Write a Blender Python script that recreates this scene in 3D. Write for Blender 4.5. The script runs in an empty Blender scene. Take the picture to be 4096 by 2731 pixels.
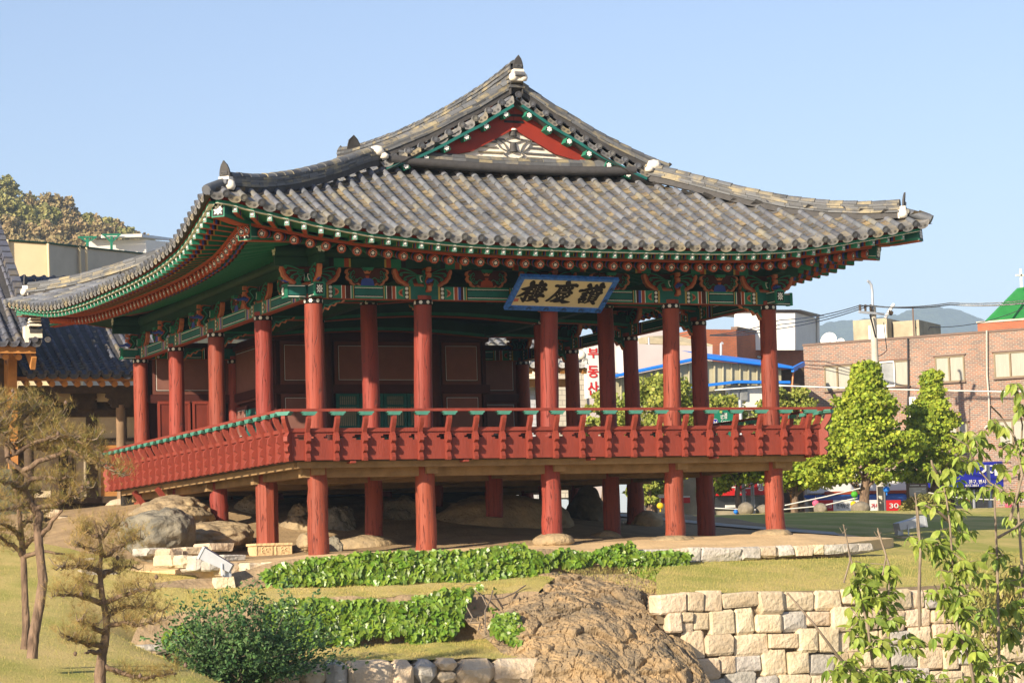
import bpy, math, random
import numpy as np
from mathutils import Matrix, Vector
rnd = random.Random(7)
scene = bpy.context.scene
COL = scene.collection

# ------------------------------------------------------------------ camera
IMW, IMH = 4096.0, 2731.0
FPX = 9661.747
YAW, PITCH, ROLL = 0.4019447, 0.0917673, -0.0307362
CAMP = np.array([-15.12696, -45.81979, -2.242056])
def _rot():
    f = np.array([math.sin(YAW)*math.cos(PITCH), math.cos(YAW)*math.cos(PITCH), math.sin(PITCH)])
    r = np.array([math.cos(YAW), -math.sin(YAW), 0.0]); u = np.cross(r, f)
    c, s = math.cos(ROLL), math.sin(ROLL)
    return np.stack([c*r + s*u, -s*r + c*u, f])
CR = _rot()
cam_data = bpy.data.cameras.new('camera'); cam = bpy.data.objects.new('camera', cam_data); COL.objects.link(cam)
mw = Matrix.Identity(4)
for i in range(3):
    mw[i][0] = CR[0][i]; mw[i][1] = CR[1][i]; mw[i][2] = -CR[2][i]; mw[i][3] = CAMP[i]
cam.matrix_world = mw
cam_data.sensor_width = 36.0; cam_data.lens = FPX/IMW*36.0
cam_data.clip_start = 0.5; cam_data.clip_end = 8000
scene.camera = cam
scene.render.resolution_x, scene.render.resolution_y = 1024, 682

def ray(px, py):
    return CR.T @ np.array([(px-IMW/2)/FPX, (IMH/2-py)/FPX, 1.0])
def onY(px, py, Y):
    d = ray(px, py); return CAMP + d*((Y-CAMP[1])/d[1])
def onX(px, py, X):
    d = ray(px, py); return CAMP + d*((X-CAMP[0])/d[0])
def onZ(px, py, Z):
    d = ray(px, py); return CAMP + d*((Z-CAMP[2])/d[2])

# ------------------------------------------------------------------ light
SUN_DIR = Vector((2.17, 1.35, -1.0)).normalized()          # the way the light travels
ELEV = math.asin(-SUN_DIR.z)
AZ = math.atan2(-SUN_DIR.x, -SUN_DIR.y)                    # compass angle of the sun (from +Y clockwise)
world = bpy.data.worlds.new('World'); scene.world = world; world.use_nodes = True
wn = world.node_tree; wn.nodes.clear()
sky = wn.nodes.new('ShaderNodeTexSky'); sky.sky_type = 'NISHITA'; sky.sun_disc = False
sky.sun_elevation = ELEV; sky.sun_rotation = AZ
sky.air_density = 1.0; sky.dust_density = 0.5; sky.ozone_density = 2.5; sky.altitude = 100
bg = wn.nodes.new('ShaderNodeBackground'); bg.inputs['Strength'].default_value = 0.095
wo = wn.nodes.new('ShaderNodeOutputWorld')
tint = wn.nodes.new('ShaderNodeMix'); tint.data_type = 'RGBA'; tint.blend_type = 'MULTIPLY'; tint.inputs['Factor'].default_value = 1.0; tint.inputs['B'].default_value = (1.12, 0.985, 1.03, 1)
wn.links.new(sky.outputs[0], tint.inputs['A']); wn.links.new(tint.outputs['Result'], bg.inputs[0]); wn.links.new(bg.outputs[0], wo.inputs[0])
sun_data = bpy.data.lights.new('sun', 'SUN'); sun = bpy.data.objects.new('sun', sun_data); COL.objects.link(sun)
sun_data.energy = 5.0; sun_data.angle = math.radians(0.55); sun_data.color = (1.0, 0.87, 0.68)
sun.rotation_euler = SUN_DIR.to_track_quat('-Z', 'Y').to_euler()
sun.location = (-30, -30, 30)
vs = scene.view_settings; vs.view_transform = 'Standard'; vs.look = 'None'; vs.gamma = 1.0; vs.use_curve_mapping = False
vs.exposure = 0.92
scene.cycles.max_bounces = 6; scene.cycles.diffuse_bounces = 3; scene.cycles.glossy_bounces = 2
scene.cycles.transparent_max_bounces = 6; scene.cycles.volume_bounces = 0
scene.cycles.sample_clamp_indirect = 4.0
scene.cycles.use_denoising = True

# ------------------------------------------------------------------ materials
MATS = {}
def M(name, col, rough=0.75, var=0.18, nscale=6.0, bump=0.0, bscale=25.0, stretch=(1, 1, 1), objrand=0.0, isl=0.0,
      metal=0.0, spec=0.3, col2=None, det=4.0, bdist=0.02, coat=0.0, trans=0.0):
    if name in MATS: return MATS[name]
    m = bpy.data.materials.new(name); m.use_nodes = True; MATS[name] = m
    nt = m.node_tree; b = nt.nodes['Principled BSDF']
    b.inputs['Roughness'].default_value = rough; b.inputs['Metallic'].default_value = metal
    b.inputs['Specular IOR Level'].default_value = spec
    L = nt.links.new
    tc = nt.nodes.new('ShaderNodeTexCoord'); mp = nt.nodes.new('ShaderNodeMapping'); mp.inputs['Scale'].default_value = stretch
    L(tc.outputs['Object'], mp.inputs[0])
    oi = nt.nodes.new('ShaderNodeObjectInfo')
    if objrand or isl:
        ad = nt.nodes.new('ShaderNodeVectorMath'); ad.operation = 'ADD'
        ml = nt.nodes.new('ShaderNodeMath'); ml.operation = 'MULTIPLY'; ml.inputs[1].default_value = 37.0
        L(oi.outputs['Random'], ml.inputs[0]); L(mp.outputs[0], ad.inputs[0]); L(ml.outputs[0], ad.inputs[1]); vec = ad.outputs[0]
    else:
        vec = mp.outputs[0]
    nz = nt.nodes.new('ShaderNodeTexNoise'); nz.inputs['Scale'].default_value = nscale; nz.inputs['Detail'].default_value = det
    nz.inputs['Roughness'].default_value = 0.62
    L(vec, nz.inputs['Vector'])
    rp = nt.nodes.new('ShaderNodeMapRange'); rp.inputs[1].default_value = 0.3; rp.inputs[2].default_value = 0.7
    L(nz.outputs['Fac'], rp.inputs[0])
    mx = nt.nodes.new('ShaderNodeMix'); mx.data_type = 'RGBA'
    c = np.array(col); c2 = np.array(col2) if col2 is not None else np.clip(c*(1+var), 0, 1)
    c1 = c if col2 is not None else c*(1-var)
    mx.inputs['A'].default_value = (*c1, 1); mx.inputs['B'].default_value = (*c2, 1)
    L(rp.outputs[0], mx.inputs['Factor']); out = mx.outputs['Result']
    if objrand or isl:
        src = oi.outputs['Random']
        if isl:
            ge = nt.nodes.new('ShaderNodeNewGeometry'); sm = nt.nodes.new('ShaderNodeMath'); sm.operation = 'ADD'
            L(oi.outputs['Random'], sm.inputs[0]); L(ge.outputs['Random Per Island'], sm.inputs[1])
            fr = nt.nodes.new('ShaderNodeMath'); fr.operation = 'FRACT'; L(sm.outputs[0], fr.inputs[0]); src = fr.outputs[0]
        amt = max(objrand, isl)
        mr = nt.nodes.new('ShaderNodeMapRange'); mr.inputs[3].default_value = 1-amt; mr.inputs[4].default_value = 1+amt
        L(src, mr.inputs[0])
        hs = nt.nodes.new('ShaderNodeHueSaturation'); L(out, hs.inputs['Color']); L(mr.outputs[0], hs.inputs['Value'])
        wnz = nt.nodes.new('ShaderNodeTexWhiteNoise'); wnz.noise_dimensions = '1D'; L(src, wnz.inputs['W'])
        mr2 = nt.nodes.new('ShaderNodeMapRange'); mr2.inputs[3].default_value = 0.5-amt*0.06; mr2.inputs[4].default_value = 0.5+amt*0.06
        L(wnz.outputs[0], mr2.inputs[0]); L(mr2.outputs[0], hs.inputs['Hue']); out = hs.outputs[0]
    L(out, b.inputs['Base Color'])
    if bump:
        n2 = nt.nodes.new('ShaderNodeTexNoise'); n2.inputs['Scale'].default_value = bscale; n2.inputs['Detail'].default_value = 5
        L(vec, n2.inputs['Vector'])
        bp = nt.nodes.new('ShaderNodeBump'); bp.inputs['Strength'].default_value = bump; bp.inputs['Distance'].default_value = bdist
        L(n2.outputs['Fac'], bp.inputs['Height']); L(bp.outputs[0], b.inputs['Normal'])
    if trans:
        tb = nt.nodes.new('ShaderNodeBsdfTranslucent'); L(out, tb.inputs['Color'])
        ms = nt.nodes.new('ShaderNodeMixShader'); ms.inputs[0].default_value = trans
        L(b.outputs[0], ms.inputs[1]); L(tb.outputs[0], ms.inputs[2])
        L(ms.outputs[0], nt.nodes['Material Output'].inputs['Surface'])
    return m

def brick_mat(name, c1, c2, mortar, ux='x', scale=1.0, bw=0.21, bh=0.075, mort=0.012, vari=0.0):
    m = bpy.data.materials.new(name); m.use_nodes = True; nt = m.node_tree; b = nt.nodes['Principled BSDF']; L = nt.links.new
    tc = nt.nodes.new('ShaderNodeTexCoord'); sp = nt.nodes.new('ShaderNodeSeparateXYZ'); cb = nt.nodes.new('ShaderNodeCombineXYZ')
    L(tc.outputs['Object'], sp.inputs[0]); L(sp.outputs['X' if ux == 'x' else 'Y'], cb.inputs[0]); L(sp.outputs['Z'], cb.inputs[1])
    bt = nt.nodes.new('ShaderNodeTexBrick'); bt.inputs['Scale'].default_value = scale
    bt.inputs['Brick Width'].default_value = bw; bt.inputs['Row Height'].default_value = bh; bt.inputs['Mortar Size'].default_value = mort
    bt.inputs['Color1'].default_value = (*c1, 1); bt.inputs['Color2'].default_value = (*c2, 1); bt.inputs['Mortar'].default_value = (*mortar, 1)
    bt.inputs['Bias'].default_value = vari
    L(cb.outputs[0], bt.inputs['Vector'])
    nz = nt.nodes.new('ShaderNodeTexNoise'); nz.inputs['Scale'].default_value = 0.8; nz.inputs['Detail'].default_value = 6; L(tc.outputs['Object'], nz.inputs['Vector'])
    mx = nt.nodes.new('ShaderNodeMix'); mx.data_type = 'RGBA'; mx.blend_type = 'MULTIPLY'; mx.inputs['Factor'].default_value = 0.45
    cr = nt.nodes.new('ShaderNodeMapRange'); cr.inputs[1].default_value = 0.3; cr.inputs[2].default_value = 0.7; cr.inputs[3].default_value = 0.55; cr.inputs[4].default_value = 1.15
    L(nz.outputs[0], cr.inputs[0]); cc = nt.nodes.new('ShaderNodeCombineColor')
    for i in range(3): L(cr.outputs[0], cc.inputs[i])
    L(bt.outputs['Color'], mx.inputs['A']); L(cc.outputs[0], mx.inputs['B']); L(mx.outputs['Result'], b.inputs['Base Color'])
    bp = nt.nodes.new('ShaderNodeBump'); bp.inputs['Strength'].default_value = 0.5; bp.inputs['Distance'].default_value = 0.01
    inv = nt.nodes.new('ShaderNodeMath'); inv.operation = 'SUBTRACT'; inv.inputs[0].default_value = 1.0; L(bt.outputs['Fac'], inv.inputs[1])
    L(inv.outputs[0], bp.inputs['Height']); L(bp.outputs[0], b.inputs['Normal']); b.inputs['Roughness'].default_value = 0.85
    return m

# painted timber
RED = M('painted_red_timber', (0.20, 0.036, 0.022), 0.62, 0.16, 5, 0.35, 30, (1, 1, 0.25))
def column_mat():
    """weathered red paint with long vertical drying cracks"""
    m = M('painted_red_column', (0.225, 0.042, 0.024), 0.62, 0.2, 3.0, 0.5, 26, (1, 1, 0.10), objrand=0.10)
    nt = m.node_tree; L = nt.links.new; b = nt.nodes['Principled BSDF']
    tc = nt.nodes.new('ShaderNodeTexCoord'); mp = nt.nodes.new('ShaderNodeMapping'); mp.inputs['Scale'].default_value = (9, 9, 0.55)
    L(tc.outputs['Object'], mp.inputs[0])
    vz = nt.nodes.new('ShaderNodeTexNoise'); vz.inputs['Scale'].default_value = 1.3; vz.inputs['Detail'].default_value = 3; vz.inputs['Distortion'].default_value = 0.6
    L(mp.outputs[0], vz.inputs['Vector'])
    ab = nt.nodes.new('ShaderNodeMath'); ab.operation = 'SUBTRACT'; ab.inputs[1].default_value = 0.5; L(vz.outputs[0], ab.inputs[0])
    a2 = nt.nodes.new('ShaderNodeMath'); a2.operation = 'ABSOLUTE'; L(ab.outputs[0], a2.inputs[0])
    mr = nt.nodes.new('ShaderNodeMapRange'); mr.inputs[1].default_value = 0.0; mr.inputs[2].default_value = 0.018; L(a2.outputs[0], mr.inputs[0])
    src = b.inputs['Base Color'].links[0].from_socket
    mx = nt.nodes.new('ShaderNodeMix'); mx.data_type = 'RGBA'; mx.inputs['A'].default_value = (0.085, 0.018, 0.012, 1)
    L(mr.outputs[0], mx.inputs['Factor']); L(src, mx.inputs['B']); L(mx.outputs['Result'], b.inputs['Base Color'])
    bp = nt.nodes.new('ShaderNodeBump'); bp.inputs['Strength'].default_value = 0.6; bp.inputs['Distance'].default_value = 0.02
    L(mr.outputs[0], bp.inputs['Height']); old = b.inputs['Normal'].links[0].from_socket; L(old, bp.inputs['Normal']); L(bp.outputs[0], b.inputs['Normal'])
    return m
COLUMN = column_mat()
RED_BOARD = M('painted_red_board', (0.24, 0.026, 0.014), 0.6, 0.12, 3)
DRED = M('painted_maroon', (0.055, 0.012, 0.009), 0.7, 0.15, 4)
PANEL = M('panel_pinkish_brown', (0.20, 0.088, 0.068), 0.8, 0.08, 4)
PANEL_EDGE = M('panel_border_brown', (0.13, 0.045, 0.032), 0.8, 0.08, 4)
TEAL = M('painted_teal', (0.012, 0.110, 0.095), 0.6, 0.2, 3, 0.2, 20)
GREEN = M('painted_green', (0.020, 0.175, 0.105), 0.6, 0.15, 3)
DGREEN = M('painted_dark_green', (0.009, 0.048, 0.030), 0.65, 0.15, 3)
CAPGREEN = M('painted_cap_green', (0.060, 0.205, 0.155), 0.65, 0.15, 8)
ORANGE = M('painted_orange', (0.34, 0.062, 0.022), 0.6, 0.12, 6)
LORANGE = M('painted_pale_orange', (0.44, 0.15, 0.07), 0.6, 0.12, 6)
BLUEP = M('painted_blue', (0.035, 0.070, 0.34), 0.6, 0.12, 6)
YELP = M('painted_ochre', (0.40, 0.28, 0.07), 0.6, 0.12, 6)
WHITEP = M('painted_white', (0.78, 0.76, 0.70), 0.6, 0.05, 6)
BLACKP = M('painted_black', (0.012, 0.012, 0.013), 0.6, 0.1, 6)
RAW = M('raw_timber', (0.26, 0.165, 0.075), 0.8, 0.25, 3, 0.3, 20, (1, 1, 1))
RAWDK = M('old_timber', (0.07, 0.047, 0.03), 0.85, 0.3, 4, 0.3, 20)
ORWOOD = M('varnished_timber', (0.42, 0.19, 0.055), 0.65, 0.25, 3, 0.2, 20)
# roof
def tile_mat(name, base, lichen, amt, isl=0.32):
    m = M(name, base, 0.62, 0.14, 9, 0.25, 40, objrand=0.05, isl=isl, spec=0.35)
    nt = m.node_tree; L = nt.links.new; b = nt.nodes['Principled BSDF']
    src = b.inputs['Base Color'].links[0].from_socket
    ge = nt.nodes.new('ShaderNodeNewGeometry')
    tc = nt.nodes.new('ShaderNodeTexCoord')
    nz = nt.nodes.new('ShaderNodeTexNoise'); nz.inputs['Scale'].default_value = 2.2; nz.inputs['Detail'].default_value = 6; nz.inputs['Roughness'].default_value = 0.7
    L(ge.outputs['Position'], nz.inputs['Vector'])
    oi = nt.nodes.new('ShaderNodeObjectInfo'); sm = nt.nodes.new('ShaderNodeMath'); sm.operation = 'ADD'
    L(oi.outputs['Random'], sm.inputs[0]); L(ge.outputs['Random Per Island'], sm.inputs[1])
    wn_ = nt.nodes.new('ShaderNodeTexWhiteNoise'); wn_.noise_dimensions = '1D'; L(sm.outputs[0], wn_.inputs['W'])
    ad = nt.nodes.new('ShaderNodeMath'); ad.operation = 'MULTIPLY_ADD'; ad.inputs[1].default_value = 0.35; L(wn_.outputs[0], ad.inputs[0]); L(nz.outputs[0], ad.inputs[2])
    mr = nt.nodes.new('ShaderNodeMapRange'); mr.inputs[1].default_value = 0.82-amt; mr.inputs[2].default_value = 1.02-amt*0.6; L(ad.outputs[0], mr.inputs[0])
    mx = nt.nodes.new('ShaderNodeMix'); mx.data_type = 'RGBA'; mx.inputs['B'].default_value = (*lichen, 1)
    L(mr.outputs[0], mx.inputs['Factor']); L(src, mx.inputs['A']); L(mx.outputs['Result'], b.inputs['Base Color'])
    return m
TILE = tile_mat('roof_tile_grey', (0.105, 0.112, 0.128), (0.20, 0.185, 0.14), 0.10)
TILE_PAN = tile_mat('roof_tile_pan', (0.105, 0.100, 0.095), (0.27, 0.205, 0.115), 0.14, 0.22)
TILE_DRIP = tile_mat('roof_tile_drip', (0.165, 0.16, 0.15), (0.26, 0.21, 0.12), 0.18, 0.2)
TILE_RIDGE = tile_mat('roof_tile_ridge', (0.105, 0.108, 0.112), (0.32, 0.265, 0.155), 0.15, 0.35)
TILE_DARK = M('roof_tile_dark', (0.058, 0.055, 0.054), 0.7, 0.2, 8, 0.2, 30)
TILE_OLD = tile_mat('roof_tile_slate', (0.085, 0.09, 0.115), (0.18, 0.15, 0.10), 0.08, 0.2)
PLASTER = M('white_lime_plaster', (0.72, 0.66, 0.56), 0.9, 0.12, 6, 0.4, 18)
CREAM = M('cream_plaster', (0.60, 0.50, 0.34), 0.9, 0.08, 4)
# ground
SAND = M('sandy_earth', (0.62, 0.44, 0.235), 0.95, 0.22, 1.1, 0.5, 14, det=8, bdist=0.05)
STONE = M('granite_block', (0.47, 0.355, 0.22), 0.9, 0.24, 3.0, 0.7, 14, col2=(0.60, 0.50, 0.355), objrand=0.14, isl=0.10, det=8, bdist=0.05)
STONE_GREY = M('grey_stone_block', (0.42, 0.385, 0.33), 0.9, 0.26, 4.5, 0.7, 14, objrand=0.16, isl=0.1, det=8, bdist=0.05)
JOINT = M('dark_joint_earth', (0.20, 0.155, 0.10), 0.95, 0.2, 8)
def rock_mat(name, a, b_, sc=1.6):
    m = M(name, a, 0.9, 0.2, sc, 0.9, 7, col2=b_, det=10, bdist=0.08)
    return m
ROCK = rock_mat('tan_boulder', (0.20, 0.155, 0.10), (0.42, 0.31, 0.17))
ROCKG = rock_mat('grey_boulder', (0.11, 0.105, 0.085), (0.27, 0.235, 0.17), 2.2)
CRAG = rock_mat('crag_rock', (0.135, 0.115, 0.085), (0.40, 0.27, 0.135), 1.7)
SAND_SHADE = M('sandy_earth_painted_shade', (0.34, 0.235, 0.125), 0.95, 0.25, 1.4, 0.6, 14, det=8, bdist=0.05)  # browner ground colour with the shade under the floor painted in
DOORRED = M('painted_dark_red_door', (0.15, 0.028, 0.018), 0.6, 0.15, 3)
GREYPOST = M('weathered_post', (0.24, 0.155, 0.09), 0.8, 0.35, 2.5, 0.4, 20, (1, 1, .3))
STUMP = M('mossy_stone', (0.20, 0.17, 0.125), 0.95, 0.3, 5, 0.6, 12)
TILE_LIP = M('roof_tile_lip', (0.26, 0.205, 0.115), 0.75, 0.3, 7, isl=.35)
def lawn_mat(name, g1, g2, straw, lo=0.42, hi=0.62):
    m = bpy.data.materials.new(name); m.use_nodes = True; nt = m.node_tree; b = nt.nodes['Principled BSDF']; L = nt.links.new
    tc = nt.nodes.new('ShaderNodeTexCoord')
    def nz(s, d=6, st=(1, 1, 1)):
        mp = nt.nodes.new('ShaderNodeMapping'); mp.inputs['Scale'].default_value = st; L(tc.outputs['Object'], mp.inputs[0])
        n = nt.nodes.new('ShaderNodeTexNoise'); n.inputs['Scale'].default_value = s; n.inputs['Detail'].default_value = d; n.inputs['Roughness'].default_value = 0.7
        L(mp.outputs[0], n.inputs['Vector']); return n.outputs[0]
    m1 = nt.nodes.new('ShaderNodeMix'); m1.data_type = 'RGBA'; m1.inputs['A'].default_value = (*g1, 1); m1.inputs['B'].default_value = (*g2, 1); L(nz(30, 4), m1.inputs['Factor'])
    mr = nt.nodes.new('ShaderNodeMapRange'); mr.inputs[1].default_value = lo; mr.inputs[2].default_value = hi; L(nz(0.55, 9, (1, 0.5, 1)), mr.inputs[0])
    m2 = nt.nodes.new('ShaderNodeMix'); m2.data_type = 'RGBA'; L(m1.outputs['Result'], m2.inputs['A']); m2.inputs['B'].default_value = (*straw, 1); L(mr.outputs[0], m2.inputs['Factor'])
    L(m2.outputs['Result'], b.inputs['Base Color']); b.inputs['Roughness'].default_value = 0.95; b.inputs['Specular IOR Level'].default_value = 0.1
    bp = nt.nodes.new('ShaderNodeBump'); bp.inputs['Strength'].default_value = 1.0; bp.inputs['Distance'].default_value = 0.06; L(nz(22, 4), bp.inputs['Height']); L(bp.outputs[0], b.inputs['Normal'])
    return m
LAWN = lawn_mat('lawn_grass', (0.27, 0.29, 0.065), (0.42, 0.40, 0.105), (0.62, 0.48, 0.19), 0.42, 0.66)
DRYLAWN = lawn_mat('dry_lawn_grass', (0.30, 0.31, 0.070), (0.44, 0.40, 0.115), (0.64, 0.49, 0.20), 0.36, 0.60)
BLADE = M('grass_blade', (0.32, 0.33, 0.075), 0.8, 0.2, 3, isl=0.35, col2=(0.62, 0.48, 0.18), trans=0.25)
# plants
IVY = M('ivy_leaf', (0.095, 0.170, 0.016), 0.38, 0.3, 3, isl=0.35, objrand=0.3, spec=0.5, col2=(0.19, 0.29, 0.026), trans=0.2)
SAPLEAF = M('sapling_leaf', (0.22, 0.31, 0.045), 0.5, 0.3, 3, isl=0.3, objrand=0.3, spec=0.4, col2=(0.36, 0.42, 0.075), trans=0.4)
GINKGO = M('street_tree_leaf', (0.20, 0.285, 0.022), 0.55, 0.3, 0.8, isl=0.35, col2=(0.40, 0.45, 0.045), trans=0.3)
GINKGO2 = M('pale_tree_leaf', (0.24, 0.30, 0.05), 0.55, 0.3, 0.8, isl=0.35, col2=(0.36, 0.36, 0.07), trans=0.3)
SHRUB = M('dark_shrub_leaf', (0.050, 0.105, 0.035), 0.5, 0.3, 1.5, isl=0.4, col2=(0.105, 0.185, 0.055), trans=0.15)
NEEDLE = M('pine_needle', (0.27, 0.195, 0.060), 0.65, 0.3, 1.2, isl=0.35, col2=(0.47, 0.33, 0.115), trans=0.25)
NEEDLE_G = M('pine_needle_green', (0.17, 0.185, 0.05), 0.65, 0.3, 1.2, isl=0.35, col2=(0.36, 0.31, 0.09), trans=0.25)
BARK = M('pine_bark', (0.07, 0.045, 0.032), 0.9, 0.35, 9, 1.0, 16, (1, 1, 0.35), col2=(0.26, 0.175, 0.115), det=8, bdist=.04)
TWIG = M('grey_twig', (0.22, 0.17, 0.12), 0.85, 0.25, 6)
HILLLEAF = M('hill_tree_leaf', (0.28, 0.28, 0.09), 0.8, 0.3, 0.2, isl=0.3, col2=(0.44, 0.40, 0.15), trans=0.3)
HILLLEAF_B = M('hill_tree_leaf_brown', (0.31, 0.235, 0.11), 0.8, 0.3, 0.2, isl=0.3, col2=(0.45, 0.35, 0.17), trans=0.3)
HILLSOIL = M('hill_undergrowth', (0.10, 0.085, 0.035), 0.95, 0.3, 0.3, det=8)
# town
METAL = M('grey_metal', (0.42, 0.44, 0.47), 0.45, 0.08, 5, metal=0.3)
CONC = M('concrete', (0.46, 0.42, 0.35), 0.9, 0.2, 2, 0.2, 10)
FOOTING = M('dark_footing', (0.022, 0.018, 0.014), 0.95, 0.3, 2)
OLDCONC = M('stained_concrete', (0.36, 0.31, 0.21), 0.9, 0.3, 1.2, det=8)
WHITEWALL = M('white_wall', (0.74, 0.72, 0.66), 0.8, 0.06, 1)
PINKWALL = M('pale_pink_wall', (0.58, 0.51, 0.49), 0.85, 0.06, 1)
BEIGEWALL = M('beige_wall', (0.62, 0.50, 0.31), 0.85, 0.06, 1.5, 0.2, 3)
BEIGEWALL_SHADE = M('beige_wall_painted_shade', (0.45, 0.41, 0.34), 0.85, 0.08, 1.5, 0.4, 2)  # greyer copy of the beige wall: weaker light on the angled part painted in
CORR = M('corrugated_beige', (0.44, 0.40, 0.26), 0.7, 0.15, 0.7)
BLUEROOF = M('blue_sheet_roof', (0.02, 0.20, 0.72), 0.5, 0.06, 2)
GREENROOF = M('green_sheet_roof', (0.03, 0.26, 0.045), 0.55, 0.15, 1)
FRAMEB = M('bronze_frame', (0.20, 0.15, 0.08), 0.5, 0.1, 5)
CURTAIN = M('pale_curtain', (0.36, 0.34, 0.28), 0.8, 0.1, 6, stretch=(4, 4, 0.3))
GLASS = M('window_glass', (0.25, 0.26, 0.26), 0.1, 0.3, 1.5, spec=0.6)
DARKGL = M('dark_shop_glass', (0.03, 0.032, 0.035), 0.15, 0.3, 2, spec=0.5)
SGREEN = M('sign_green', (0.01, 0.17, 0.10), 0.5, 0.05)
SRED = M('sign_red', (0.55, 0.02, 0.02), 0.5, 0.05)
SBLUE = M('sign_blue', (0.015, 0.02, 0.28), 0.5, 0.05)
AWBLUE = M('awning_blue', (0.01, 0.07, 0.26), 0.6, 0.1)
SPINK = M('sign_pink', (0.75, 0.42, 0.36), 0.5, 0.05)
LGREEN = M('lantern_green', (0.09, 0.42, 0.03), 0.6, 0.05, trans=0.3)
LYEL = M('lantern_yellow', (0.75, 0.52, 0.02), 0.6, 0.05, trans=0.3)
LPINK = M('lantern_pink', (0.75, 0.14, 0.25), 0.6, 0.05, trans=0.3)
LBLUE = M('lantern_blue', (0.02, 0.22, 0.75), 0.6, 0.05, trans=0.3)
LRED = M('lantern_red', (0.70, 0.04, 0.03), 0.6, 0.05, trans=0.3)
SIGNBLUE = M('board_border_blue', (0.035, 0.145, 0.52), 0.55, 0.35, 14)
SIGNCREAM = M('board_cream', (0.62, 0.54, 0.35), 0.6, 0.1, 2.5)
SEALRED = M('seal_red', (0.45, 0.14, 0.10), 0.7, 0.2, 60)
ASPHALT = M('asphalt', (0.055, 0.053, 0.05), 0.9, 0.2, 1, 0.2, 20)
FARGROUND = M('far_ground', (0.26, 0.23, 0.15), 0.95, 0.3, 0.05)
MOUNT = M('mountain_forest', (0.055, 0.075, 0.03), 0.95, 0.4, 0.02, 1.0, 0.06, det=8, bdist=20)
BROWN = M('brown_board', (0.15, 0.10, 0.075), 0.7, 0.1)
COPPER = M('copper_pipe', (0.50, 0.20, 0.09), 0.45, 0.15, 4, metal=0.4)

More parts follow.
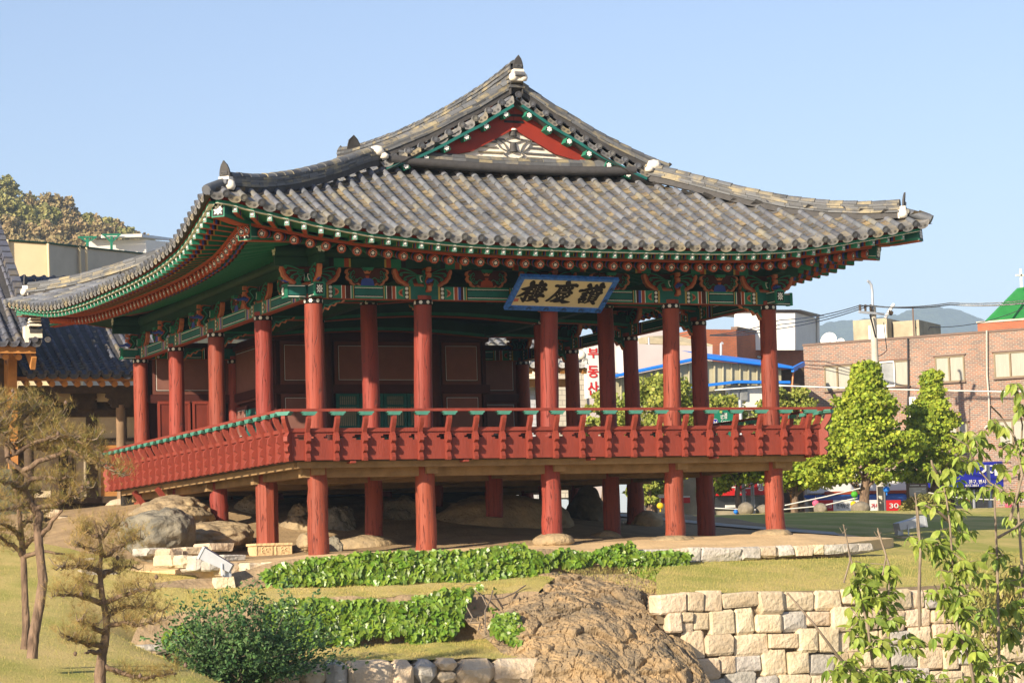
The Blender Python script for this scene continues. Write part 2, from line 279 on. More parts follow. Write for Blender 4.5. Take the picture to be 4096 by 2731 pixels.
# ------------------------------------------------------------------ mesh tools
class MB:
    """collects faces with material slots and links them as ONE mesh object"""
    def __init__(s): s.v = []; s.f = []; s.m = []; s.mats = []; s.sm = []
    def slot(s, mat):
        if mat not in s.mats: s.mats.append(mat)
        return s.mats.index(mat)
    def add(s, vs, fs, mat, smooth=False):
        o = len(s.v); k = s.slot(mat)
        s.v.extend([tuple(map(float, q)) for q in vs])
        for f in fs: s.f.append([i+o for i in f]); s.m.append(k); s.sm.append(smooth)
        return s
    def box(s, c, sz, mat, R=None):
        x, y, z = [q/2 for q in sz]
        vs = [(-x,-y,-z),(x,-y,-z),(x,y,-z),(-x,y,-z),(-x,-y,z),(x,-y,z),(x,y,z),(-x,y,z)]
        c = np.array(c, float)
        if R is not None: vs = [np.array(R) @ np.array(q) for q in vs]
        vs = [np.array(q)+c for q in vs]
        return s.add(vs, [(0,3,2,1),(4,5,6,7),(0,1,5,4),(1,2,6,5),(2,3,7,6),(3,0,4,7)], mat)
    def beam(s, a, b, w, h, mat, up=(0, 0, 1)):
        """square bar from a to b"""
        a = np.array(a, float); b = np.array(b, float); d = b-a; L = np.linalg.norm(d); d /= L
        u = np.array(up, float); r = np.cross(d, u)
        if np.linalg.norm(r) < 1e-5: r = np.cross(d, (1, 0, 0))
        r /= np.linalg.norm(r); u = np.cross(r, d)
        R = np.stack([r, d, u], 1)
        return s.box((a+b)/2, (w, L, h), mat, R)
    def tube(s, pts, rad, mat, n=8, caps=True, smooth=True):
        pts = [np.array(p, float) for p in pts]; k = len(pts)
        rad = [rad]*k if np.isscalar(rad) else list(rad)
        vs = []; ref = None
        for i, p in enumerate(pts):
            d = pts[min(i+1, k-1)]-pts[max(i-1, 0)]; d = d/(np.linalg.norm(d)+1e-9)
            if ref is None:
                ref = np.cross(d, (0, 0, 1)) if abs(d[2]) < 0.9 else np.cross(d, (0, 1, 0))
            r = ref - d*(ref@d); r /= np.linalg.norm(r)+1e-9; ref = r; u = np.cross(d, r)
            for j in range(n):
                a = 2*math.pi*j/n; vs.append(p+rad[i]*(math.cos(a)*r+math.sin(a)*u))
        fs = [(i*n+j, i*n+(j+1) % n, (i+1)*n+(j+1) % n, (i+1)*n+j) for i in range(k-1) for j in range(n)]
        s.add(vs, fs, mat, smooth)
        if caps: s.add(vs[:n], [tuple(range(n))[::-1]], mat); s.add(vs[-n:], [tuple(range(n))], mat)
        return s
    def lathe(s, prof, mat, c=(0, 0, 0), n=12, smooth=True):
        vs = []; k = len(prof)
        for r, z in prof:
            for j in range(n):
                a = 2*math.pi*j/n; vs.append((c[0]+r*math.cos(a), c[1]+r*math.sin(a), c[2]+z))
        fs = [(i*n+j, i*n+(j+1) % n, (i+1)*n+(j+1) % n, (i+1)*n+j) for i in range(k-1) for j in range(n)]
        return s.add(vs, fs, mat, smooth)
    def poly(s, pts, mat): return s.add(pts, [tuple(range(len(pts)))], mat)
    def prism(s, prof, ex, mat):
        """profile polygon (3D points) extruded by vector ex"""
        n = len(prof); ex = np.array(ex, float); a = [np.array(p, float) for p in prof]; b = [p+ex for p in a]
        fs = [tuple(range(n))[::-1], tuple(range(n, 2*n))]+[(i, (i+1) % n, n+(i+1) % n, n+i) for i in range(n)]
        return s.add(a+b, fs, mat)
    def grid(s, P, mat, smooth=True, flip=False):
        P = np.asarray(P, float); a, b = P.shape[:2]
        fs = [(i*b+j, i*b+j+1, (i+1)*b+j+1, (i+1)*b+j) for i in range(a-1) for j in range(b-1)]
        if flip: fs = [f[::-1] for f in fs]
        return s.add(P.reshape(-1, 3), fs, mat, smooth)
    def merge(s, other, Mx=None):
        vs = np.array(other.v)
        if Mx is not None: A = np.array(Mx); vs = vs @ A[:3, :3].T + A[:3, 3]
        o = len(s.v); s.v.extend(map(tuple, vs)); km = [s.slot(q) for q in other.mats]
        for f, k, sm in zip(other.f, other.m, other.sm): s.f.append([i+o for i in f]); s.m.append(km[k]); s.sm.append(sm)
        return s
    def mesh(s, name):
        me = bpy.data.meshes.new(name); me.from_pydata(s.v, [], s.f)
        for q in s.mats: me.materials.append(q)
        me.polygons.foreach_set('material_index', s.m); me.polygons.foreach_set('use_smooth', s.sm)
        me.update(); return me
    def build(s, name, parent=None, origin=None):
        v = s.v
        if origin is not None:
            o = np.array(origin, float); s.v = [tuple(np.array(q)-o) for q in s.v]
        me = s.mesh(name); s.v = v
        ob = bpy.data.objects.new(name, me); COL.objects.link(ob)
        place(ob, parent, Matrix.Translation(origin) if origin is not None else Matrix.Identity(4))
        return ob

WM = {}
def place(ob, parent, Mw):
    Mw = Matrix(Mw)
    WM[ob.name] = Mw
    if parent is not None:
        ob.parent = parent; ob.matrix_parent_inverse = WM[parent.name].inverted()
    ob.matrix_basis = Mw
    return ob
def inst(me, name, parent, Mw):
    ob = bpy.data.objects.new(name, me); COL.objects.link(ob); return place(ob, parent, Mw)
def thing(name, label, cat, loc=(0, 0, 0), group=None):
    o = bpy.data.objects.new(name, None); COL.objects.link(o); o.empty_display_size = 0.2
    place(o, None, Matrix.Translation(loc)); tag(o, label, cat, group); return o
def tag(o, label=None, cat=None, group=None, kind=None):
    if label: o['label'] = label
    if cat: o['category'] = cat
    if group: o['group'] = group
    if kind: o['kind'] = kind
    return o
def bake(tmpl, mats_list, name, parent, kind='stuff'):
    """many copies of one template mesh as one object"""
    if not mats_list: return None
    V = np.array(tmpl.v); nv = len(V); A = np.array([np.array(m) for m in mats_list])
    allv = np.einsum('nij,vj->nvi', A[:, :3, :3], V) + A[:, None, :3, 3]
    me = bpy.data.meshes.new(name)
    fl = [len(f) for f in tmpl.f]; idx = np.concatenate([np.array(f) for f in tmpl.f]); n = len(A)
    loops = (idx[None, :] + (np.arange(n)*nv)[:, None]).ravel()
    tot = np.tile(fl, n); start = np.concatenate([[0], np.cumsum(tot)[:-1]])
    me.vertices.add(n*nv); me.vertices.foreach_set('co', allv.ravel())
    me.loops.add(len(loops)); me.loops.foreach_set('vertex_index', loops.astype(np.int32))
    me.polygons.add(len(tot)); me.polygons.foreach_set('loop_start', start.astype(np.int32))
    for q in tmpl.mats: me.materials.append(q)
    me.polygons.foreach_set('material_index', np.tile(tmpl.m, n).astype(np.int32)); me.polygons.foreach_set('use_smooth', np.tile(tmpl.sm, n))
    me.update(calc_edges=True); me.validate()
    ob = bpy.data.objects.new(name, me); COL.objects.link(ob); place(ob, parent, Matrix.Identity(4))
    if kind: ob['kind'] = kind
    return ob
def scatter(tmpl, mats_list, name, parent, cap=300, stuff_name=None):
    """the first `cap` copies as objects of their own, the rest joined"""
    me = tmpl.mesh(name)
    for m in mats_list[:cap]: inst(me, name, parent, m)
    if len(mats_list) > cap: bake(tmpl, mats_list[cap:], stuff_name or (name+'_field'), parent)
def frame(o, x, y, z):
    """matrix from origin and three axis vectors"""
    m = np.eye(4); m[:3, 0] = x; m[:3, 1] = y; m[:3, 2] = z; m[:3, 3] = o; return Matrix(m.tolist())
def nrm(v): v = np.array(v, float); return v/(np.linalg.norm(v)+1e-12)
def lerp(a, b, t): return np.array(a)*(1-t)+np.array(b)*t
def flower(mb, c, u, v, r, mat=None, n=8, off=None):
    """little painted blossom: a ring of dots round a centre dot"""
    mat = mat or WHITEP; c = np.array(c, float); u = np.array(u); v = np.array(v)
    if off is not None: c = c+np.array(off)
    for k in range(7):
        a = k*math.pi/3; cc = c+(0 if k == 6 else 1)*r*0.64*(math.cos(a)*u+math.sin(a)*v)
        mb.poly([cc+r*0.36*(math.cos(t)*u+math.sin(t)*v) for t in np.arange(5)*2*math.pi/5], mat)
def petal_panel(mb, c, u, v, w, h, nrm_):
    """square beam end painted with an eight-petalled white flower on black in a green frame"""
    c = np.array(c, float); u = np.array(u); v = np.array(v); n = np.array(nrm_)
    q = lambda a, b, d: c+u*a+v*b+n*d
    mb.poly([q(-w, -h, .003), q(w, -h, .003), q(w, h, .003), q(-w, h, .003)], GREEN)
    W, H = w*.84, h*.84
    mb.poly([q(-W, -H, .006), q(W, -H, .006), q(W, H, .006), q(-W, H, .006)], BLACKP)
    for k in range(8):
        a = k*math.pi/4; L = (0.92 if k % 2 == 0 else 1.15); ca, sa = math.cos(a), math.sin(a); wd = 0.22
        pts = [(0.22, 0), (0.55, wd), (0.80, wd*.75), (L, 0), (0.80, -wd*.75), (0.55, -wd)]
        mb.poly([q((r*ca-t*sa)*W*.9, (r*sa+t*ca)*H*.9, .009) for r, t in pts], WHITEP)
    mb.poly([q(.2*W*math.cos(t), .2*H*math.sin(t), .012) for t in np.arange(8)*math.pi/4], WHITEP)
# ================================================================== PAVILION
PX = [0.0, 2.401, 5.217, 8.050, 10.4]
PY = [0.0, 3.289, 6.892, 10.360, 13.583]
pav = thing('pavilion', 'large open red and green timber pavilion with grey tiled roof on tall red posts', 'pavilion', (5.2, 6.8, -1.9))
XL, XR, YF, YB = -2.97, 12.80, -2.97, 16.10
XC, YC, HX, HY = (XL+XR)/2, (YF+YB)/2, (XR-XL)/2, (YB-YF)/2
TF = [(-2.97, 4.66), (-2.413, 4.60), (-2.046, 4.509), (-1.692, 4.454), (-1.342, 4.383), (-1.0, 4.325), (-0.646, 4.257), (-0.311, 4.205), (0.037, 4.16),
      (0.395, 4.11), (0.736, 4.083), (1.077, 4.059), (1.431, 4.026), (1.781, 4.002), (2.47, 3.964), (3.171, 3.945), (4.554, 3.933), (5.954, 3.929),
      (6.996, 3.928), (7.671, 3.933), (8.366, 3.943), (9.06, 3.970), (9.747, 4.021), (10.438, 4.118), (11.13, 4.233), (11.806, 4.347), (12.519, 4.486), (12.8, 4.54)]
TL = [(-2.97, 4.66), (-2.471, 4.568), (-2.086, 4.50), (-1.305, 4.376), (-0.638, 4.25), (-0.299, 4.195), (0.35, 4.11), (0.777, 4.085), (1.619, 4.045), (2.352, 4.012),
      (3.109, 3.999), (4.641, 3.996), (6.189, 4.01), (7.689, 4.031), (9.168, 4.054), (10.645, 4.107), (11.39, 4.144), (12.126, 4.196), (12.934, 4.274),
      (13.734, 4.379), (14.553, 4.495), (15.313, 4.606), (16.10, 4.76)]
def over(s): return 2.6+0.37*min(1.0, abs(s))**2.5
class Side:
    """one eave: t runs along it, d inward from it, o outward from the column line"""
    def __init__(s, kind):
        s.kind = kind; fx = kind in ('front', 'back')
        s.tab = TF if fx else TL; s.c = XC if fx else YC; s.h = HX if fx else HY
        s.t0, s.t1 = (XL, XR) if fx else (YF, YB)
        s.inw = {'front': (0, 1), 'back': (0, -1), 'left': (1, 0), 'right': (-1, 0)}[kind]
        s.al = (1, 0) if fx else (0, 1)
        s.base = {'front': 0.0, 'back': YB+YF, 'left': 0.0, 'right': XR+XL}[kind]     # column line the overhang counts from
    def ov(s, t): return over((t-s.c)/s.h)
    def zd(s, t):
        a = s.tab
        return float(np.interp(t, [p[0] for p in a], [p[1] for p in a]))
    def pt(s, t, o, z):
        """world point at overhang o outside the column line"""
        if s.kind == 'front': return np.array([t, s.base-o, z])
        if s.kind == 'back': return np.array([t, s.base+o, z])
        if s.kind == 'left': return np.array([s.base-o, t, z])
        return np.array([s.base+o, t, z])
    def f(s, d): return .44*d+.021*d*d if s.kind in ('front', 'back') else .27*d+.0235*d*d
    def S(s, t, d): return s.zd(t)+0.10+s.f(max(d, 0))
    def surf(s, t, d, lift=0.0): return s.pt(t, s.ov(t)-d, s.S(t, d)+lift)
    def dmax(s, t):
        o = s.ov(t)
        if s.kind in ('front', 'back'):
            lim = -2.97+(t-XL)*.827 if t < 1.95 else (-2.97+(XR-t)*.827 if t > 9.83-1.95 else 1.1)
            lim = min(lim, 1.1); return max(lim+o, 0.02)
        if 0.9 < t < 12.23: return XC+o
        tt = t if t < YC else (YB+YF-t)
        return max(-2.97+(tt+2.97)/.827+o, 0.02)
SF, SL, SR, SB = Side('front'), Side('left'), Side('right'), Side('back')

# ---- posts and columns
def post(cx, cy, zb, zt, r0, r1, mat, name, parent, n=18, lean=(0, 0), wob=0.0, seed=0):
    q = random.Random(seed); mb = MB(); pts = []; rr = []
    for i in range(9):
        t = i/8; pts.append((cx+lean[0]*(1-t)+q.uniform(-wob, wob), cy+lean[1]*(1-t), zb+(zt-zb)*t)); rr.append((r0+(r1-r0)*t)*(1+q.uniform(-.02, .02)))
    mb.tube(pts, rr, mat, n); return mb.build(name, parent, (cx, cy, zb))
GZ = {(0, 0): -1.93, (1, 0): -1.95, (2, 0): -1.62, (3, 0): -1.82, (4, 0): -1.67, (0, 1): -1.66, (0, 2): -1.15, (0, 3): -0.55, (0, 4): -0.45,
      (1, 1): -1.62, (2, 1): -0.95, (3, 1): -1.75, (4, 1): -1.82, (4, 2): -1.30, (4, 3): -0.95, (4, 4): -0.8}
LEAN = {(0, 0): (0.0, 0), (1, 0): (-.07, 0), (2, 0): (-.09, 0), (3, 0): (-.07, 0), (4, 0): (-.02, 0)}
SHIFT = {(0, 0): .05, (0, 4): -.05, (0, 1): 0.01}
inner = [(1, 1), (3, 1), (1, 2), (3, 2)]
for i in range(5):
    for j in range(5):
        per = i in (0, 4) or j in (0, 4)
        if not per and (i, j) not in inner and (i, j) not in ((2, 1), (2, 2), (1, 3), (2, 3), (3, 3)): continue
        x, y = PX[i]+SHIFT.get((i, j), 0), PY[j]; zt = 3.25 if per else 3.62
        if per or (i, j) in inner:
            c = post(x, y, 0.0, zt, .195, .18, COLUMN, 'column', pav, lean=LEAN.get((i, j), (0, 0)), wob=.006, seed=i*7+j)
            mb = MB(); zb = 3.06 if per else 3.42
            mb.lathe([(.186, 0), (.190, 0.0), (.190, .105), (.18, .105)], BLACKP, (x, y, zb), 18)
            for k in range(8):
                a = k*math.pi/4+.2; u = np.array([-math.sin(a), math.cos(a), 0]); n_ = np.array([math.cos(a), math.sin(a), 0])
                flower(mb, np.array([x, y, zb+.052])+n_*.194, u, np.array([0, 0, 1.]), .042)
            mb.build('column_band', pav, (x, y, zb))
        zg = GZ.get((i, j), -0.6)
        if (i, j) == (0, 1):                       # squared post on a carved block
            mb = MB(); ax = .235
            prof = [(ax*math.cos(a), ax*math.sin(a)) for a in np.array([-20, 20, 70, 110, 160, 200, 250, 290])*math.pi/180]
            mb.prism([(x+a, y+b, zg) for a, b in prof], (0, 0, -.12-zg), COLUMN); mb.build('lower_post', pav, (x, y, zg))
        else:
            post(x+LEAN.get((i, j), (0, 0))[0], y, zg-.25, -.10, .215 if per else .19, .195, COLUMN, 'lower_post', pav, wob=.014, seed=50+i*7+j, lean=(rnd.uniform(-.02, .02), 0))

# ---- deck
deck = MB(); deck.box((5.2, 6.73, -.07), (11.7, 14.75, .10), RAWDK)
deck_o = deck.build('deck', pav, (5.2, 6.8, -.07))
for k in range(25):
    mb = MB(); yy = -.34+k*.588
    mb.box((0, 0, 0), (11.66, .57, .03), RAWDK); inst(mb.mesh('floor_plank'), 'floor_plank', deck_o, Matrix.Translation((5.2, yy+.0, -.003)))
for x in PX:
    MB().beam((x, -.30, -.25), (x, 14.0, -.25), .24, .24, RAW).build('floor_beam', pav)
for y in PY:
    MB().beam((-.30, y+.01, -.28), (10.8, y+.01, -.28), .22, .26, RAW).build('floor_beam', pav)
for k in range(12):
    x = -.45+k*.98
    MB().beam((x, -.36, -.17), (x, 3.2, -.17), .12, .09, RAW).build('floor_joist', pav)
for k in range(8):
    y = .5+k*1.75
    MB().beam((-.36, y, -.175), (2.3, y, -.175), .12, .085, RAW).build('floor_joist', pav)
# plank under the rail boards with red pegs
for a, b in (((-.50, -.46, -.18), (10.9, -.46, -.18)), ((-.46, -.3, -.182), (-.46, 13.9, -.182))):
    MB().beam(a, b, .12, .12, RAW).build('edge_beam', pav)
for x in (.55, 2.95, 5.75, 8.6, 10.9):
    MB().beam((x, -.79, -.145), (x, -.50, -.145), .10, .04, RED).build('edge_peg', pav)
for y in (10.0, 12.2):
    MB().beam((-.1, y, -.9), (-.62, y, -.2), .09, .12, RED).build('deck_brace', pav)

# ---- railing
rail = MB(); rail.box((5.2, -.745, -.10), (.01, .01, .01), RED)
OB, OT = .74, .93
def rail_side(p0, p1, outw, nb, vis=True):
    """boards, mid rail, top rail and bracket posts from p0 to p1 (xy of the board line)"""
    p0 = np.array(p0, float); p1 = np.array(p1, float); al = nrm(p1-p0); L = np.linalg.norm(p1-p0); ow = np.array(outw, float)
    V = lambda s, o, z: np.array([*(p0+al*s+ow*o), z])
    def bar(name, s0, s1, o, z, w, h, mat): MB().beam(V(s0, o, z), V(s1, o, z), w, h, mat).build(name, pav)
    bar('rail_board', 0, L, 0, .075, .05, .35, RED)
    # pierced board: strips round cloud-shaped openings
    mb = MB(); n = nb; st = L/n
    for k in range(n):
        a, b = k*st, (k+1)*st; m = (a+b)/2; hw = min(.20, st*.36)
        for z0, z1 in ((.25, .29), (.40, .45)): mb.beam(V(a, 0, (z0+z1)/2), V(b, 0, (z0+z1)/2), .045, z1-z0, RED)
        for sgn in (-1, 1):
            e = a if sgn < 0 else b
            for zz, fr in ((.3085, .62), (.345, 1.0), (.382, .75)):
                x1 = m+sgn*hw*fr; mb.beam(V(e, 0, zz), V(x1, 0, zz), .045, .0372, RED)
    mb.build('pierced_board', pav)
    bar('mid_rail', -.02, L+.02, .02, .487, .085, .075, RED)
    bar('top_rail', -.17, L+.17, OT-OB, .868, .075, .055, RED)
    prof = [(-.03, -.12), (.03, -.12), (.05, -.10), (.105, -.125), (.125, -.06), (.070, .03), (.085, .045), (.135, .075), (.145, .145), (.080, .215), (.095, .23),
            (.155, .27), (.150, .36), (.085, .44), (.125, .52), (.185, .62), (.215, .70), (.215, .765), (.125, .765), (.10, .68), (.045, .58), (.0, .50), (-.03, .45)]
    me = None
    tm = MB(); w = .085
    tm.prism([(-w/2, u, z) for u, z in prof], (w, 0, 0), RED)
    cm = MB()
    cp = [(-.10, .765), (.10, .765), (.125, .785), (.12, .80), (.155, .815), (.155, .84), (-.155, .84), (-.155, .815), (-.12, .80), (-.125, .785)]
    cm.prism([(q, .10, z) for q, z in cp], (0, .13, 0), CAPGREEN)
    me1, me2 = tm.mesh('baluster'), cm.mesh('rail_cap')
    for k in range(nb):
        s = (k+.5)*st if nb < 3 else .34+(L-.68)*k/(nb-1)
        m_ = frame(V(s, 0.012, 0), (*al, 0), (*ow, 0), (0, 0, 1))
        b_ = inst(me1, 'baluster', pav, m_); inst(me2, 'rail_cap', b_, m_)
    return me1, me2
mA = rail_side((-OB, -OB), (10.4+OB, -OB), (0, -1), 20)
rail_side((-OB, 13.58+.5), (-OB, -OB), (-1, 0), 25)
rail_side((10.4+OB, -OB), (10.4+OB, 10.2), (1, 0), 18)
for cx, cy, ox, oy in ((-OB, -OB, -1, -1), (10.4+OB, -OB, 1, -1), (-OB, 14.08, -1, 1)):
    ow = nrm((ox, oy, 0)); al = nrm((-oy, ox, 0)); m_ = frame((cx, cy, 0), al, ow*1.25, (0, 0, 1))
    b_ = inst(mA[0], 'baluster', pav, m_); inst(mA[1], 'rail_cap', b_, m_)

# ---- painted beams: bands near both ends, panel with white and black lines between
def painted_beam(a, b, w, h, name='beam', e0=.30, e1=.30, ends=True, dim=False):
    a = np.array(a, float); b = np.array(b, float); d = b-a; L = np.linalg.norm(d); d = d/L
    r = nrm(np.cross(d, (0, 0, 1))); u = np.cross(r, d)
    mb = MB(); mb.beam(a, b, w, h, TEAL)
    mb.beam(a-u*(h/2+.006), b-u*(h/2+.006), w*.9, .012, ORANGE)
    bands = [(.0, .045, YELP), (.045, .14, BLACKP), (.14, .34, GREEN), (.34, .355, WHITEP), (.355, .43, ORANGE), (.43, .44, WHITEP), (.44, .50, BLUEP if L > 2.5 else DRED), (.50, .555, DRED), (.555, .57, WHITEP), (.57, .61, GREEN), (.61, .63, YELP), (.63, .65, BLACKP)]
    for sg in (1, -1):
        n_ = r*sg
        P = lambda s, z, o: a+d*s+u*z+n_*(w/2+o)
        def strip(s0, s1, z0, z1, mat, o=.003):
            q = [P(s0, z0, o), P(s1, z0, o), P(s1, z1, o), P(s0, z1, o)]
            mb.poly(q if sg < 0 else q[::-1], mat)
        sc = min(1.0, L/2.6)
        for z in (1, -1):
            strip(e0+.65*sc, L-e1-.65*sc, z*h*.5-(z > 0)*h*.16, z*h*.5+(z < 0)*h*.16, GREEN)
            zc = z*h*.325; strip(e0+.65*sc, L-e1-.65*sc, zc-.008, zc+.008, WHITEP, .005)
            zc = z*h*.275; strip(e0+.65*sc, L-e1-.65*sc, zc-.010, zc+.010, BLACKP, .005)
        for s0, s1, mat in bands:
            for end in (0, 1):
                q0, q1 = e0+s0*sc, e0+s1*sc
                if end: q0, q1 = L-e1-s1*sc, L-e1-s0*sc
                strip(q0, q1, -h*.495, h*.495, mat, .004)
        for end in (0, 1):
            q = e0+.0925*sc
            s_ = q if not end else L-e1-.0925*sc
            for z in (-.32, 0, .32): flower(mb, P(s_, z*h, .008), d, u, .038)
            s_ = e0+.235*sc if not end else L-e1-.235*sc
            cc = P(s_, 0, .008); dd = d*(1 if not end else -1)
            mb.poly([cc+dd*x_+u*z_ for x_, z_ in ((-.06, .085), (.02, .05), (.05, 0), (.02, -.05), (-.06, -.085), (-.025, -.03), (-.01, 0), (-.025, .03))], LORANGE)
            mb.poly([cc+dd*(x_*.5-.002)+u*z_*.5+n_*.003 for x_, z_ in ((-.06, .085), (.02, .05), (.05, 0), (.02, -.05), (-.06, -.085))], RED_BOARD)
    return mb.build(name, pav)
ZB = 3.305
for i in range(4):
    painted_beam((PX[i], -.0, ZB), (PX[i+1], -.0, ZB), .20, .265)
    painted_beam((PX[i], 13.583, ZB), (PX[i+1], 13.583, ZB), .20, .265)
    painted_beam((0, PY[i], ZB), (0, PY[i+1], ZB), .20, .265)
    painted_beam((10.4, PY[i], ZB), (10.4, PY[i+1], ZB), .20, .265)
def beam_end(c, d, w=.20, h=.265, L=.56):
    mb = MB(); c = np.array(c, float); d = np.array(d, float); r = nrm(np.cross(d, (0, 0, 1))); u = np.array([0, 0, 1.])
    mb.beam(c+d*.12, c+d*L, w*.92, h*.95, TEAL); mb.beam(c+d*(L-.05), c+d*(L+.012), w+.01, h+.01, GREEN)
    for sg in (1, -1):
        for z, m_ in ((.40, WHITEP), (.33, BLACKP), (-.40, WHITEP), (-.33, BLACKP)):
            mb.poly([c+d*s+u*(z*h+q)+r*sg*(w*.47) for s, q in ((.14, -.008), (L-.05, -.008), (L-.05, .008), (.14, .008))], m_)
    petal_panel(mb, c+d*(L+.012), r, u, w*.47, h*.47, d)
    return mb.build('beam_end', pav)
for x, y, ds in ((0, 0, ((-1, 0, 0), (0, -1, 0))), (10.4, 0, ((1, 0, 0), (0, -1, 0))), (0, 13.583, ((-1, 0, 0), (0, 1, 0))), (10.4, 13.583, ((1, 0, 0),))):
    for d in ds: beam_end((x, y, ZB), d)

# ---- winged brackets over the columns, flower-pot panels between
def scallop(cx, cz, w, h, n):
    """upper half-leaf outline with scalloped outer edge; returns (x, z) pairs going round one wing (x >= 0)"""
    pts = [(0, h), (w, h)]
    e = [(w, h), (w*.97, h*.66), (w*.90, h*.40), (w*.72, h*.16), (w*.50, 0.0)]
    out = []
    for (x0, z0), (x1, z1) in zip(e[:-1], e[1:]):
        dx, dz = x1-x0, z1-z0; L = math.hypot(dx, dz); nx, nz = -dz/L, dx/L
        if nx*(x0) < 0: nx, nz = -nx, -nz
        for t, b in ((0, 0), (.25, .8), (.5, 1), (.75, .8)): out.append((x0+dx*t+nx*L*.16*b, z0+dz*t+nz*L*.16*b))
    return pts[:1]+out+[(w*.50, 0), (.0, 0)]
def wing(c, d, out_n, w=.63, h=.36):
    """one bracket: both wings along d, painted on the outer face out_n"""
    c = np.array(c, float); d = np.array(d, float); n = np.array(out_n, float); u = np.array([0, 0, 1.])
    mb = MB(); mb.th = .09
    half = scallop(0, 0, w, h, 4)
    for sg in (1, -1):
        P = lambda x, z, o: c+d*sg*x+u*z+n*o
        pr = [P(x, z, -.045) for x, z in half]
        if sg > 0: pr = pr[::-1]
        mb.prism(pr, n*.09, LORANGE)
        inn = [P(x*.90+.015, h-(h-z)*.88, .049) for x, z in half]; mb.poly(inn, ORANGE)
        inn = [P(x*.84+.015, h-(h-z)*.80, .053) for x, z in half]; mb.poly(inn, DRED)
        for k, (ex, ez, b) in enumerate(((.54, .26, .06), (.48, .17, .055), (.40, .10, .045), (.30, .06, .04))):
            pts = []
            for t in np.linspace(0, 1, 7):
                x = .10+(ex-.10)*t*(w/.63); z = .17+.02*(3-k)+math.sin(t*2.2)*(.10-.022*k)+(ez-.17)*t*t*.8
                pts.append(P(x, z, .062))
            x, z = ex*(w/.63), pts[-1][2]-c[2]
            pts += [P(x+.025, z-.035, .062), P(x-.0, z-.055, .062), P(x-.03, z-.03, .062)]
            mb.tube(pts, [.006+.010*min(1, q/4) for q in range(len(pts))], GREEN, 5)
        mb.poly([P(x, z, .058) for x, z in ((.20, .0), (.32, .0), (.28, .13), (.24, .13))], GREEN)
    # capital block
    for o0, o1 in ((.0, .14),):
        mb.prism([c+d*x+u*z+n*.02 for x, z in ((-.11, .06), (.11, .06), (.15, .14), (.15, .235), (-.15, .235), (-.15, .14))], n*.13, GREEN)
        mb.poly([c+d*x+u*z+n*.154 for x, z in ((-.085, .085), (.085, .085), (.11, .15), (.11, .21), (-.11, .21), (-.11, .15))], WHITEP)
        mb.poly([c+d*x+u*z+n*.158 for x, z in ((-.070, .095), (.070, .095), (.095, .15), (.095, .20), (-.095, .20), (-.095, .15))], TEAL)
    return mb
def snout(c, n):
    """carved arm pointing outward with a crane's head, orange curls and green back"""
    c = np.array(c, float); n = np.array(n, float); r = nrm(np.cross(n, (0, 0, 1))); u = np.array([0, 0, 1.])
    mb = MB()
    prof = [(.12, .34), (.30, .36), (.36, .31), (.33, .25), (.38, .20), (.35, .14), (.29, .10), (.34, .02), (.40, -.04), (.38, -.11), (.30, -.14), (.26, -.06), (.20, .02), (.12, .04)]
    mb.prism([c+n*x+u*z-r*.045 for x, z in prof], r*.09, ORANGE)
    pr2 = [(x*.93, z*.9+.015) for x, z in prof]
    for sg in (1, -1): mb.poly([c+n*x+u*z+r*sg*.049 for x, z in pr2], DGREEN)
    for sg in (1, -1):
        mb.tube([c+n*x+u*z+r*sg*.05 for x, z in ((.14, .30), (.24, .30), (.29, .24), (.24, .18), (.20, .12), (.24, .06), (.30, -.02), (.27, -.08))], .014, GREEN, 5)
    mb.tube([c+n*x+u*z for x, z in ((.30, .06), (.42, .10), (.50, .07), (.62, .09))], [.04, .045, .03, .006], BLUEP, 6)
    for z0, z1 in ((.28, .36), (.16, .24), (-.12, -.02)):
        mb.box(c+n*.385+u*((z0+z1)/2-.0), (.08, .08, z1-z0), LORANGE, np.stack([r, n, u], 1))
    return mb
ZW = 3.438
wing_n = 0
def col_bracket(x, y, d, n, sn=True, w=.63):
    b = wing((x, y, ZW), d, n, w).build('bracket', pav, (x, y, ZW))
    if sn:
        m = snout((x, y, ZW), n); m.build('carved_arm', pav, (x, y, ZW))
for i, x in enumerate(PX): col_bracket(x, 0.0, (1, 0, 0), (0, -1, 0), sn=True)
for j, y in enumerate(PY): col_bracket(0.0, y, (0, 1, 0), (-1, 0, 0), sn=True)
for j, y in enumerate(PY[1:]): col_bracket(10.4, y, (0, 1, 0), (-1, 0, 0), sn=True)
# inner sides of the front row
for i, x in enumerate(PX[1:4]): col_bracket(x, 0.03, (1, 0, 0), (0, 1, 0), sn=False)
# scrolls under the beams inside
def under_scroll(c, d, n):
    c = np.array(c, float); d = np.array(d, float); n = np.array(n, float); u = np.array([0, 0, 1.]); mb = MB()
    pr = [(.15, 0), (.72, 0), (.66, -.06), (.56, -.05), (.50, -.13), (.42, -.11), (.36, -.21), (.28, -.18), (.22, -.30), (.15, -.32)]
    mb.prism([c+d*x+u*z-n*.04 for x, z in pr], n*.08, LORANGE)
    for sg in (1, -1): mb.poly([c+d*(x*.92+.01)+u*z*.82+n*sg*.045 for x, z in pr], DGREEN)
    for sg in (1, -1):
        mb.tube([c+d*x+u*z+n*sg*.05 for x, z in ((.60, -.03), (.46, -.06), (.36, -.12), (.28, -.10), (.24, -.18), (.18, -.24))], .016, GREEN, 5)
    mb.build('beam_scroll', pav)
for y in PY[:4]:
    under_scroll((0, y, 3.15), (1, 0, 0), (0, 1, 0)); under_scroll((10.4, y, 3.15), (-1, 0, 0), (0, 1, 0))
for x in PX[1:4]: under_scroll((x, 0, 3.15), (0, 1, 0), (1, 0, 0))
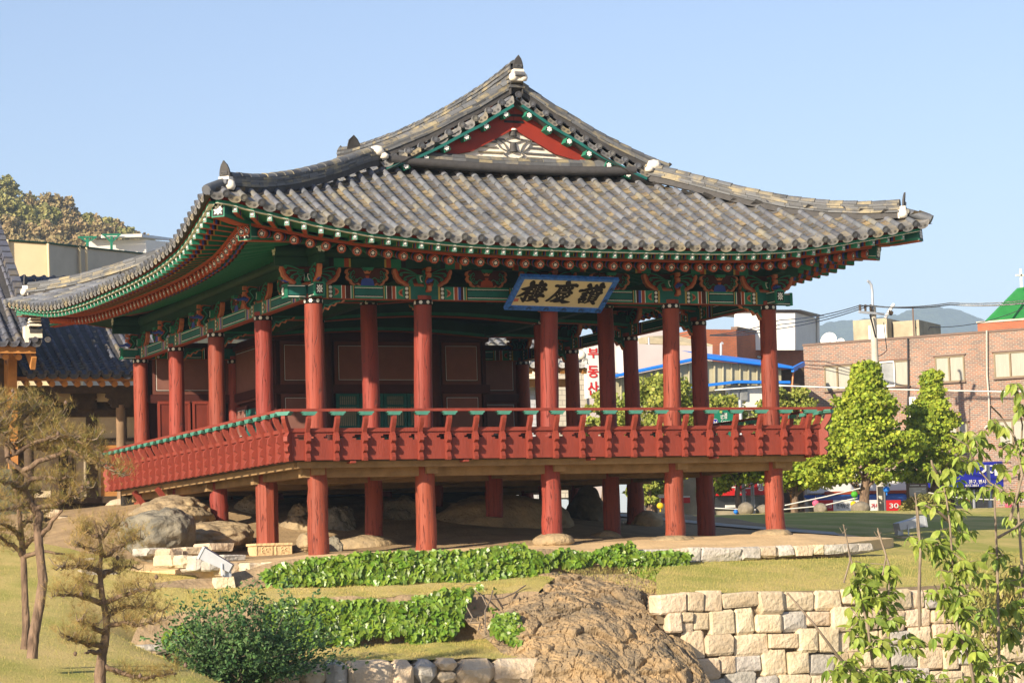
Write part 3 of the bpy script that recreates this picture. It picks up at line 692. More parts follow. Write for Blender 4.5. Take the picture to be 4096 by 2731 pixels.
def pot_panel(c, d, n, col):
    c = np.array(c, float); d = np.array(d, float); n = np.array(n, float); u = np.array([0, 0, 1.]); mb = MB()
    half = [(0, .36), (.36, .36), (.45, .33), (.47, .27), (.43, .235), (.46, .18), (.43, .12), (.38, .10), (.36, .04), (.29, .0), (.22, .035), (.17, 0), (.0, 0)]
    full = half+[(-x, z) for x, z in half[::-1][1:-1]]
    P = lambda x, z, o: c+d*x+u*z+n*o
    mb.prism([P(x, z, -.03) for x, z in full], n*.06, LORANGE)
    mb.poly([P(x*.88, .03+z*.92, .034) for x, z in full], DRED)
    mb.poly([P(x, z, .040) for x, z in ((-.15, .0), (.15, .0), (.125, .12), (.06, .16), (-.06, .16), (-.125, .12))], col)
    mb.poly([P(x, z, .040) for x, z in ((-.03, .16), (.03, .16), (.045, .21), (-.045, .21))], ORANGE)
    mb.poly([P(x, z, .042) for x, z in ((-.09, .31), (-.05, .25), (.05, .25), (.09, .31), (.04, .285), (0, .325), (-.04, .285))], LORANGE)
    for sg in (1, -1):
        mb.tube([P(sg*x, z, .045) for x, z in ((.10, .14), (.15, .17), (.21, .13), (.27, .075), (.33, .13), (.36, .20), (.34, .27), (.29, .31))], .010, GREEN, 5)
        for x, z in ((.30, .27), (.38, .25), (.30, .17), (.38, .16), (.24, .11)):
            mb.tube([P(sg*(x+.028*math.cos(t)), z+.028*math.sin(t), .046) for t in np.linspace(0, 5, 7)], .008, GREEN, 4)
    mb.prism([P(x, z, .02) for x, z in ((-.09, .31), (.09, .31), (.12, .37), (-.12, .37))], n*.10, GREEN)
    return mb.build('pot_panel', pav)
for i in range(4):
    m = (PX[i]+PX[i+1])/2; pot_panel((m, 0, ZW), (1, 0, 0), (0, -1, 0), BLUEP if i in (0, 3) else ORANGE)
    m = (PY[i]+PY[i+1])/2; pot_panel((0, m, ZW), (0, -1, 0), (-1, 0, 0), BLUEP)
    pot_panel((10.4, m, ZW), (0, 1, 0), (-1, 0, 0), BLUEP)
# purlin supports and purlins
for a, b in (((-.75, 0, 3.90), (11.15, 0, 3.90)), ((0, -.75, 3.90), (0, 14.35, 3.90)), ((10.4, -.75, 3.90), (10.4, 14.35, 3.90)), ((-.75, 13.583, 3.90), (11.15, 13.583, 3.90))):
    MB().beam(a, b, .13, .18, DGREEN).build('purlin_support', pav)
    aa, bb = np.array(a), np.array(b)
    mb = MB(); mb.tube([aa+(0, 0, .225), bb+(0, 0, .225)], .135, DGREEN, 12); dd = nrm(bb-aa)
    for x in [0]+[2.4, 5.2, 8.0, 10.4]:
        pass
    flower(mb, aa+(0, 0, .225)-dd*.004, nrm(np.cross(dd, (0, 0, 1))), np.array([0, 0, 1.]), .12)
    mb.build('purlin', pav)
for i in range(5):
    for sg in (-1, 1):
        for (mat, q0, q1) in ((BLACKP, .38, .48), (GREEN, .48, .70), (ORANGE, .70, .80), (YELP, .80, .84)):
            x = PX[i]+sg*(q0+q1)/2
            if 0 <= x <= 10.4: MB().beam((x-(q1-q0)/2, -.069, 3.90), (x+(q1-q0)/2, -.069, 3.90), .012, .176, mat).build('purlin_band', pav)
# inner cross beams
def bowed(a, b, rise, w, h, name):
    a = np.array(a, float); b = np.array(b, float); mb = MB(); n = 8
    for k in range(n):
        t0, t1 = k/n, (k+1)/n
        z = lambda t: rise*math.sin(math.pi*t)
        p, q = lerp(a, b, t0)+(0, 0, z(t0)), lerp(a, b, t1)+(0, 0, z(t1))
        mb.beam(p, q+(q-p)*.02, w, h, DGREEN); mb.beam(p-(0, 0, h*.5+.008), q-(0, 0, h*.5+.008), w*.8, .016, ORANGE); mb.beam(p-(0, w/2+.002, h*.36), q-(0, w/2+.002, h*.36), .006, .07, GREEN)
    return mb.build(name, pav)
for y in (3.289, 6.892, 10.36):
    bowed((0, y, 3.52), (2.4, y, 3.62), .03, .24, .26, 'cross_beam'); bowed((2.4, y, 3.62), (8.05, y, 3.62), .16, .28, .34, 'cross_beam'); bowed((8.05, y, 3.62), (10.4, y, 3.52), .03, .24, .26, 'cross_beam')
for x in (2.4, 8.05):
    MB().beam((x, 0, 3.60), (x, 10.36, 3.60), .22, .26, DGREEN).build('cross_beam', pav)

# ---- rafters
def rafter_tmpl():
    mb = MB(); mb.tube([(0, -2.9, 0), (0, 0, 0)], .088, GREEN, 10, caps=False); r = .088
    for a, b, m_ in ((-.10, -.0, ORANGE), (-.17, -.10, DGREEN), (-.22, -.17, BLUEP), (-.27, -.22, ORANGE), (-.33, -.27, DRED)):
        mb.tube([(0, a, 0), (0, b, 0)], r+.003, m_, 10, caps=False)
    c = lambda rr, y, n, ph=0.0: [(rr*math.cos(t+ph), y, rr*math.sin(t+ph)) for t in np.arange(n)*2*math.pi/n]
    mb.poly(c(r+.003, 0, 10)[::-1], ORANGE)
    st = [((.066 if k % 2 == 0 else .046)*math.cos(math.pi/2+k*math.pi/5), .004, (.066 if k % 2 == 0 else .046)*math.sin(math.pi/2+k*math.pi/5)) for k in range(10)]
    mb.poly([(x*1.08, .002, z*1.08) for x, y, z in st][::-1], WHITEP); mb.poly(st[::-1], BLACKP)
    flower(mb, (0, .007, 0), np.array([-1., 0, 0]), np.array([0, 0, 1.]), .034)
    return mb
def flyer_tmpl():
    w, h = .098, .115; mb = MB(); mb.box((0, -.62, 0), (w, 1.24, h), GREEN)
    mb.box((0, -.62, -h/2-.003), (w*.8, 1.235, .006), ORANGE)
    for a, b, m_ in ((-.22, -.17, ORANGE), (-.27, -.22, BLUEP), (-.33, -.27, DRED), (-.37, -.33, YELP)):
        mb.box((0, (a+b)/2, 0), (w+.006, b-a, h+.004), m_)
    for k, m_, s in ((.003, CAPGREEN, 1.0), (.005, WHITEP, .70), (.007, BLACKP, .62)):
        mb.poly([(x*w*.5*s, k, z*h*.5*s) for x, z in ((1, -1), (-1, -1), (-1, 1), (1, 1))], m_)
    flower(mb, (0, .009, 0), np.array([-1., 0, 0]), np.array([0, 0, 1.]), .027)
    return mb
rt, ft = rafter_tmpl(), flyer_tmpl()
rme, fme = rt.mesh('rafter'), ft.mesh('flying_rafter')
def eave_o(sd, t): return sd.ov(t)-2.6                       # extra overhang towards the corners
def rafter_end(sd, t): return sd.pt(t, 1.78+eave_o(sd, t)*.75, sd.zd(t)-.215-.10*abs((t-sd.c)/sd.h)**4)
def flyer_end(sd, t): return sd.pt(t, 2.44+eave_o(sd, t), sd.zd(t)-.085)
for sd, n in ((SF, 43), (SL, 53), (SR, 53)):
    lo, hi = sd.t0+1.05, sd.t1-1.05
    cl, ch = (1.3, 9.1) if sd.kind == 'front' else (1.3, 12.3)
    for k in range(n):
        t = lo+(hi-lo)*k/(n-1); tin = min(max(t, cl), ch); tin = tin+(t-tin)*.12
        e = rafter_end(sd, t); i_ = sd.pt(tin, -1.25, 4.62)
        yv = nrm(e-i_); xv = nrm(np.cross(yv, (0, 0, 1))); zv = np.cross(xv, yv)
        inst(rme, 'rafter', pav, frame(e, xv, yv, zv))
    lo, hi = sd.t0+.62, sd.t1-.62
    for k in range(n):
        t = lo+(hi-lo)*k/(n-1); tin = min(max(t, cl), ch); tin = t+(tin-t)*.24
        e = flyer_end(sd, t); i_ = sd.pt(tin, 1.15, sd.zd(tin)*.55+4.03*.45+.12)
        yv = nrm(e-i_); xv = nrm(np.cross(yv, (0, 0, 1))); zv = np.cross(xv, yv)
        inst(fme, 'flying_rafter', pav, frame(e, xv, yv, zv))
# curved eave battens and boarded soffits
for sd in (SF, SL, SR, SB):
    ts = np.linspace(sd.t0+.25, sd.t1-.25, 60); m1 = MB(); m2 = MB(); m3 = MB(); m4 = MB(); m5 = MB()
    A = [flyer_end(sd, t)+(0, 0, .088) for t in ts]
    for p, q in zip(A[:-1], A[1:]):
        m1.beam(p, q, .10, .055, GREEN); m1.beam(p-(0, 0, .0315), q-(0, 0, .0315), .104, .008, WHITEP)
    m1.build('eave_batten', pav)
    ts2 = np.linspace(sd.t0+.95, sd.t1-.95, 60); B = [rafter_end(sd, t)+(0, 0, .125) for t in ts2]
    for p, q in zip(B[:-1], B[1:]):
        m2.beam(p, q, .09, .05, ORANGE); m2.beam(p+(0, 0, .035), q+(0, 0, .035), .075, .02, GREEN)
    m2.build('rafter_batten', pav)
    # board above rafters, board above flying rafters
    P = [[sd.pt(t, o, 0) for o in (0, 0)] for t in ts2]
    rows = []
    for t in ts2:
        e = rafter_end(sd, t)+(0, 0, .095); tin = min(max(t, 1.0), sd.t1-3.9); i_ = sd.pt(tin, -1.3, 4.74); rows.append([e, lerp(e, i_, .5), i_, sd.pt(min(max(t, 2.6), sd.t1-5.4), -4.4, 5.9)])
    m3.grid(rows, DGREEN, False, flip=sd.kind in ('left', 'back')); m3.build('rafter_board', pav)
    rows = []
    for t in ts:
        e = flyer_end(sd, t)+(0, 0, .062); tt = min(max(t, sd.t0+.95), sd.t1-.95); i_ = rafter_end(sd, tt)+(0, 0, .22); rows.append([e, i_])
    m4.grid(rows, GREEN, False, flip=sd.kind in ('left', 'back')); m4.build('flying_rafter_board', pav)
    rows = [[flyer_end(sd, t)+(0, 0, .10), sd.pt(t, sd.ov(t)-.12, sd.zd(t)+.09)] for t in ts]
    m5.grid(rows, RED_BOARD, False); m5.build('tile_seat_board', pav)
# corner rafters
for sx, sy, x0, y0, zc in ((-1, -1, 0, 0, 0), (1, -1, 10.4, 0, -.08), (-1, 1, 0, 13.583, .10), (1, 1, 10.4, 13.583, .1)):
    kx = 1.0 if sx < 0 else .86; ky = 1.0 if sy < 0 else .84
    dv = nrm((sx*kx, sy*ky, 0)); d = lambda q: np.array([x0+sx*kx*q, y0+sy*ky*q, 0])
    mb = MB(); a, b = d(-1.0)+(0, 0, 4.62), d(1.93)+(0, 0, 4.20+zc)
    mb.beam(a, b, .27, .32, TEAL); f = nrm(b-a); r = nrm(np.cross(f, (0, 0, 1))); u = np.cross(r, f)
    mb.beam(a-u*.168, b-u*.168, .25, .016, ORANGE)
    for sg in (1, -1):
        mb.beam(lerp(a, b, .55)-u*.13+r*sg*.137, b-u*.13+r*sg*.137, .006, .05, GREEN); mb.beam(lerp(a, b, .55)-u*.10+r*sg*.138, b-u*.10+r*sg*.138, .006, .008, WHITEP)
    petal_panel(mb, b, -r, u, .145, .165, f); mb.build('corner_rafter', pav)
    mb = MB(); pts = [d(.95)+(0, 0, 4.50+zc*.5), d(1.6)+(0, 0, 4.46+zc*.7), d(2.2)+(0, 0, 4.46+zc), d(2.64)+(0, 0, 4.50+zc)]
    for p, q in zip(pts[:-1], pts[1:]):
        mb.beam(p, q+(q-p)*.01, .25, .27, TEAL); mb.beam(p-(0, 0, .14), q-(0, 0, .14), .23, .016, ORANGE)
        for sg in (1, -1): mb.beam(p-(0, 0, .10)+r*sg*.127, q-(0, 0, .10)+r*sg*.127, .006, .05, GREEN)
    f = nrm(pts[-1]-pts[-2]); r = nrm(np.cross(f, (0, 0, 1))); u = np.cross(r, f)
    petal_panel(mb, pts[-1]+f*.006, -r, u, .135, .145, f); mb.build('corner_rafter_tip', pav)

# ---- tiled roof
roof = MB()
for sd in (SF, SL, SR, SB):
    ts = np.linspace(sd.t0+.03, sd.t1-.03, 90); rows = []
    for t in ts:
        dm = sd.dmax(t); rows.append([sd.surf(t, dm*k/10, -.035) for k in range(11)])
    roof.grid(rows, TILE_PAN, True, flip=sd.kind in ('left', 'back'))
roof_o = roof.build('roof', pav, (4.9, 6.5, 4.5))
R0 = .071
def cov_tmpl(L=.33, r0=R0, r1=R0*.86, n=7):
    """half-round cover tile along +y (uphill), open underside"""
    mb = MB(); vs = []
    for y, r in ((0, r0), (L, r1)):
        for k in range(n): a = math.pi*k/(n-1); vs.append((r*math.cos(a), y, r*math.sin(a)))
    for k in range(n): a = math.pi*k/(n-1); vs.append((r0*.84*math.cos(a), 0, r0*.84*math.sin(a)))
    fs = [(k, k+1, n+k+1, n+k) for k in range(n-1)]+[(2*n+k, 2*n+k+1, k+1, k) for k in range(n-1)]
    mb.add(vs, fs, TILE, True); return mb
def endcov_tmpl(L=.33):
    mb = cov_tmpl(L); n = 14
    pts = [(R0*1.03*math.cos(a), -.004, R0*1.03*math.sin(a)+.0) for a in np.arange(n)*2*math.pi/n]; b = [(x, .035, z) for x, y, z in pts]
    o = len(mb.v); mb.add(pts+b, [tuple(range(n))]+[(k, n+k, n+(k+1) % n, (k+1) % n) for k in range(n)], TILE)
    for rr in (.072, .05):
        q = [(rr*math.cos(a), -.008, rr*math.sin(a)) for a in np.arange(n)*2*math.pi/n]; q2 = [((rr-.009)*math.cos(a), -.008, (rr-.009)*math.sin(a)) for a in np.arange(n)*2*math.pi/n]
        mb.add(q+q2, [(k, (k+1) % n, n+(k+1) % n, n+k) for k in range(n)], TILE_DARK)
    return mb
def pan_tmpl(W=.30, L=.27, sag=.05, n=5):
    mb = MB(); vs = []
    for y, zz in ((0, .030), (L, .006)):
        for k in range(n): q = k/(n-1)*2-1; vs.append((q*W/2, y, zz+sag*q*q))
    for k in range(n): q = k/(n-1)*2-1; vs.append((q*W/2, .002, .004+sag*q*q))
    mb.add(vs, [(k, k+1, n+k+1, n+k) for k in range(n-1)], TILE_PAN, False); mb.f += [[2*n+k, 2*n+k+1, k+1, k] for k in range(n-1)]; mb.m += [mb.slot(TILE_LIP)]*(n-1); mb.sm += [False]*(n-1); return mb
def drip_tmpl(W=.32, n=9):
    """end pan tile with its hanging crescent face"""
    mb = MB(); vs = []
    for y in (0, .27):
        for k in range(n): q = k/(n-1)*2-1; vs.append((q*W/2, y, .03+.05*q*q))
    mb.add(vs, [(k, k+1, n+k+1, n+k) for k in range(n-1)], TILE_DRIP, True)
    top = [((k/(n-1)*2-1)*W/2, 0, .03+.05*(k/(n-1)*2-1)**2) for k in range(n)]
    bot = [((k/(n-1)*2-1)*W/2*(.98), -.035, .055-0.15*math.sqrt(max(0, 1-((k/(n-1)*2-1))**2))**.8) for k in range(n)]
    fr = [(x, y-.02, z) for x, y, z in top]; fb = [(x, y-.02, z) for x, y, z in bot]
    mb.add(fr+fb, [(k+1, k, n+k, n+k+1) for k in range(n-1)], TILE_DRIP); mb.add(top+bot, [(k, k+1, n+k+1, n+k) for k in range(n-1)], TILE_DRIP)
    mb.add(fr+top, [(k, k+1, n+k+1, n+k) for k in range(n-1)], TILE_DRIP)
    for cx in (-.055, .055):
        for rr in (.030, .014):
            q = [(cx+rr*math.cos(a), -.046-.0, -.028+rr*math.sin(a)) for a in np.arange(8)*math.pi/4]; q2 = [(cx+(rr-.007)*math.cos(a), -.046, -.028+(rr-.007)*math.sin(a)) for a in np.arange(8)*math.pi/4]
            mb.add(q+q2, [(k, (k+1) % 8, 8+(k+1) % 8, 8+k) for k in range(8)], TILE_DARK)
    return mb
cov, ecov, pan, drip = cov_tmpl(), endcov_tmpl(), pan_tmpl(), drip_tmpl()
def tile_rows(sd, n, first, last, only_edge=False):
    C, E, Pn, D = [], [], [], []; sp = (last-first)/(n-1)
    def basis(t, d):
        e = .02; p0, p1 = sd.surf(t, d), sd.surf(t, d+e); y = nrm(p1-p0); x = np.array([*sd.al, 0.]) if sd.kind in ('front', 'right') else -np.array([*sd.al, 0.])
        q0, q1 = sd.surf(t-.02, d), sd.surf(t+.02, d); x = nrm((q1-q0)*(1 if sd.kind in ('front', 'right') else -1)); z = np.cross(x, y); return p0, x, y, z
    for i in range(n):
        t = first+sp*i; dm = sd.dmax(t); d = -.03
        jit = rnd.uniform(-.004, .004)
        p, x, y, z = basis(t, 0); E.append(frame(p+z*.055-y*.03+x*jit, x, y, z)); d = .28
        while d < dm-.05:
            p, x, y, z = basis(t, d); rz = rnd.uniform(-.012, .012); C.append(frame(p+z*(.052+rnd.uniform(-.006, .006))+x*(jit+rnd.uniform(-.005, .005)), nrm(x+y*rz), nrm(y-x*rz), z)); d += .295
    for i in range(-1, n):
        t = first+sp*(i+.5)
        if t < sd.t0+.12 or t > sd.t1-.12: continue
        dm = sd.dmax(t); p, x, y, z = basis(t, 0); D.append(frame(p+y*.02+z*.0, x, y, z)); d = .12
        while d < dm-.02 and not only_edge:
            p, x, y, z = basis(t, d); Pn.append(frame(p+z*(-.012+rnd.uniform(-.008, .008))+x*rnd.uniform(-.012, .012), x, nrm(y-x*rnd.uniform(-.02, .02)), z)); d += .165
    return C, E, Pn, D
Cf, Ef, Pf, Df = tile_rows(SF, 44, -2.58, 12.36)
Cl, El, Pl, Dl = tile_rows(SL, 53, -2.55, 15.70)
Cr, Er, Pr, Dr = tile_rows(SR, 53, -2.55, 15.70)
Cb, Eb, Pb, Db = tile_rows(SB, 44, -2.5, 12.3)
key = lambda m: (m.translation.y, m.translation.x)
Cf.sort(key=key)
scatter(cov, Cf+Cl+Cr+Cb, 'cover_tile', roof_o)
scatter(ecov, Ef+El+Er+Eb, 'eave_end_tile', roof_o)
Pf.sort(key=key)
scatter(pan, Pf+Pl+Pr+Pb, 'pan_tile', roof_o)
scatter(drip, Df+Dl+Dr+Db, 'drip_tile', roof_o)

# ---- ridges: courses of thin tiles under a rounded cap
RIDGE_THIN, RIDGE_CAP, RIDGE_BED = [], [], []
thin = MB(); thin.box((0, 0, 0), (1, 1, 1), TILE_RIDGE)
thin.v = [tuple(np.array(q)*(1 if q[2] < 0 or True else 1)) for q in thin.v]
capt = MB(); vs = []
for y, r in ((-.5, .5), (.5, .44)):
    for k in range(7): a = math.pi*k/6; vs.append((r*math.cos(a), y, r*math.sin(a)*1.1-.05))
capt.add(vs, [(k, k+1, 8+k, 7+k) for k in range(6)], TILE_RIDGE, True)
capt.add([vs[k] for k in range(7)], [tuple(range(7))], TILE_RIDGE)
core_mb = MB()
def ridge(path, top_z, bottom, width, courses, seg=.30, seed=0, bed=True):
    """path: list of xy; top_z(s), bottom(s) give heights along the run 0..1"""
    q = random.Random(seed); P = np.array(path, float); cum = np.concatenate([[0], np.cumsum(np.linalg.norm(np.diff(P, axis=0), axis=1))]); L = cum[-1]
    at = lambda s: np.array([np.interp(s*L, cum, P[:, 0]), np.interp(s*L, cum, P[:, 1])])
    def run(zf, w, h, lst, off, shape):
        s = -off
        while s < L:
            a, b = max(0, s), min(L, s+seg*.985); s += seg
            if b-a < .06: continue
            pa = np.array([*at(a/L), zf(a/L)]); pb = np.array([*at(b/L), zf(b/L)]); y = nrm(pb-pa); x = nrm(np.cross(y, (0, 0, 1))); z = np.cross(x, y)
            rr = q.uniform(-.03, .03); y2 = nrm(y+x*rr*.4); x2 = nrm(x-y*rr*.4)
            c = (pa+pb)/2+z*q.uniform(-.005, .005)+x*q.uniform(-.008, .008); Ls = np.linalg.norm(pb-pa)
            lst.append(frame(c, x2*w*(1+q.uniform(-.03, .03)), y2*Ls, z*h))
    H = lambda s: top_z(s)-.09-bottom(s)
    for k in range(courses):
        fr = (k+.35)/courses
        run(lambda s, fr=fr: bottom(s)+.08*(1-fr)+(H(s))*fr, width*(1-.12*fr), max(.022, H(.5)/courses*.62), RIDGE_THIN, q.uniform(0, seg), 0)
    run(lambda s: top_z(s)-.085, width*.88, .17, RIDGE_CAP, 0, 1)
    rows = []
    for s in np.linspace(0, 1, 24):
        p = at(s); p2 = at(min(1, s+.01)); p1 = at(max(0, s-.01)); t = nrm(np.array([*(p2-p1), 0])); n = np.array([t[1], -t[0], 0])*width*.40
        b, tz = bottom(s)-.05, top_z(s)-.09; rows.append([np.array([*p, b])-n, np.array([*p, tz])-n, np.array([*p, tz])+n, np.array([*p, b])+n])
    core_mb.grid(rows, TILE_DARK, False)
def tab(xs, ys): return lambda s: float(np.interp(s, xs, ys))
HS = [0, .135, .285, .44, .60, .76, .90, 1.0]
HZ = [5.25, 5.31, 5.44, 5.63, 5.86, 6.12, 6.38, 6.50]
HB = lambda z: z-.36
hipL = [(-2.40, -2.50), (1.86, 1.02)]; hipR = [(12.28, -2.52), (8.02, 1.05)]
hz = tab(HS, HZ); hzr = tab(HS, [5.17, 5.19, 5.28, 5.45, 5.70, 6.0, 6.26, 6.40])
ridge(hipL, hz, lambda s: hz(s)-.36, .30, 4, seed=1); ridge(hipR, hzr, lambda s: hzr(s)-.36, .30, 4, seed=2)
hzb = tab(HS, [5.34, 5.38, 5.49, 5.66, 5.88, 6.12, 6.36, 6.5])
ridge([(-2.40, 15.65), (1.86, 12.15)], hzb, lambda s: hzb(s)-.36, .30, 4, seed=3); ridge([(12.28, 15.65), (8.02, 12.1)], hzb, lambda s: hzb(s)-.36, .30, 4, seed=4)
mz = tab([0, .05, .13, .20, .35, .50, .64, .80, .93, 1], [8.46, 8.40, 8.31, 8.26, 8.21, 8.20, 8.23, 8.33, 8.44, 8.55])
ridge([(4.98, .78), (4.98, 12.25)], mz, lambda s: 7.66+.10*abs(2*s-1)**2, .34, 5, seed=5)
# gable verges
VX = [1.86, 2.2, 2.532, 2.859, 3.167, 3.459, 3.753, 4.077, 4.346, 4.645, 5.0]
VZ = [6.15, 6.284, 6.424, 6.553, 6.703, 6.859, 7.026, 7.18, 7.347, 7.528, 7.74]
VX = [1.2]+VX; VZ = [5.93]+VZ
vz = lambda x: float(np.interp(x if x <= 5 else 10.0-x, VX, VZ))
VERGE_END, VERGE_DRIP = [], []
for side, ys in ((0, .86), (1, 12.27)):
    n_ = np.array([0, -1., 0]) if side == 0 else np.array([0, 1., 0])
    for sg in (-1, 1):
        p0 = [(5.0+sg*3.60*(1-k/20), ys+n_[1]*-.16) for k in range(21)]
        tz = lambda s, sg=sg: vz(5.0+sg*3.60*(1-s))+.40
        if side == 0 or True: ridge(p0, tz, lambda s, tz=tz: tz(s)-.30, .26, 3, seed=7+side*2+sg)
        for k in range(9):
            x = 5.0+sg*(.355+.308*k); z = vz(x); tx = nrm((.1, 0, vz(x+.05)-vz(x-.05)))
            y_ = -n_; x_ = tx if side == 0 else -tx; up = np.cross(x_, y_)
            VERGE_END.append(frame(np.array([x, ys-.02*n_[1]*-1, z]), x_, y_, up))
            xm = x+sg*.154; tm = nrm((.1, 0, vz(xm+.05)-vz(xm-.05))); x2 = tm if side == 0 else -tm
            VERGE_DRIP.append(frame(np.array([xm, ys+.02, vz(xm)-.075]), x2, y_, np.cross(x2, y_)))
        VERGE_DRIP.append(frame(np.array([5.0+sg*.20, ys+.02, vz(5.0+sg*.2)-.085]), nrm((.1, 0, vz(5.0+sg*.2+.05)-vz(5.0+sg*.2-.05))), -n_, np.cross(nrm((.1, 0, vz(5.0+sg*.2+.05)-vz(5.0+sg*.2-.05))), -n_)))
    VERGE_END.append(frame((5.03, ys-.05, vz(5.0)-.03), (1, 0, 0) if side == 0 else (-1, 0, 0), -n_, (0, 0, 1)))
scatter(ecov, VERGE_END, 'verge_end_tile', roof_o); scatter(drip, VERGE_DRIP, 'verge_drip_tile', roof_o)
# ridge at the foot of the gable
gz = lambda x: 6.27+.055*((x-5.0)/2.3)**2+.02*(5-x)/3
ridge([(2.3+.27*k, 1.00) for k in range(20)], lambda s: gz(2.3+5.13*s)+.11, lambda s: gz(2.3+5.13*s)-.20, .22, 2, seed=20)
mb = MB(); mb.tube([(2.05+.3*k, .88, gz(2.05+.3*k)-.16) for k in range(20)], .10, TILE_DARK, 10); mb.build('gable_foot_roll', roof_o)
scatter(thin, RIDGE_THIN, 'ridge_course_tile', roof_o); scatter(capt, RIDGE_CAP, 'ridge_cap_tile', roof_o)
core_mb.build('ridge_core', roof_o)

# ---- ridge-end ornaments
def ornament(c, fwd, s=1.0, name='ridge_end_tile'):
    """white plaster boss with a dark pointed shield tile leaning outward above it"""
    c = np.array(c, float); f = nrm(fwd); r = nrm(np.cross(f, (0, 0, 1))); u = np.array([0, 0, 1.])
    P = lambda x, y, z: c+s*(r*x+f*y+u*z)
    mb = MB()
    for k in range(5): pass
    out = [(-.15, 0), (-.155, .10), (-.135, .20), (-.09, .31), (-.0, .42), (.09, .31), (.135, .20), (.155, .10), (.15, 0)]
    mb.prism([P(x, .05+.28*z*z-.02, z+.27) for x, z in out][::-1], -f*.05*s, TILE_DARK)
    for rr in (.10, .065, .03):
        mb.tube([P(rr*math.cos(a), .065+.28*(.14+rr*math.sin(a))**2, .41+rr*1.1*math.sin(a)) for a in np.linspace(math.pi, 2*math.pi, 7)], .008*s, TILE, 4)
    ob = mb.build(name, roof_o)
    mb = MB(); pr = [(-.15, .28), (-.17, .12), (-.16, -.06), (.16, -.06), (.17, .12), (.15, .28)]
    mb.prism([P(x, .07, z) for x, z in pr][::-1], -f*.22*s, PLASTER)
    for sg in (-1, 1): mb.lathe([(.0, -.05), (.075, -.035), (.10, .02), (.085, .09), (.05, .13), (0, .14)], PLASTER, P(sg*.155, 0, .0), 10)
    mb.build('plaster_boss', ob)
    mb = MB(); mb.tube([P(-.15, .11, .12), P(.15, .11, .12)], .075*s, TILE, 10); mb.build('boss_tile', ob)
    return ob
ornament((-2.47, -2.56, 4.93), (-.77, -.64, 0), .74)
ornament((12.33, -2.57, 4.80), (.77, -.64, 0), .74)
ornament((-2.47, 15.70, 5.03), (-.77, .64, 0), .74)
ornament((12.33, 15.68, 5.0), (.77, .64, 0), .74)
ornament((4.98, .70, 8.02), (0, -1, 0), .74)
ornament((4.98, 12.32, 8.12), (0, 1, 0), .7)
for x, z in ((1.80, 6.34), (8.20, 6.28)):
    sgn = -1 if x < 5 else 1
    mb = MB(); mb.lathe([(0, -.08), (.13, -.06), (.16, .03), (.12, .12), (0, .15)], PLASTER, (x, .86, z), 10); mb.lathe([(0, -.06), (.09, -.04), (.10, .03), (0, .10)], PLASTER, (x-sgn*.14, .80, z-.08), 8); mb.build('plaster_joint', roof_o)
mb = MB(); mb.prism([(1.20-.0, 1.0+z*.3, 6.42+z) for z in (0,)]+[(1.35, 1.0, 6.44), (1.50, 1.0, 6.50), (1.42, .95, 6.62), (1.32, .9, 6.70), (1.22, .92, 6.60)], (0, .05, 0), TILE_DARK); mb.build('ridge_end_tile', roof_o)
mb = MB(); mb.prism([(8.40, 1.0, 6.24), (8.60, 1.0, 6.26), (8.70, .95, 6.36), (8.64, .95, 6.40), (8.52, .95, 6.30)], (0, .05, 0), TILE_DARK); mb.build('ridge_end_tile', roof_o)
# corner eave tips
for x, y, z, dx, dy in ((XL+.10, YF+.10, 4.86, -.75, -.66), (XR-.10, YF+.10, 4.74, .75, -.66)):
    mb = MB(); d = nrm((dx, dy, 0)); p = np.array([x, y, z])
    for k in range(7): pass
    mb.tube([p-d*.45+(0, 0, .16), p-d*.2+(0, 0, .07), p+(0, 0, 0), p+d*.10-(0, 0, .05)], [.085, .09, .095, .10], TILE, 10); mb.build('corner_end_tile', roof_o)

# ---- gable face
gable = MB()
gable.poly([(2.2, 1.30, 6.2), (7.8, 1.30, 6.2), (5.0, 1.30, 7.75)], RED_BOARD)
gable_o = gable.build('gable', pav, (5, 1.6, 6.5))
for sg in (-1, 1):
    mb = MB(); top = [(5.0+sg*q, vz(5.0+sg*q)-.10) for q in (0.004, .5, 1.2, 2.0, 2.8)]
    bot = [(5.0+sg*2.35, 6.33), (5.0+sg*1.55, 6.36), (5.0+sg*.95, 6.50), (5.0+sg*.004, 7.00)]
    mb.prism([(x, 1.06, z) for x, z in (top+bot if sg > 0 else (top+bot)[::-1])], (0, .06, 0), RED_BOARD); mb.build('barge_board', gable_o)
    mb = MB(); ps = [(5.0+sg*q, .93, vz(5.0+sg*q)-.20) for q in np.linspace(.1, 3.0, 12)]
    for p, q in zip(ps[:-1], ps[1:]): mb.beam(p, q, .24, .04, DGREEN)
    for p, q in zip(ps[:-1], ps[1:]): mb.beam(np.array(p)+(0, -.10, -.01), np.array(q)+(0, -.10, -.01), .05, .06, TEAL)
    mb.build('verge_board', gable_o)
    for k in range(6):
        x = 5.0+sg*(.02+.46*k+.25); z = vz(x)-.30; t = nrm((.1, 0, vz(x+.05)-vz(x-.05))); n_ = np.cross(t, (0, 1, 0)); R = np.stack([t, (0, 1, 0), n_], 1)
        mb = MB(); mb.box((x, .955, z), (.15, .22, .15), GREEN, R)
        mb.poly([np.array((x, .843, z))+t*a*.066+n_*b*.066 for a, b in ((1, -1), (1, 1), (-1, 1), (-1, -1))][::-1], BLACKP)
        flower(mb, (x, .839, z), t, n_, .062); mb.box((x, .955, z-.0)-n_*.077*-1, (.10, .215, .012), DRED, R); mb.build('verge_block', gable_o)
mb = MB()
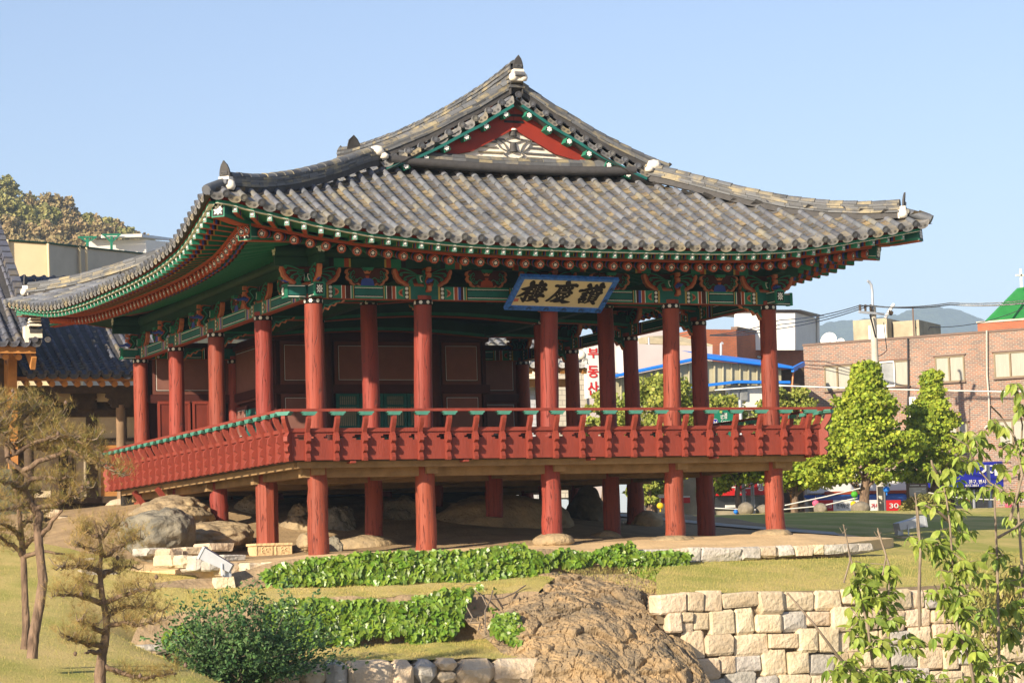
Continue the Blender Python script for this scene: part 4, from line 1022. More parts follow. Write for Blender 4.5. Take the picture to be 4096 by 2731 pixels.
for k, z in enumerate((7.30, 7.16)): mb.prism([(5.0-.23+a, 1.045, z+b) for a, b in ((0, -.015), (.02, -.025), (.44, -.025), (.46, -.015), (.46, .015), (.44, .025), (.02, .025), (0, .015))], (0, .02, 0), BLACKP)
mb.build('iron_strap', gable_o)
mb = MB(); mb.prism([(3.0, 1.15, 6.22), (7.1, 1.15, 6.22), (7.1, 1.15, 6.36), (6.6, 1.15, 6.40), (6.15, 1.15, 6.48), (5.06, 1.15, 7.0), (4.95, 1.15, 7.0), (4.0, 1.15, 6.48), (3.55, 1.15, 6.40), (3.0, 1.15, 6.36)], (0, .06, 0), PLASTER)
mb.build('gable_plaster', gable_o)
dec = MB()
for x0, x1, z, t in ((4.20, 4.78, 6.50, .0), (3.85, 4.75, 6.40, -.02), (5.25, 5.95, 6.51, -.02), (5.30, 6.20, 6.41, -.02), (4.25, 4.62, 6.62, -.01), (5.36, 5.68, 6.63, -.01), (4.45, 4.62, 6.72, 0), (5.40, 5.55, 6.72, 0), (4.62, 4.80, 6.80, -.02), (5.18, 5.36, 6.80, -.02)):
    dec.beam((x0, 1.135, z), (x1, 1.135, z+t), .05, .032, TILE_RIDGE)
def lens(cx, cz, a, b, rot):
    for sg in (1, -1):
        pts = [(cx+(a*(2*t-1))*math.cos(rot)-sg*b*math.sin(math.pi*t)*math.sin(rot), 1.135, cz+(a*(2*t-1))*math.sin(rot)+sg*b*math.sin(math.pi*t)*math.cos(rot)) for t in np.linspace(0, 1, 8)]
        for p, q in zip(pts[:-1], pts[1:]): dec.beam(p, q, .05, .020, TILE_RIDGE)
lens(5.02, 6.46, .23, .10, 0); lens(5.0, 6.78, .22, .06, 0); lens(4.74, 6.66, .19, .06, -.75); lens(5.30, 6.66, .19, .06, .8)
dec.build('tile_ornament', gable_o)
mb = MB()
mb.tube([(5.0, 1.14, 6.52), (5.0, 1.14, 6.72)], [.095, .065], TILE_DARK, 10); mb.build('ornament_tile', gable_o); mb = MB(); mb.tube([(5.0, 1.13, 6.86), (5.0, 1.13, 6.98)], [.085, .075], TILE_DARK, 10); mb.build('ornament_tile', gable_o)
mb = MB(); mb.lathe([(0, 0), (.09, .0), (.06, .04), (0, .05)], PLASTER, (5.0, 1.10, 6.98), 8); mb.build('ornament_cap', gable_o)
# back gable wall
MB().poly([(2.2, 11.5, 6.2), (7.8, 11.5, 6.2), (5.0, 11.5, 7.75)], RED_BOARD).build('gable_wall', gable_o)

# ---- rooms at the back
def panel(c0, u, w, h, n, border=.10):
    """plastered panel with a brown border and black and white lining; c0 lower left corner"""
    c0 = np.array(c0, float); u = nrm(u); z = np.array([0, 0, 1.]); n = np.array(n, float); mb = MB()
    q = lambda a, b, o: c0+u*a+z*b+n*o
    def rect(a0, b0, a1, b1, o, m_): mb.poly([q(a0, b0, o), q(a1, b0, o), q(a1, b1, o), q(a0, b1, o)], m_)
    mb.prism([q(0, 0, -.03), q(w, 0, -.03), q(w, h, -.03), q(0, h, -.03)], n*.03, PANEL_EDGE)
    b = border; rect(b, b, w-b, h-b, .003, BLACKP); b += .018; rect(b, b, w-b, h-b, .006, WHITEP); b += .010; rect(b, b, w-b, h-b, .009, PANEL)
    return mb.build('wall_panel', pav)
def wall(p0, p1, n, spec, z_rows=(.12, .98, 1.08, 2.05, 2.28, 3.35)):
    p0 = np.array([*p0, 0.]); p1 = np.array([*p1, 0.]); u = nrm(p1-p0); L = np.linalg.norm(p1-p0); n = np.array(n, float)
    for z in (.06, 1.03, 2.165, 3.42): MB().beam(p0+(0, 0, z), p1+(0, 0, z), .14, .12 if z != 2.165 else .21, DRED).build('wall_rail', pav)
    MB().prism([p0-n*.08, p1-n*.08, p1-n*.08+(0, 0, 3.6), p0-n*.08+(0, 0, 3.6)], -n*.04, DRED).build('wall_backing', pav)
    return u, n
# south wall of the room
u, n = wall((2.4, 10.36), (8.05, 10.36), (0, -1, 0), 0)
for x0, x1 in ((2.6, 3.62), (6.82, 7.86)):
    for z0, z1 in ((.14, .96), (1.10, 2.05), (2.28, 3.34)): panel((x0, 10.33, z0), (1, 0, 0), x1-x0, z1-z0, (0, -1, 0), .08)
panel((3.98, 10.33, 2.28), (1, 0, 0), 2.50, 1.06, (0, -1, 0), .09)
for x in (3.80, 6.65): post(x, 10.36, 0, 3.5, .14, .13, DRED, 'door_post', pav, 12)
def lattice_door(c0, u, w, h, n):
    c0 = np.array(c0, float); u = nrm(u); z = np.array([0, 0, 1.]); n = np.array(n, float)
    q = lambda a, b, o: c0+u*a+z*b+n*o
    mb = MB()
    mb.prism([q(0, 0, -.02), q(w, 0, -.02), q(w, h, -.02), q(0, h, -.02)], n*.02, TEAL)
    d = mb.build('lattice_door', pav)
    mb = MB()
    for a in (0.035, w-.035): mb.beam(q(a, 0, .015), q(a, h, .015), .07, .03, TEAL, n)
    for b in (.04, .40, .50, h*.58, h-.30, h-.04): mb.beam(q(.07, b, .015), q(w-.07, b, .015), .05, .028, TEAL, n)
    mb.build('door_frame', d)
    mb = MB(); mb.poly([q(.07, .5, .002), q(w-.07, .5, .002), q(w-.07, h-.05, .002), q(.07, h-.05, .002)], CURTAIN if False else OLDCONC)
    for k in range(9): a = .09+(w-.18)*k/8; mb.beam(q(a, .5, .010), q(a, h-.05, .010), .012, .014, TEAL, n)
    for b in np.arange(h-.30, h-.05, .035): mb.beam(q(.07, b, .011), q(w-.07, b, .011), .009, .012, TEAL, n)
    mb.build('door_lattice', d)
for k in range(4): lattice_door((4.0+.62*k, 10.33, .10), (1, 0, 0), .60, 1.95, (0, -1, 0))
# west wall of the room with shutters
u, n = wall((2.4, 13.58), (2.4, 10.36), (-1, 0, 0), 0)
panel((2.37, 13.40, 2.0), (0, -1, 0), 2.85, 1.38, (-1, 0, 0), .08)
panel((2.37, 13.40, 1.08), (0, -1, 0), .85, .84, (-1, 0, 0), .08); panel((2.37, 13.40, .14), (0, -1, 0), 2.85, .82, (-1, 0, 0), .08)
for k in range(2):
    mb = MB(); y0 = 12.42-.58*k
    mb.prism([(2.36, y0, .35), (2.36, y0-.56, .35), (2.36, y0-.56, 1.80), (2.36, y0, 1.80)], (-.035, 0, 0), TEAL)
    sh = mb.build('shutter', pav); mb = MB()
    for q in range(14): z = .95+q*.055; mb.beam((2.315, y0-.08, z), (2.315, y0-.48, z), .018, .03, TEAL)
    mb.build('louvre', sh)
    MB().beam((2.31, y0-.55 if k else y0-.01, 1.25), (2.31, y0-.55 if k else y0-.01, 1.40), .03, .04, BLACKP).build('hinge', sh)
# back wall with boarded red doors
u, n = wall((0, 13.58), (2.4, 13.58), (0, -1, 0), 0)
panel((.24, 13.55, 2.28), (1, 0, 0), 1.98, 1.02, (0, -1, 0), .08)
for k in range(2):
    x0 = .34+.90*k; mb = MB(); mb.box((x0+.43, 13.52, 1.10), (.84, .04, 2.02), DOORRED); d = mb.build('timber_door', pav); mb = MB()
    for a in (.04, .43, .82): mb.box((x0+a, 13.49, 1.40), (.055, .03, 1.30), RED)
    for z in (.12, .74, .80, 2.06): mb.box((x0+.43, 13.488, z), (.80, .028, .055), RED)
    mb.build('door_frame', d)
u, n = wall((8.05, 13.58), (10.4, 13.58), (0, -1, 0), 0)
panel((8.3, 13.55, 1.10), (1, 0, 0), 1.9, 1.0, (0, -1, 0), .08); panel((8.3, 13.55, 2.28), (1, 0, 0), 1.9, 1.0, (0, -1, 0), .08)
wall((8.05, 10.36), (8.05, 13.58), (1, 0, 0), 0)
wall((2.4, 13.58), (8.05, 13.58), (0, -1, 0), 0)

# ---- name board hung under the front eave
TLc, TRc, BRc, BLc = [np.array(q) for q in ((4.082, -1.20, 3.560), (6.280, -1.20, 3.528), (6.252, -.30, 2.945), (4.064, -.30, 2.985))]
ub = nrm(TRc-TLc); vb = nrm(TLc-BLc); nb_ = nrm(np.cross(ub, vb)); nb_ = nb_ if nb_[1] < 0 else -nb_
board = thing('name_board', 'tilted cream board with blue border and three black brushed characters under the eave', 'sign board', tuple(BLc))
B = lambda a, b, o: (BLc*(1-a)+BRc*a)*(1-b)+(TLc*(1-a)+TRc*a)*b+nb_*o
mb = MB(); mb.prism([B(0, 0, -.05), B(1, 0, -.05), B(1, 1, -.05), B(0, 1, -.05)], nb_*.05, SIGNBLUE); mb.build('backing', board)
for a0, a1, b0, b1 in ((0, 1, 0, .125), (0, 1, .93, 1), (0, .045, .125, .93), (.95, 1, .125, .93)):
    mb = MB(); mb.prism([B(a0, b0, .0), B(a1, b0, .0), B(a1, b1, .0), B(a0, b1, .0)], nb_*.03, SIGNBLUE); mb.build('border_strip', board)
bl = MB()
for a in np.linspace(.06, .96, 6):
    for k in range(3):
        bl.tube([B(a+(.010+.008*k)*math.cos(t), .055+(.028+.014*k)*math.sin(t), .031) for t in np.linspace(-.6, 3.7, 9)], .004, BLACKP, 4)
for b in (.35, .7):
    for k in range(3): bl.tube([B(.975+(.006+.005*k)*math.cos(t), b+(.03+.02*k)*math.sin(t), .031) for t in np.linspace(-.6, 3.7, 9)], .004, BLACKP, 4)
bl.build('border_lotus', board)
mb = MB(); mb.poly([B(.045, .125, .008), B(.95, .125, .008), B(.95, .93, .008), B(.045, .93, .008)], SIGNCREAM); mb.build('face', board)
# tracing of the brushed characters, in photograph pixels, mapped into the board's own plane
q4 = np.array([(2015, 1234), (2401, 1248), (2477, 1117), (2085, 1102)], float)
def uv(px, py):
    a = b = .5
    for _ in range(12):
        p = (q4[0]*(1-a)+q4[1]*a)*(1-b)+(q4[3]*(1-a)+q4[2]*a)*b; r = np.array([px, py])-p
        du = (q4[1]-q4[0])*(1-b)+(q4[2]-q4[3])*b; dv = (q4[3]-q4[0])*(1-a)+(q4[2]-q4[1])*a
        s = np.linalg.solve(np.stack([du, dv], 1), r); a += s[0]; b += s[1]
    return a, b
K = 150/1960
G1 = [[(450,685),(560,635),(740,600),(870,565),(905,510),(890,440),(930,350),(1000,300),(1080,255),(1140,258),(1190,310),(1190,380),(1160,440),(1105,510),(1180,450),(1240,440),(1310,455),(1385,440),(1370,375),(1440,310),(1520,240),(1565,238),(1630,310),(1610,370),(1585,410),(1690,380),(1745,380),(1815,465),(1780,530),(1700,580),(1640,620),(1700,610),(1815,690),(1770,760),(1700,775),(1560,755),(1620,805),(1590,860),(1480,905),(1460,950),(1530,940),(1610,960),(1665,1045),(1620,1110),(1560,1120),(1460,1090),(1360,1090),(1300,1140),(1210,1180),(1290,1210),(1345,1290),(1330,1360),(1210,1400),(1170,1380),(1120,1310),(1040,1270),(900,1300),(740,1325),(640,1300),(910,1225),(830,1230),(780,1185),(820,1120),(880,1085),(750,1060),(700,1170),(640,1280),(550,1360),(500,1365),(450,1330),(440,1280),(385,1180),(410,1100),(540,1170),(660,945),(440,1040),(180,1085),(340,1000),(720,760),(620,760),(520,730)]]
H1 = [(1285,565,28,14),(1510,555,22,11),(1222,680,28,14),(1425,663,26,13),(1090,665,34,22),(965,785,58,34),(1395,765,56,10),(1130,880,26,12),(1300,877,26,12),(880,975,84,15),(1062,978,20,15),(1125,1105,52,20),(1155,780,28,8)]
G2 = [[(620,550),(680,480),(790,460),(850,480),(1040,490),(1240,475),(1185,430),(1200,350),(1300,280),(1400,250),(1460,290),(1470,380),(1450,440),(1620,440),(1780,420),(1885,500),(1830,590),(1770,600),(1680,570),(1570,560),(1635,620),(1580,690),(1470,740),(1465,800),(1530,810),(1570,880),(1540,940),(1480,955),(1430,930),(1440,980),(1400,1045),(1340,1045),(1340,1090),(1260,1135),(1140,1140),(1100,1200),(1030,1250),(1180,1310),(1400,1365),(1300,1400),(980,1440),(940,1420),(860,1345),(740,1370),(580,1385),(490,1350),(640,1315),(780,1245),(750,1215),(600,1290),(440,1350),(330,1350),(400,1280),(480,1270),(700,1135),(660,1085),(610,1045),(520,1110),(300,1280),(180,1330),(115,1310),(320,1170),(560,970),(770,760),(830,650),(880,610),(760,580),(660,580)]]
H2 = [(1028,620,28,12),(1222,598,26,15),(1430,573,30,12),(955,732,44,26),(1295,718,24,14),(1085,832,225,9),(750,935,26,18),(805,1030,28,38),(930,975,60,40),(1120,1020,44,18),(1260,940,46,24),(920,1150,24,26)]
G3 = [[(225,690),(300,600),(430,580),(490,595),(770,510),(730,465),(670,440),(700,360),(830,280),(915,280),(960,390),(935,465),(1025,480),(1095,450),(1085,390),(1210,320),(1275,380),(1265,435),(1330,430),(1370,310),(1490,245),(1590,245),(1615,300),(1590,375),(1650,400),(1655,470),(1600,525),(1500,530),(1400,545),(1480,550),(1525,600),(1480,670),(1430,680),(1500,700),(1520,760),(1450,815),(1380,830),(1340,860),(1250,990),(1160,1140),(1040,1200),(1100,1310),(1040,1370),(950,1380),(890,1340),(820,1240),(830,1210),(620,1280),(510,1315),(500,1290),(680,1200),(665,1160),(760,930),(930,800),(850,840),(790,850),(765,820),(790,740),(880,690),(910,620),(720,650),(480,690),(260,720)],
      [(370,830),(440,760),(540,745),(740,680),(780,700),(760,790),(600,840),(480,870),(390,865)],
      [(300,970),(370,905),(450,905),(640,850),(690,865),(700,920),(560,975),(400,1015),(330,1005)],
      [(180,1110),(290,1025),(340,1050),(450,1030),(570,985),(660,1040),(640,1110),(530,1190),(480,1280),(300,1270),(240,1310),(185,1300),(195,1200)]]
H3 = [(365,1165,42,18),(1018,592,32,24),(1095,755,24,44),(1030,890,100,10),(960,1000,90,10),(910,1095,95,10),(1280,685,70,9)]
for (ox, oy), G, H in (((2050, 1100), G1, H1), ((2170, 1100), G2, H2), ((2295, 1110), G3, H3)):
    mb = MB()
    for poly in G:
        pts = [B(*uv(ox+K*x, oy+K*y), .010) for x, y in poly]
        mb.prism(pts, nb_*.018, BLACKP)
    for x, y, w_, h_ in H:
        mb.poly([B(*uv(ox+K*(x+w_*math.cos(t)-h_*.3*math.sin(t)), oy+K*(y+h_*math.sin(t))), .032) for t in np.arange(8)*math.pi/4], SIGNCREAM)
    mb.build('brushed_character', board)
mb = MB(); mb.poly([B(*uv(2050+K*x, 1100+K*y), .012) for x, y in ((100, 1190), (325, 1190), (270, 1350), (30, 1350))], SEALRED); mb.build('red_seal', board)
MB().tube([B(.2, 1, -.03), B(.2, 1, -.03)+np.array([0, .25, .62])], .012, BLACKP, 6).build('hanger', board)
MB().tube([B(.8, 1, -.03), B(.8, 1, -.03)+np.array([0, .25, .62])], .012, BLACKP, 6).build('hanger', board)
# ================================================================== GROUND
from mathutils import noise as mnoise
def fbm(x, y, z=0.0, o=4):
    return mnoise.fractal(Vector((x, y, z)), 0.9, 2.1, o)
def z_lawn(x, y):
    return float(np.interp(y, [-7.4, -2.6, 0, 4, 20, 26, 31], [-2.93, -2.33, -2.12, -1.82, -.97, -.80, -1.05]))+.03*fbm(x*.25, y*.25, 3)
def z_slope(x, y):
    return float(np.interp(y, [-26, -12, 0, 8, 14, 20, 30], [-4.75, -3.36, -2.28, -1.55, -1.0, -.7, -.5]))+.05*fbm(x*.3, y*.3, 1)
def z_slope_full(x, y):
    k = min(1, max(0, (0-y)/5)); return z_slope(x, y)-k*(max(0, x+9.5)*.10+max(0, x+5.6)*.42)
TX = [-5.5, -4, -2.2, 0, 5, 10.4, 14.8]; TY = [-2.5, 0, 3.3, 6.9, 10.4, 13.6, 19]
TZ = np.array([[-2.9, -2.7, -2.4, -2.05, -1.75, -1.5, -1.2], [-2.6, -2.42, -2.12, -1.75, -1.4, -1.1, -.75], [-2.25, -2.10, -1.90, -1.50, -.95, -.75, -.5],
               [-2.10, -1.93, -1.90, -1.22, -.52, -.42, -.35], [-2.07, -1.88, -1.58, -1.0, -.45, -.35, -.3], [-2.08, -1.74, -1.80, -1.38, -1.0, -.8, -.7], [-2.22, -2.02, -1.85, -1.55, -1.2, -1.0, -.9]])
def z_terr(x, y):
    i = min(max(np.searchsorted(TX, x)-1, 0), len(TX)-2); j = min(max(np.searchsorted(TY, y)-1, 0), len(TY)-2)
    a = min(max((x-TX[i])/(TX[i+1]-TX[i]), 0), 1); b = min(max((y-TY[j])/(TY[j+1]-TY[j]), 0), 1)
    return float(TZ[i, j]*(1-a)*(1-b)+TZ[i+1, j]*a*(1-b)+TZ[i, j+1]*(1-a)*b+TZ[i+1, j+1]*a*b)
def field(name, xs, ys, zf, mat, kind='structure', edge=None):
    mb = MB(); P = [[(x, y, zf(x, y)) for x in xs] for y in ys]; mb.grid(P, mat, True)
    o = mb.build(name); tag(o, kind=kind); return o
# one base sheet reaching the horizon
mb = MB(); ys = [-80, -12, -6, 8, 22, 27, 31, 60, 200, 800, 3450]; zs = [-5.2, -5.2, -5.2, -3.2, -1.9, -1.7, -1.25, -1.2, -1.2, -1.2, -1.2]
mb.grid([[(x, y, z) for x in (-2500, -300, -60, 0, 60, 300, 2500)] for y, z in zip(ys, zs)], FARGROUND, True); tag(mb.build('ground'), kind='structure')
mb = MB(); P = []
for y in np.concatenate([np.linspace(-7.05, 4, 44), np.linspace(4.6, 31, 40)]):
    xl = float(np.interp(y, [-7.05, -4.4, -2.6, -2.0], [4.0, 5.3, 6.4, 7.5])); P.append([(x, y, z_lawn(x, y)) for x in np.concatenate([xl+(40-xl)*np.linspace(0, 1, 80), np.linspace(42, 120, 16)])])
mb.grid(P, LAWN, True)
edge = [r[0] for r in P[:18]][::-1]+list(P[0]); mb.grid([edge, [(x, y+.02, z-.5) for x, y, z in edge]], JOINT, False, flip=True); tag(mb.build('lawn'), kind='structure')
field('lawn_slope', np.linspace(-45, -1.7, 90), np.linspace(-26, 30, 100), z_slope_full, DRYLAWN)
def terr_edge(x):     # front edge of the sandy terrace
    return float(np.interp(x, [-5.5, -3.6, -2.2, -1.4, 0, 8, 11, 13.2, 14.8], [6.0, 2.5, -.6, -2.0, -2.45, -2.45, -1.9, -.2, 3.0]))
mb = MB(); P = []
for k, x in enumerate(np.concatenate([np.linspace(-5.4, 14.6, 90)])):
    ye = terr_edge(x); P.append([(x, ye+(19-ye)*t**1.4, z_terr(x, ye+(19-ye)*t**1.4)+.025*fbm(x*.9, t*12, 0)*(1 if t > 0 else 0)) for t in np.linspace(0, 1, 60)])
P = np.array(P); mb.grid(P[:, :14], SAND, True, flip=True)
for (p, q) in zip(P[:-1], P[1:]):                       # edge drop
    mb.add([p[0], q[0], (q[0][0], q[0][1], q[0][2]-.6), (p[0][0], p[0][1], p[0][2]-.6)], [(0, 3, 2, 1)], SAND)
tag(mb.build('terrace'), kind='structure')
mb = MB(); mb.grid(P[:, 13:], SAND_SHADE, True, flip=True); tag(mb.build('painted_shade_floor'), kind='structure')  # ground under the floor, darkened in colour to stand for shade
# strip lawns and banks below the terrace
def loft(name, rows, mat, nu=70, nv=10, amp=.05, fr=1.6, kind='structure', seed=0, build=True):
    R = []
    for r in rows:
        W = np.array([onY(*q) for q in r]); t = np.linspace(0, 1, len(W)); tt = np.linspace(0, 1, nu)
        R.append(np.stack([np.interp(tt, t, W[:, i]) for i in range(3)], 1))
    R = np.array(R); t = np.linspace(0, 1, len(R)); tt = np.linspace(0, 1, nv)
    G = np.zeros((nv, nu, 3))
    for i in range(3):
        for j in range(nu): G[:, j, i] = np.interp(tt, t, R[:, j, i])
    for a in range(nv):
        for b in range(nu):
            p = G[a, b]; v = Vector((p[0]*fr, p[1]*fr, p[2]*fr+seed)); n = mnoise.noise_vector(v)*amp+mnoise.noise_vector(v*3.1)*amp*.4; G[a, b] = p+np.array(n)
    if not build: return G
    mb = MB(); mb.grid(G, mat, True, flip=True); o = mb.build(name); tag(o, kind=kind); return o
rA = [(600, 2350, -2.5), (900, 2352, -2.75), (1100, 2345, -2.8), (1500, 2335, -2.8), (1900, 2320, -2.8), (2250, 2285, -2.8)]
rA0 = [(600, 2330, -2.2), (900, 2300, -2.25), (1100, 2240, -2.42), (1500, 2215, -2.45), (1900, 2205, -2.45), (2250, 2195, -2.45)]
rB = [(560, 2480, -4.5), (800, 2440, -4.6), (1100, 2405, -4.6), (1500, 2388, -4.6), (1850, 2372, -4.6), (2150, 2370, -4.6)]
rC = [(500, 2640, -5.1), (700, 2610, -5.1), (1100, 2585, -5.1), (1500, 2578, -5.1), (1850, 2562, -5.1), (2130, 2540, -5.1)]
rD = [(430, 2790, -7.7), (700, 2740, -7.7), (1000, 2690, -7.7), (1500, 2648, -7.7), (1800, 2632, -7.7), (2140, 2640, -7.7)]
SOIL = M('bank_soil', (0.30, 0.215, 0.125), 0.95, 0.3, 3, 0.8, 12, det=8, bdist=.05)
loft('bank', [rA0, rA], SOIL, 60, 8, .05)
loft('lawn_strip', [rA, rB], DRYLAWN, 70, 10, .05)
loft('bank', [rB, rC], SOIL, 60, 10, .07)
loft('lawn_strip', [rC, rD], DRYLAWN, 70, 12, .05)
# paved path behind on the right
pts = [onZ(2575, 2040, -1.05), onZ(2660, 2075, -1.25)]
mb = MB(); P = []
for t in np.linspace(0, 1, 24):
    x = 9.8+4.2*t; y = 12.5-8.5*t; P.append([(x+.0, y-.55, max(z_lawn(x, y-.55), z_terr(x, y-.55))+.03), (x+.5, y+.55, max(z_lawn(x+.5, y+.55), z_terr(x+.5, y+.55))+.03)])
mb.grid(P, CONC, True, flip=True); tag(mb.build('path'), kind='structure')
# street beyond the lawn
mb = MB(); mb.grid([[(x, y, -1.22) for x in (10, 40, 70, 130)] for y in (31.2, 42)], ASPHALT, False); tag(mb.build('road'), kind='structure')
mb = MB(); mb.box((70, 29.6, -1.02), (120, 1.6, .12), CONC); tag(mb.build('pavement'), kind='structure')

# crag
rows = [[(1760, 2340, -2.9), (2000, 2305, -2.9), (2250, 2278, -2.9), (2500, 2290, -2.9), (2690, 2330, -2.9)],
        [(1800, 2420, -4.3), (2050, 2375, -4.2), (2300, 2328, -4.2), (2520, 2338, -4.2), (2690, 2390, -4.4)],
        [(1890, 2500, -5.6), (2090, 2440, -6.0), (2350, 2385, -6.0), (2580, 2410, -6.0), (2720, 2490, -6.2)],
        [(1990, 2590, -6.8), (2130, 2540, -7.3), (2380, 2480, -7.3), (2630, 2520, -7.4), (2770, 2590, -7.4)],
        [(2075, 2680, -7.9), (2170, 2650, -8.2), (2400, 2620, -8.3), (2670, 2640, -8.3), (2820, 2690, -8.2)],
        [(2080, 2830, -8.5), (2200, 2820, -8.9), (2420, 2820, -9.1), (2700, 2820, -9.1), (2900, 2830, -9.0)]]
G = loft('', rows, None, 230, 230, .06, 1.0, seed=5, build=False)
for a in range(G.shape[0]):
    for b in range(G.shape[1]):
        p = G[a, b]; v = Vector(p)
        r1 = mnoise.noise_vector(v*1.3+Vector((7, 0, 0)))
        def facet(sc, amp, w):
            dd_, pp_ = mnoise.voronoi(v*sc+w); c0 = pp_[0]; tl = mnoise.noise_vector(c0*2.7)*1.3; e_ = min(.35, dd_[1]-dd_[0])/.35
            return amp*(mnoise.noise(c0*3.3)*.7+tl.dot(v*sc+w-c0)*.9)*(.35+.65*min(1, e_*2))-amp*.30*(1-min(1, e_*3))
        h = .18*mnoise.noise(v*.8)+facet(1.5, .20, r1*.5)+facet(3.7, .105, r1*.6)+facet(8.5, .045, r1*.7)+.012*mnoise.noise(v*22)
        k = min(1, .25+min(a, 229-a, b, 229-b)/16)
        out = np.array([-.35, -.75, .5])*(h-.05)
        G[a, b] = p+out*k
crag = MB(); crag.grid(G, CRAG, False, flip=True); o = crag.build('crag'); tag(o, 'rugged brown rock outcrop between the ivy bank and the pale stone retaining wall', 'rock outcrop')

# boulders
import bmesh
def ico(sub):
    bm = bmesh.new(); bmesh.ops.create_icosphere(bm, subdivisions=sub, radius=1); V = [v.co.copy() for v in bm.verts]; F = [[v.index for v in f.verts] for f in bm.faces]; bm.free(); return V, F
ICO4, ICO3 = ico(5), ico(3)
def boulder(c, r, seed, mat, label=None, name='boulder', cat='boulder', rough=.16, rot=0.0, parent=None, hi=True, group=None, fl=0.0):
    V, F = ICO4 if hi else ICO3; q = []; cr, sr = math.cos(rot), math.sin(rot)
    for v in V:
        w = v*1.15+Vector((seed*3.7, seed*1.3, seed)); n = mnoise.fractal(w, 1.0, 2.1, 3)*rough*1.3+mnoise.fractal(w*3.3, .8, 2.2, 4)*rough*.42
        cl = mnoise.voronoi(w*1.6)[0]; n += (min(.5, cl[1]-cl[0])-.25)*rough*.7
        p = v*(1+n); p = Vector((p.x*r[0], p.y*r[1], p.z*r[2]*(1-fl if p.z > 0 else 1))); q.append((p.x*cr-p.y*sr, p.x*sr+p.y*cr, p.z))
    mb = MB(); mb.add([np.array(p)+np.array(c) for p in q], F, mat, True); o = mb.build(name, parent, c)
    if label: tag(o, label, cat, group)
    return o
def bpx(x0, y0, x1, y1, Y, depth, seed, mat, label, **k):
    """boulder filling a box of the photograph at distance Y, lower third sunk in the ground"""
    c = onY((x0+x1)/2, y0*.35+y1*.65, Y); s = FPX/np.linalg.norm(c-CAMP); w = (x1-x0)/s/2; h = (y1-y0)/s
    return boulder(c, (w, depth, h*.65), seed, mat, label, **k)
bpx(490, 2030, 772, 2200, 3.2, .9, 1, ROCKG, 'rounded dark grey boulder in sunlight left of the pavilion posts')
bpx(520, 1990, 850, 2110, 7.0, 1.2, 2, ROCK, 'broad tan boulder behind the dark grey boulder')
bpx(690, 2086, 1010, 2190, 4.6, .9, 3, ROCK, 'low tan rock shelf in front of the squared red post')
bpx(1690, 1972, 2320, 2235, 6.2, 1.5, 4, ROCK, 'largest boulder, a broad shaded dome under the middle of the pavilion floor', rough=.12)
bpx(1480, 1995, 1760, 2215, 6.9, 1.0, 5, ROCKG, 'dark boulder under the floor between the shaded post and the second front post')
bpx(2270, 1960, 2410, 2180, 8.0, .8, 6, ROCKG, 'steep dark rock under the floor right of the big dome boulder')
bpx(1290, 2020, 1425, 2170, 6.0, .7, 7, ROCKG, 'angular shaded rock behind the front corner post')
bpx(1160, 2015, 1236, 2075, 7.4, .45, 8, ROCK, 'small upright rock on top of the shaded stones behind the corner post')
bpx(1130, 2060, 1260, 2180, 6.4, .7, 9, ROCK, 'shaded stone supporting a small upright rock under the floor')
bpx(1195, 2130, 1265, 2190, 1.6, .4, 10, ROCK, 'small tan rock beside the foot of the front corner post')
bpx(1300, 2145, 1365, 2215, 2.0, .4, 11, ROCKG, 'dark rock wedge just right of the front corner post')
bpx(930, 1985, 1100, 2110, 9.0, .9, 12, ROCK, 'shaded tan rock under the floor behind the squared post')
for x0, y0, x1, y1, Y, d, s, l in ((2130, 2128, 2297, 2180, -.02, .45, 13, 'flat rounded footing stone under the middle front post'), (3005, 2112, 3180, 2168, -.02, .45, 14, 'flat footing stone under the right corner post'),
                                 (1345, 2135, 1592, 2225, 3.29, .6, 15, 'tan footing rock under the shaded inner post'), (2346, 2120, 2490, 2190, 3.29, .45, 16, 'shaded footing stone under the inner post right of centre'),
                                 (2505, 2040, 2655, 2120, 6.89, .5, 17, 'mound shaped footing rock under the second post of the right side'), (2580, 2140, 2790, 2175, -.02, .5, 18, 'thin flat footing stone under the fourth front post')):
    bpx(x0, y0, x1, y1, Y, d, s, ROCK, l, name='footing_stone', cat='footing stone', hi=False, rough=.10)
bpx(618, 2550, 690, 2605, -5.5, .2, 19, ROCKG, 'small grey stone on the grass left of the dark shrub', hi=False)
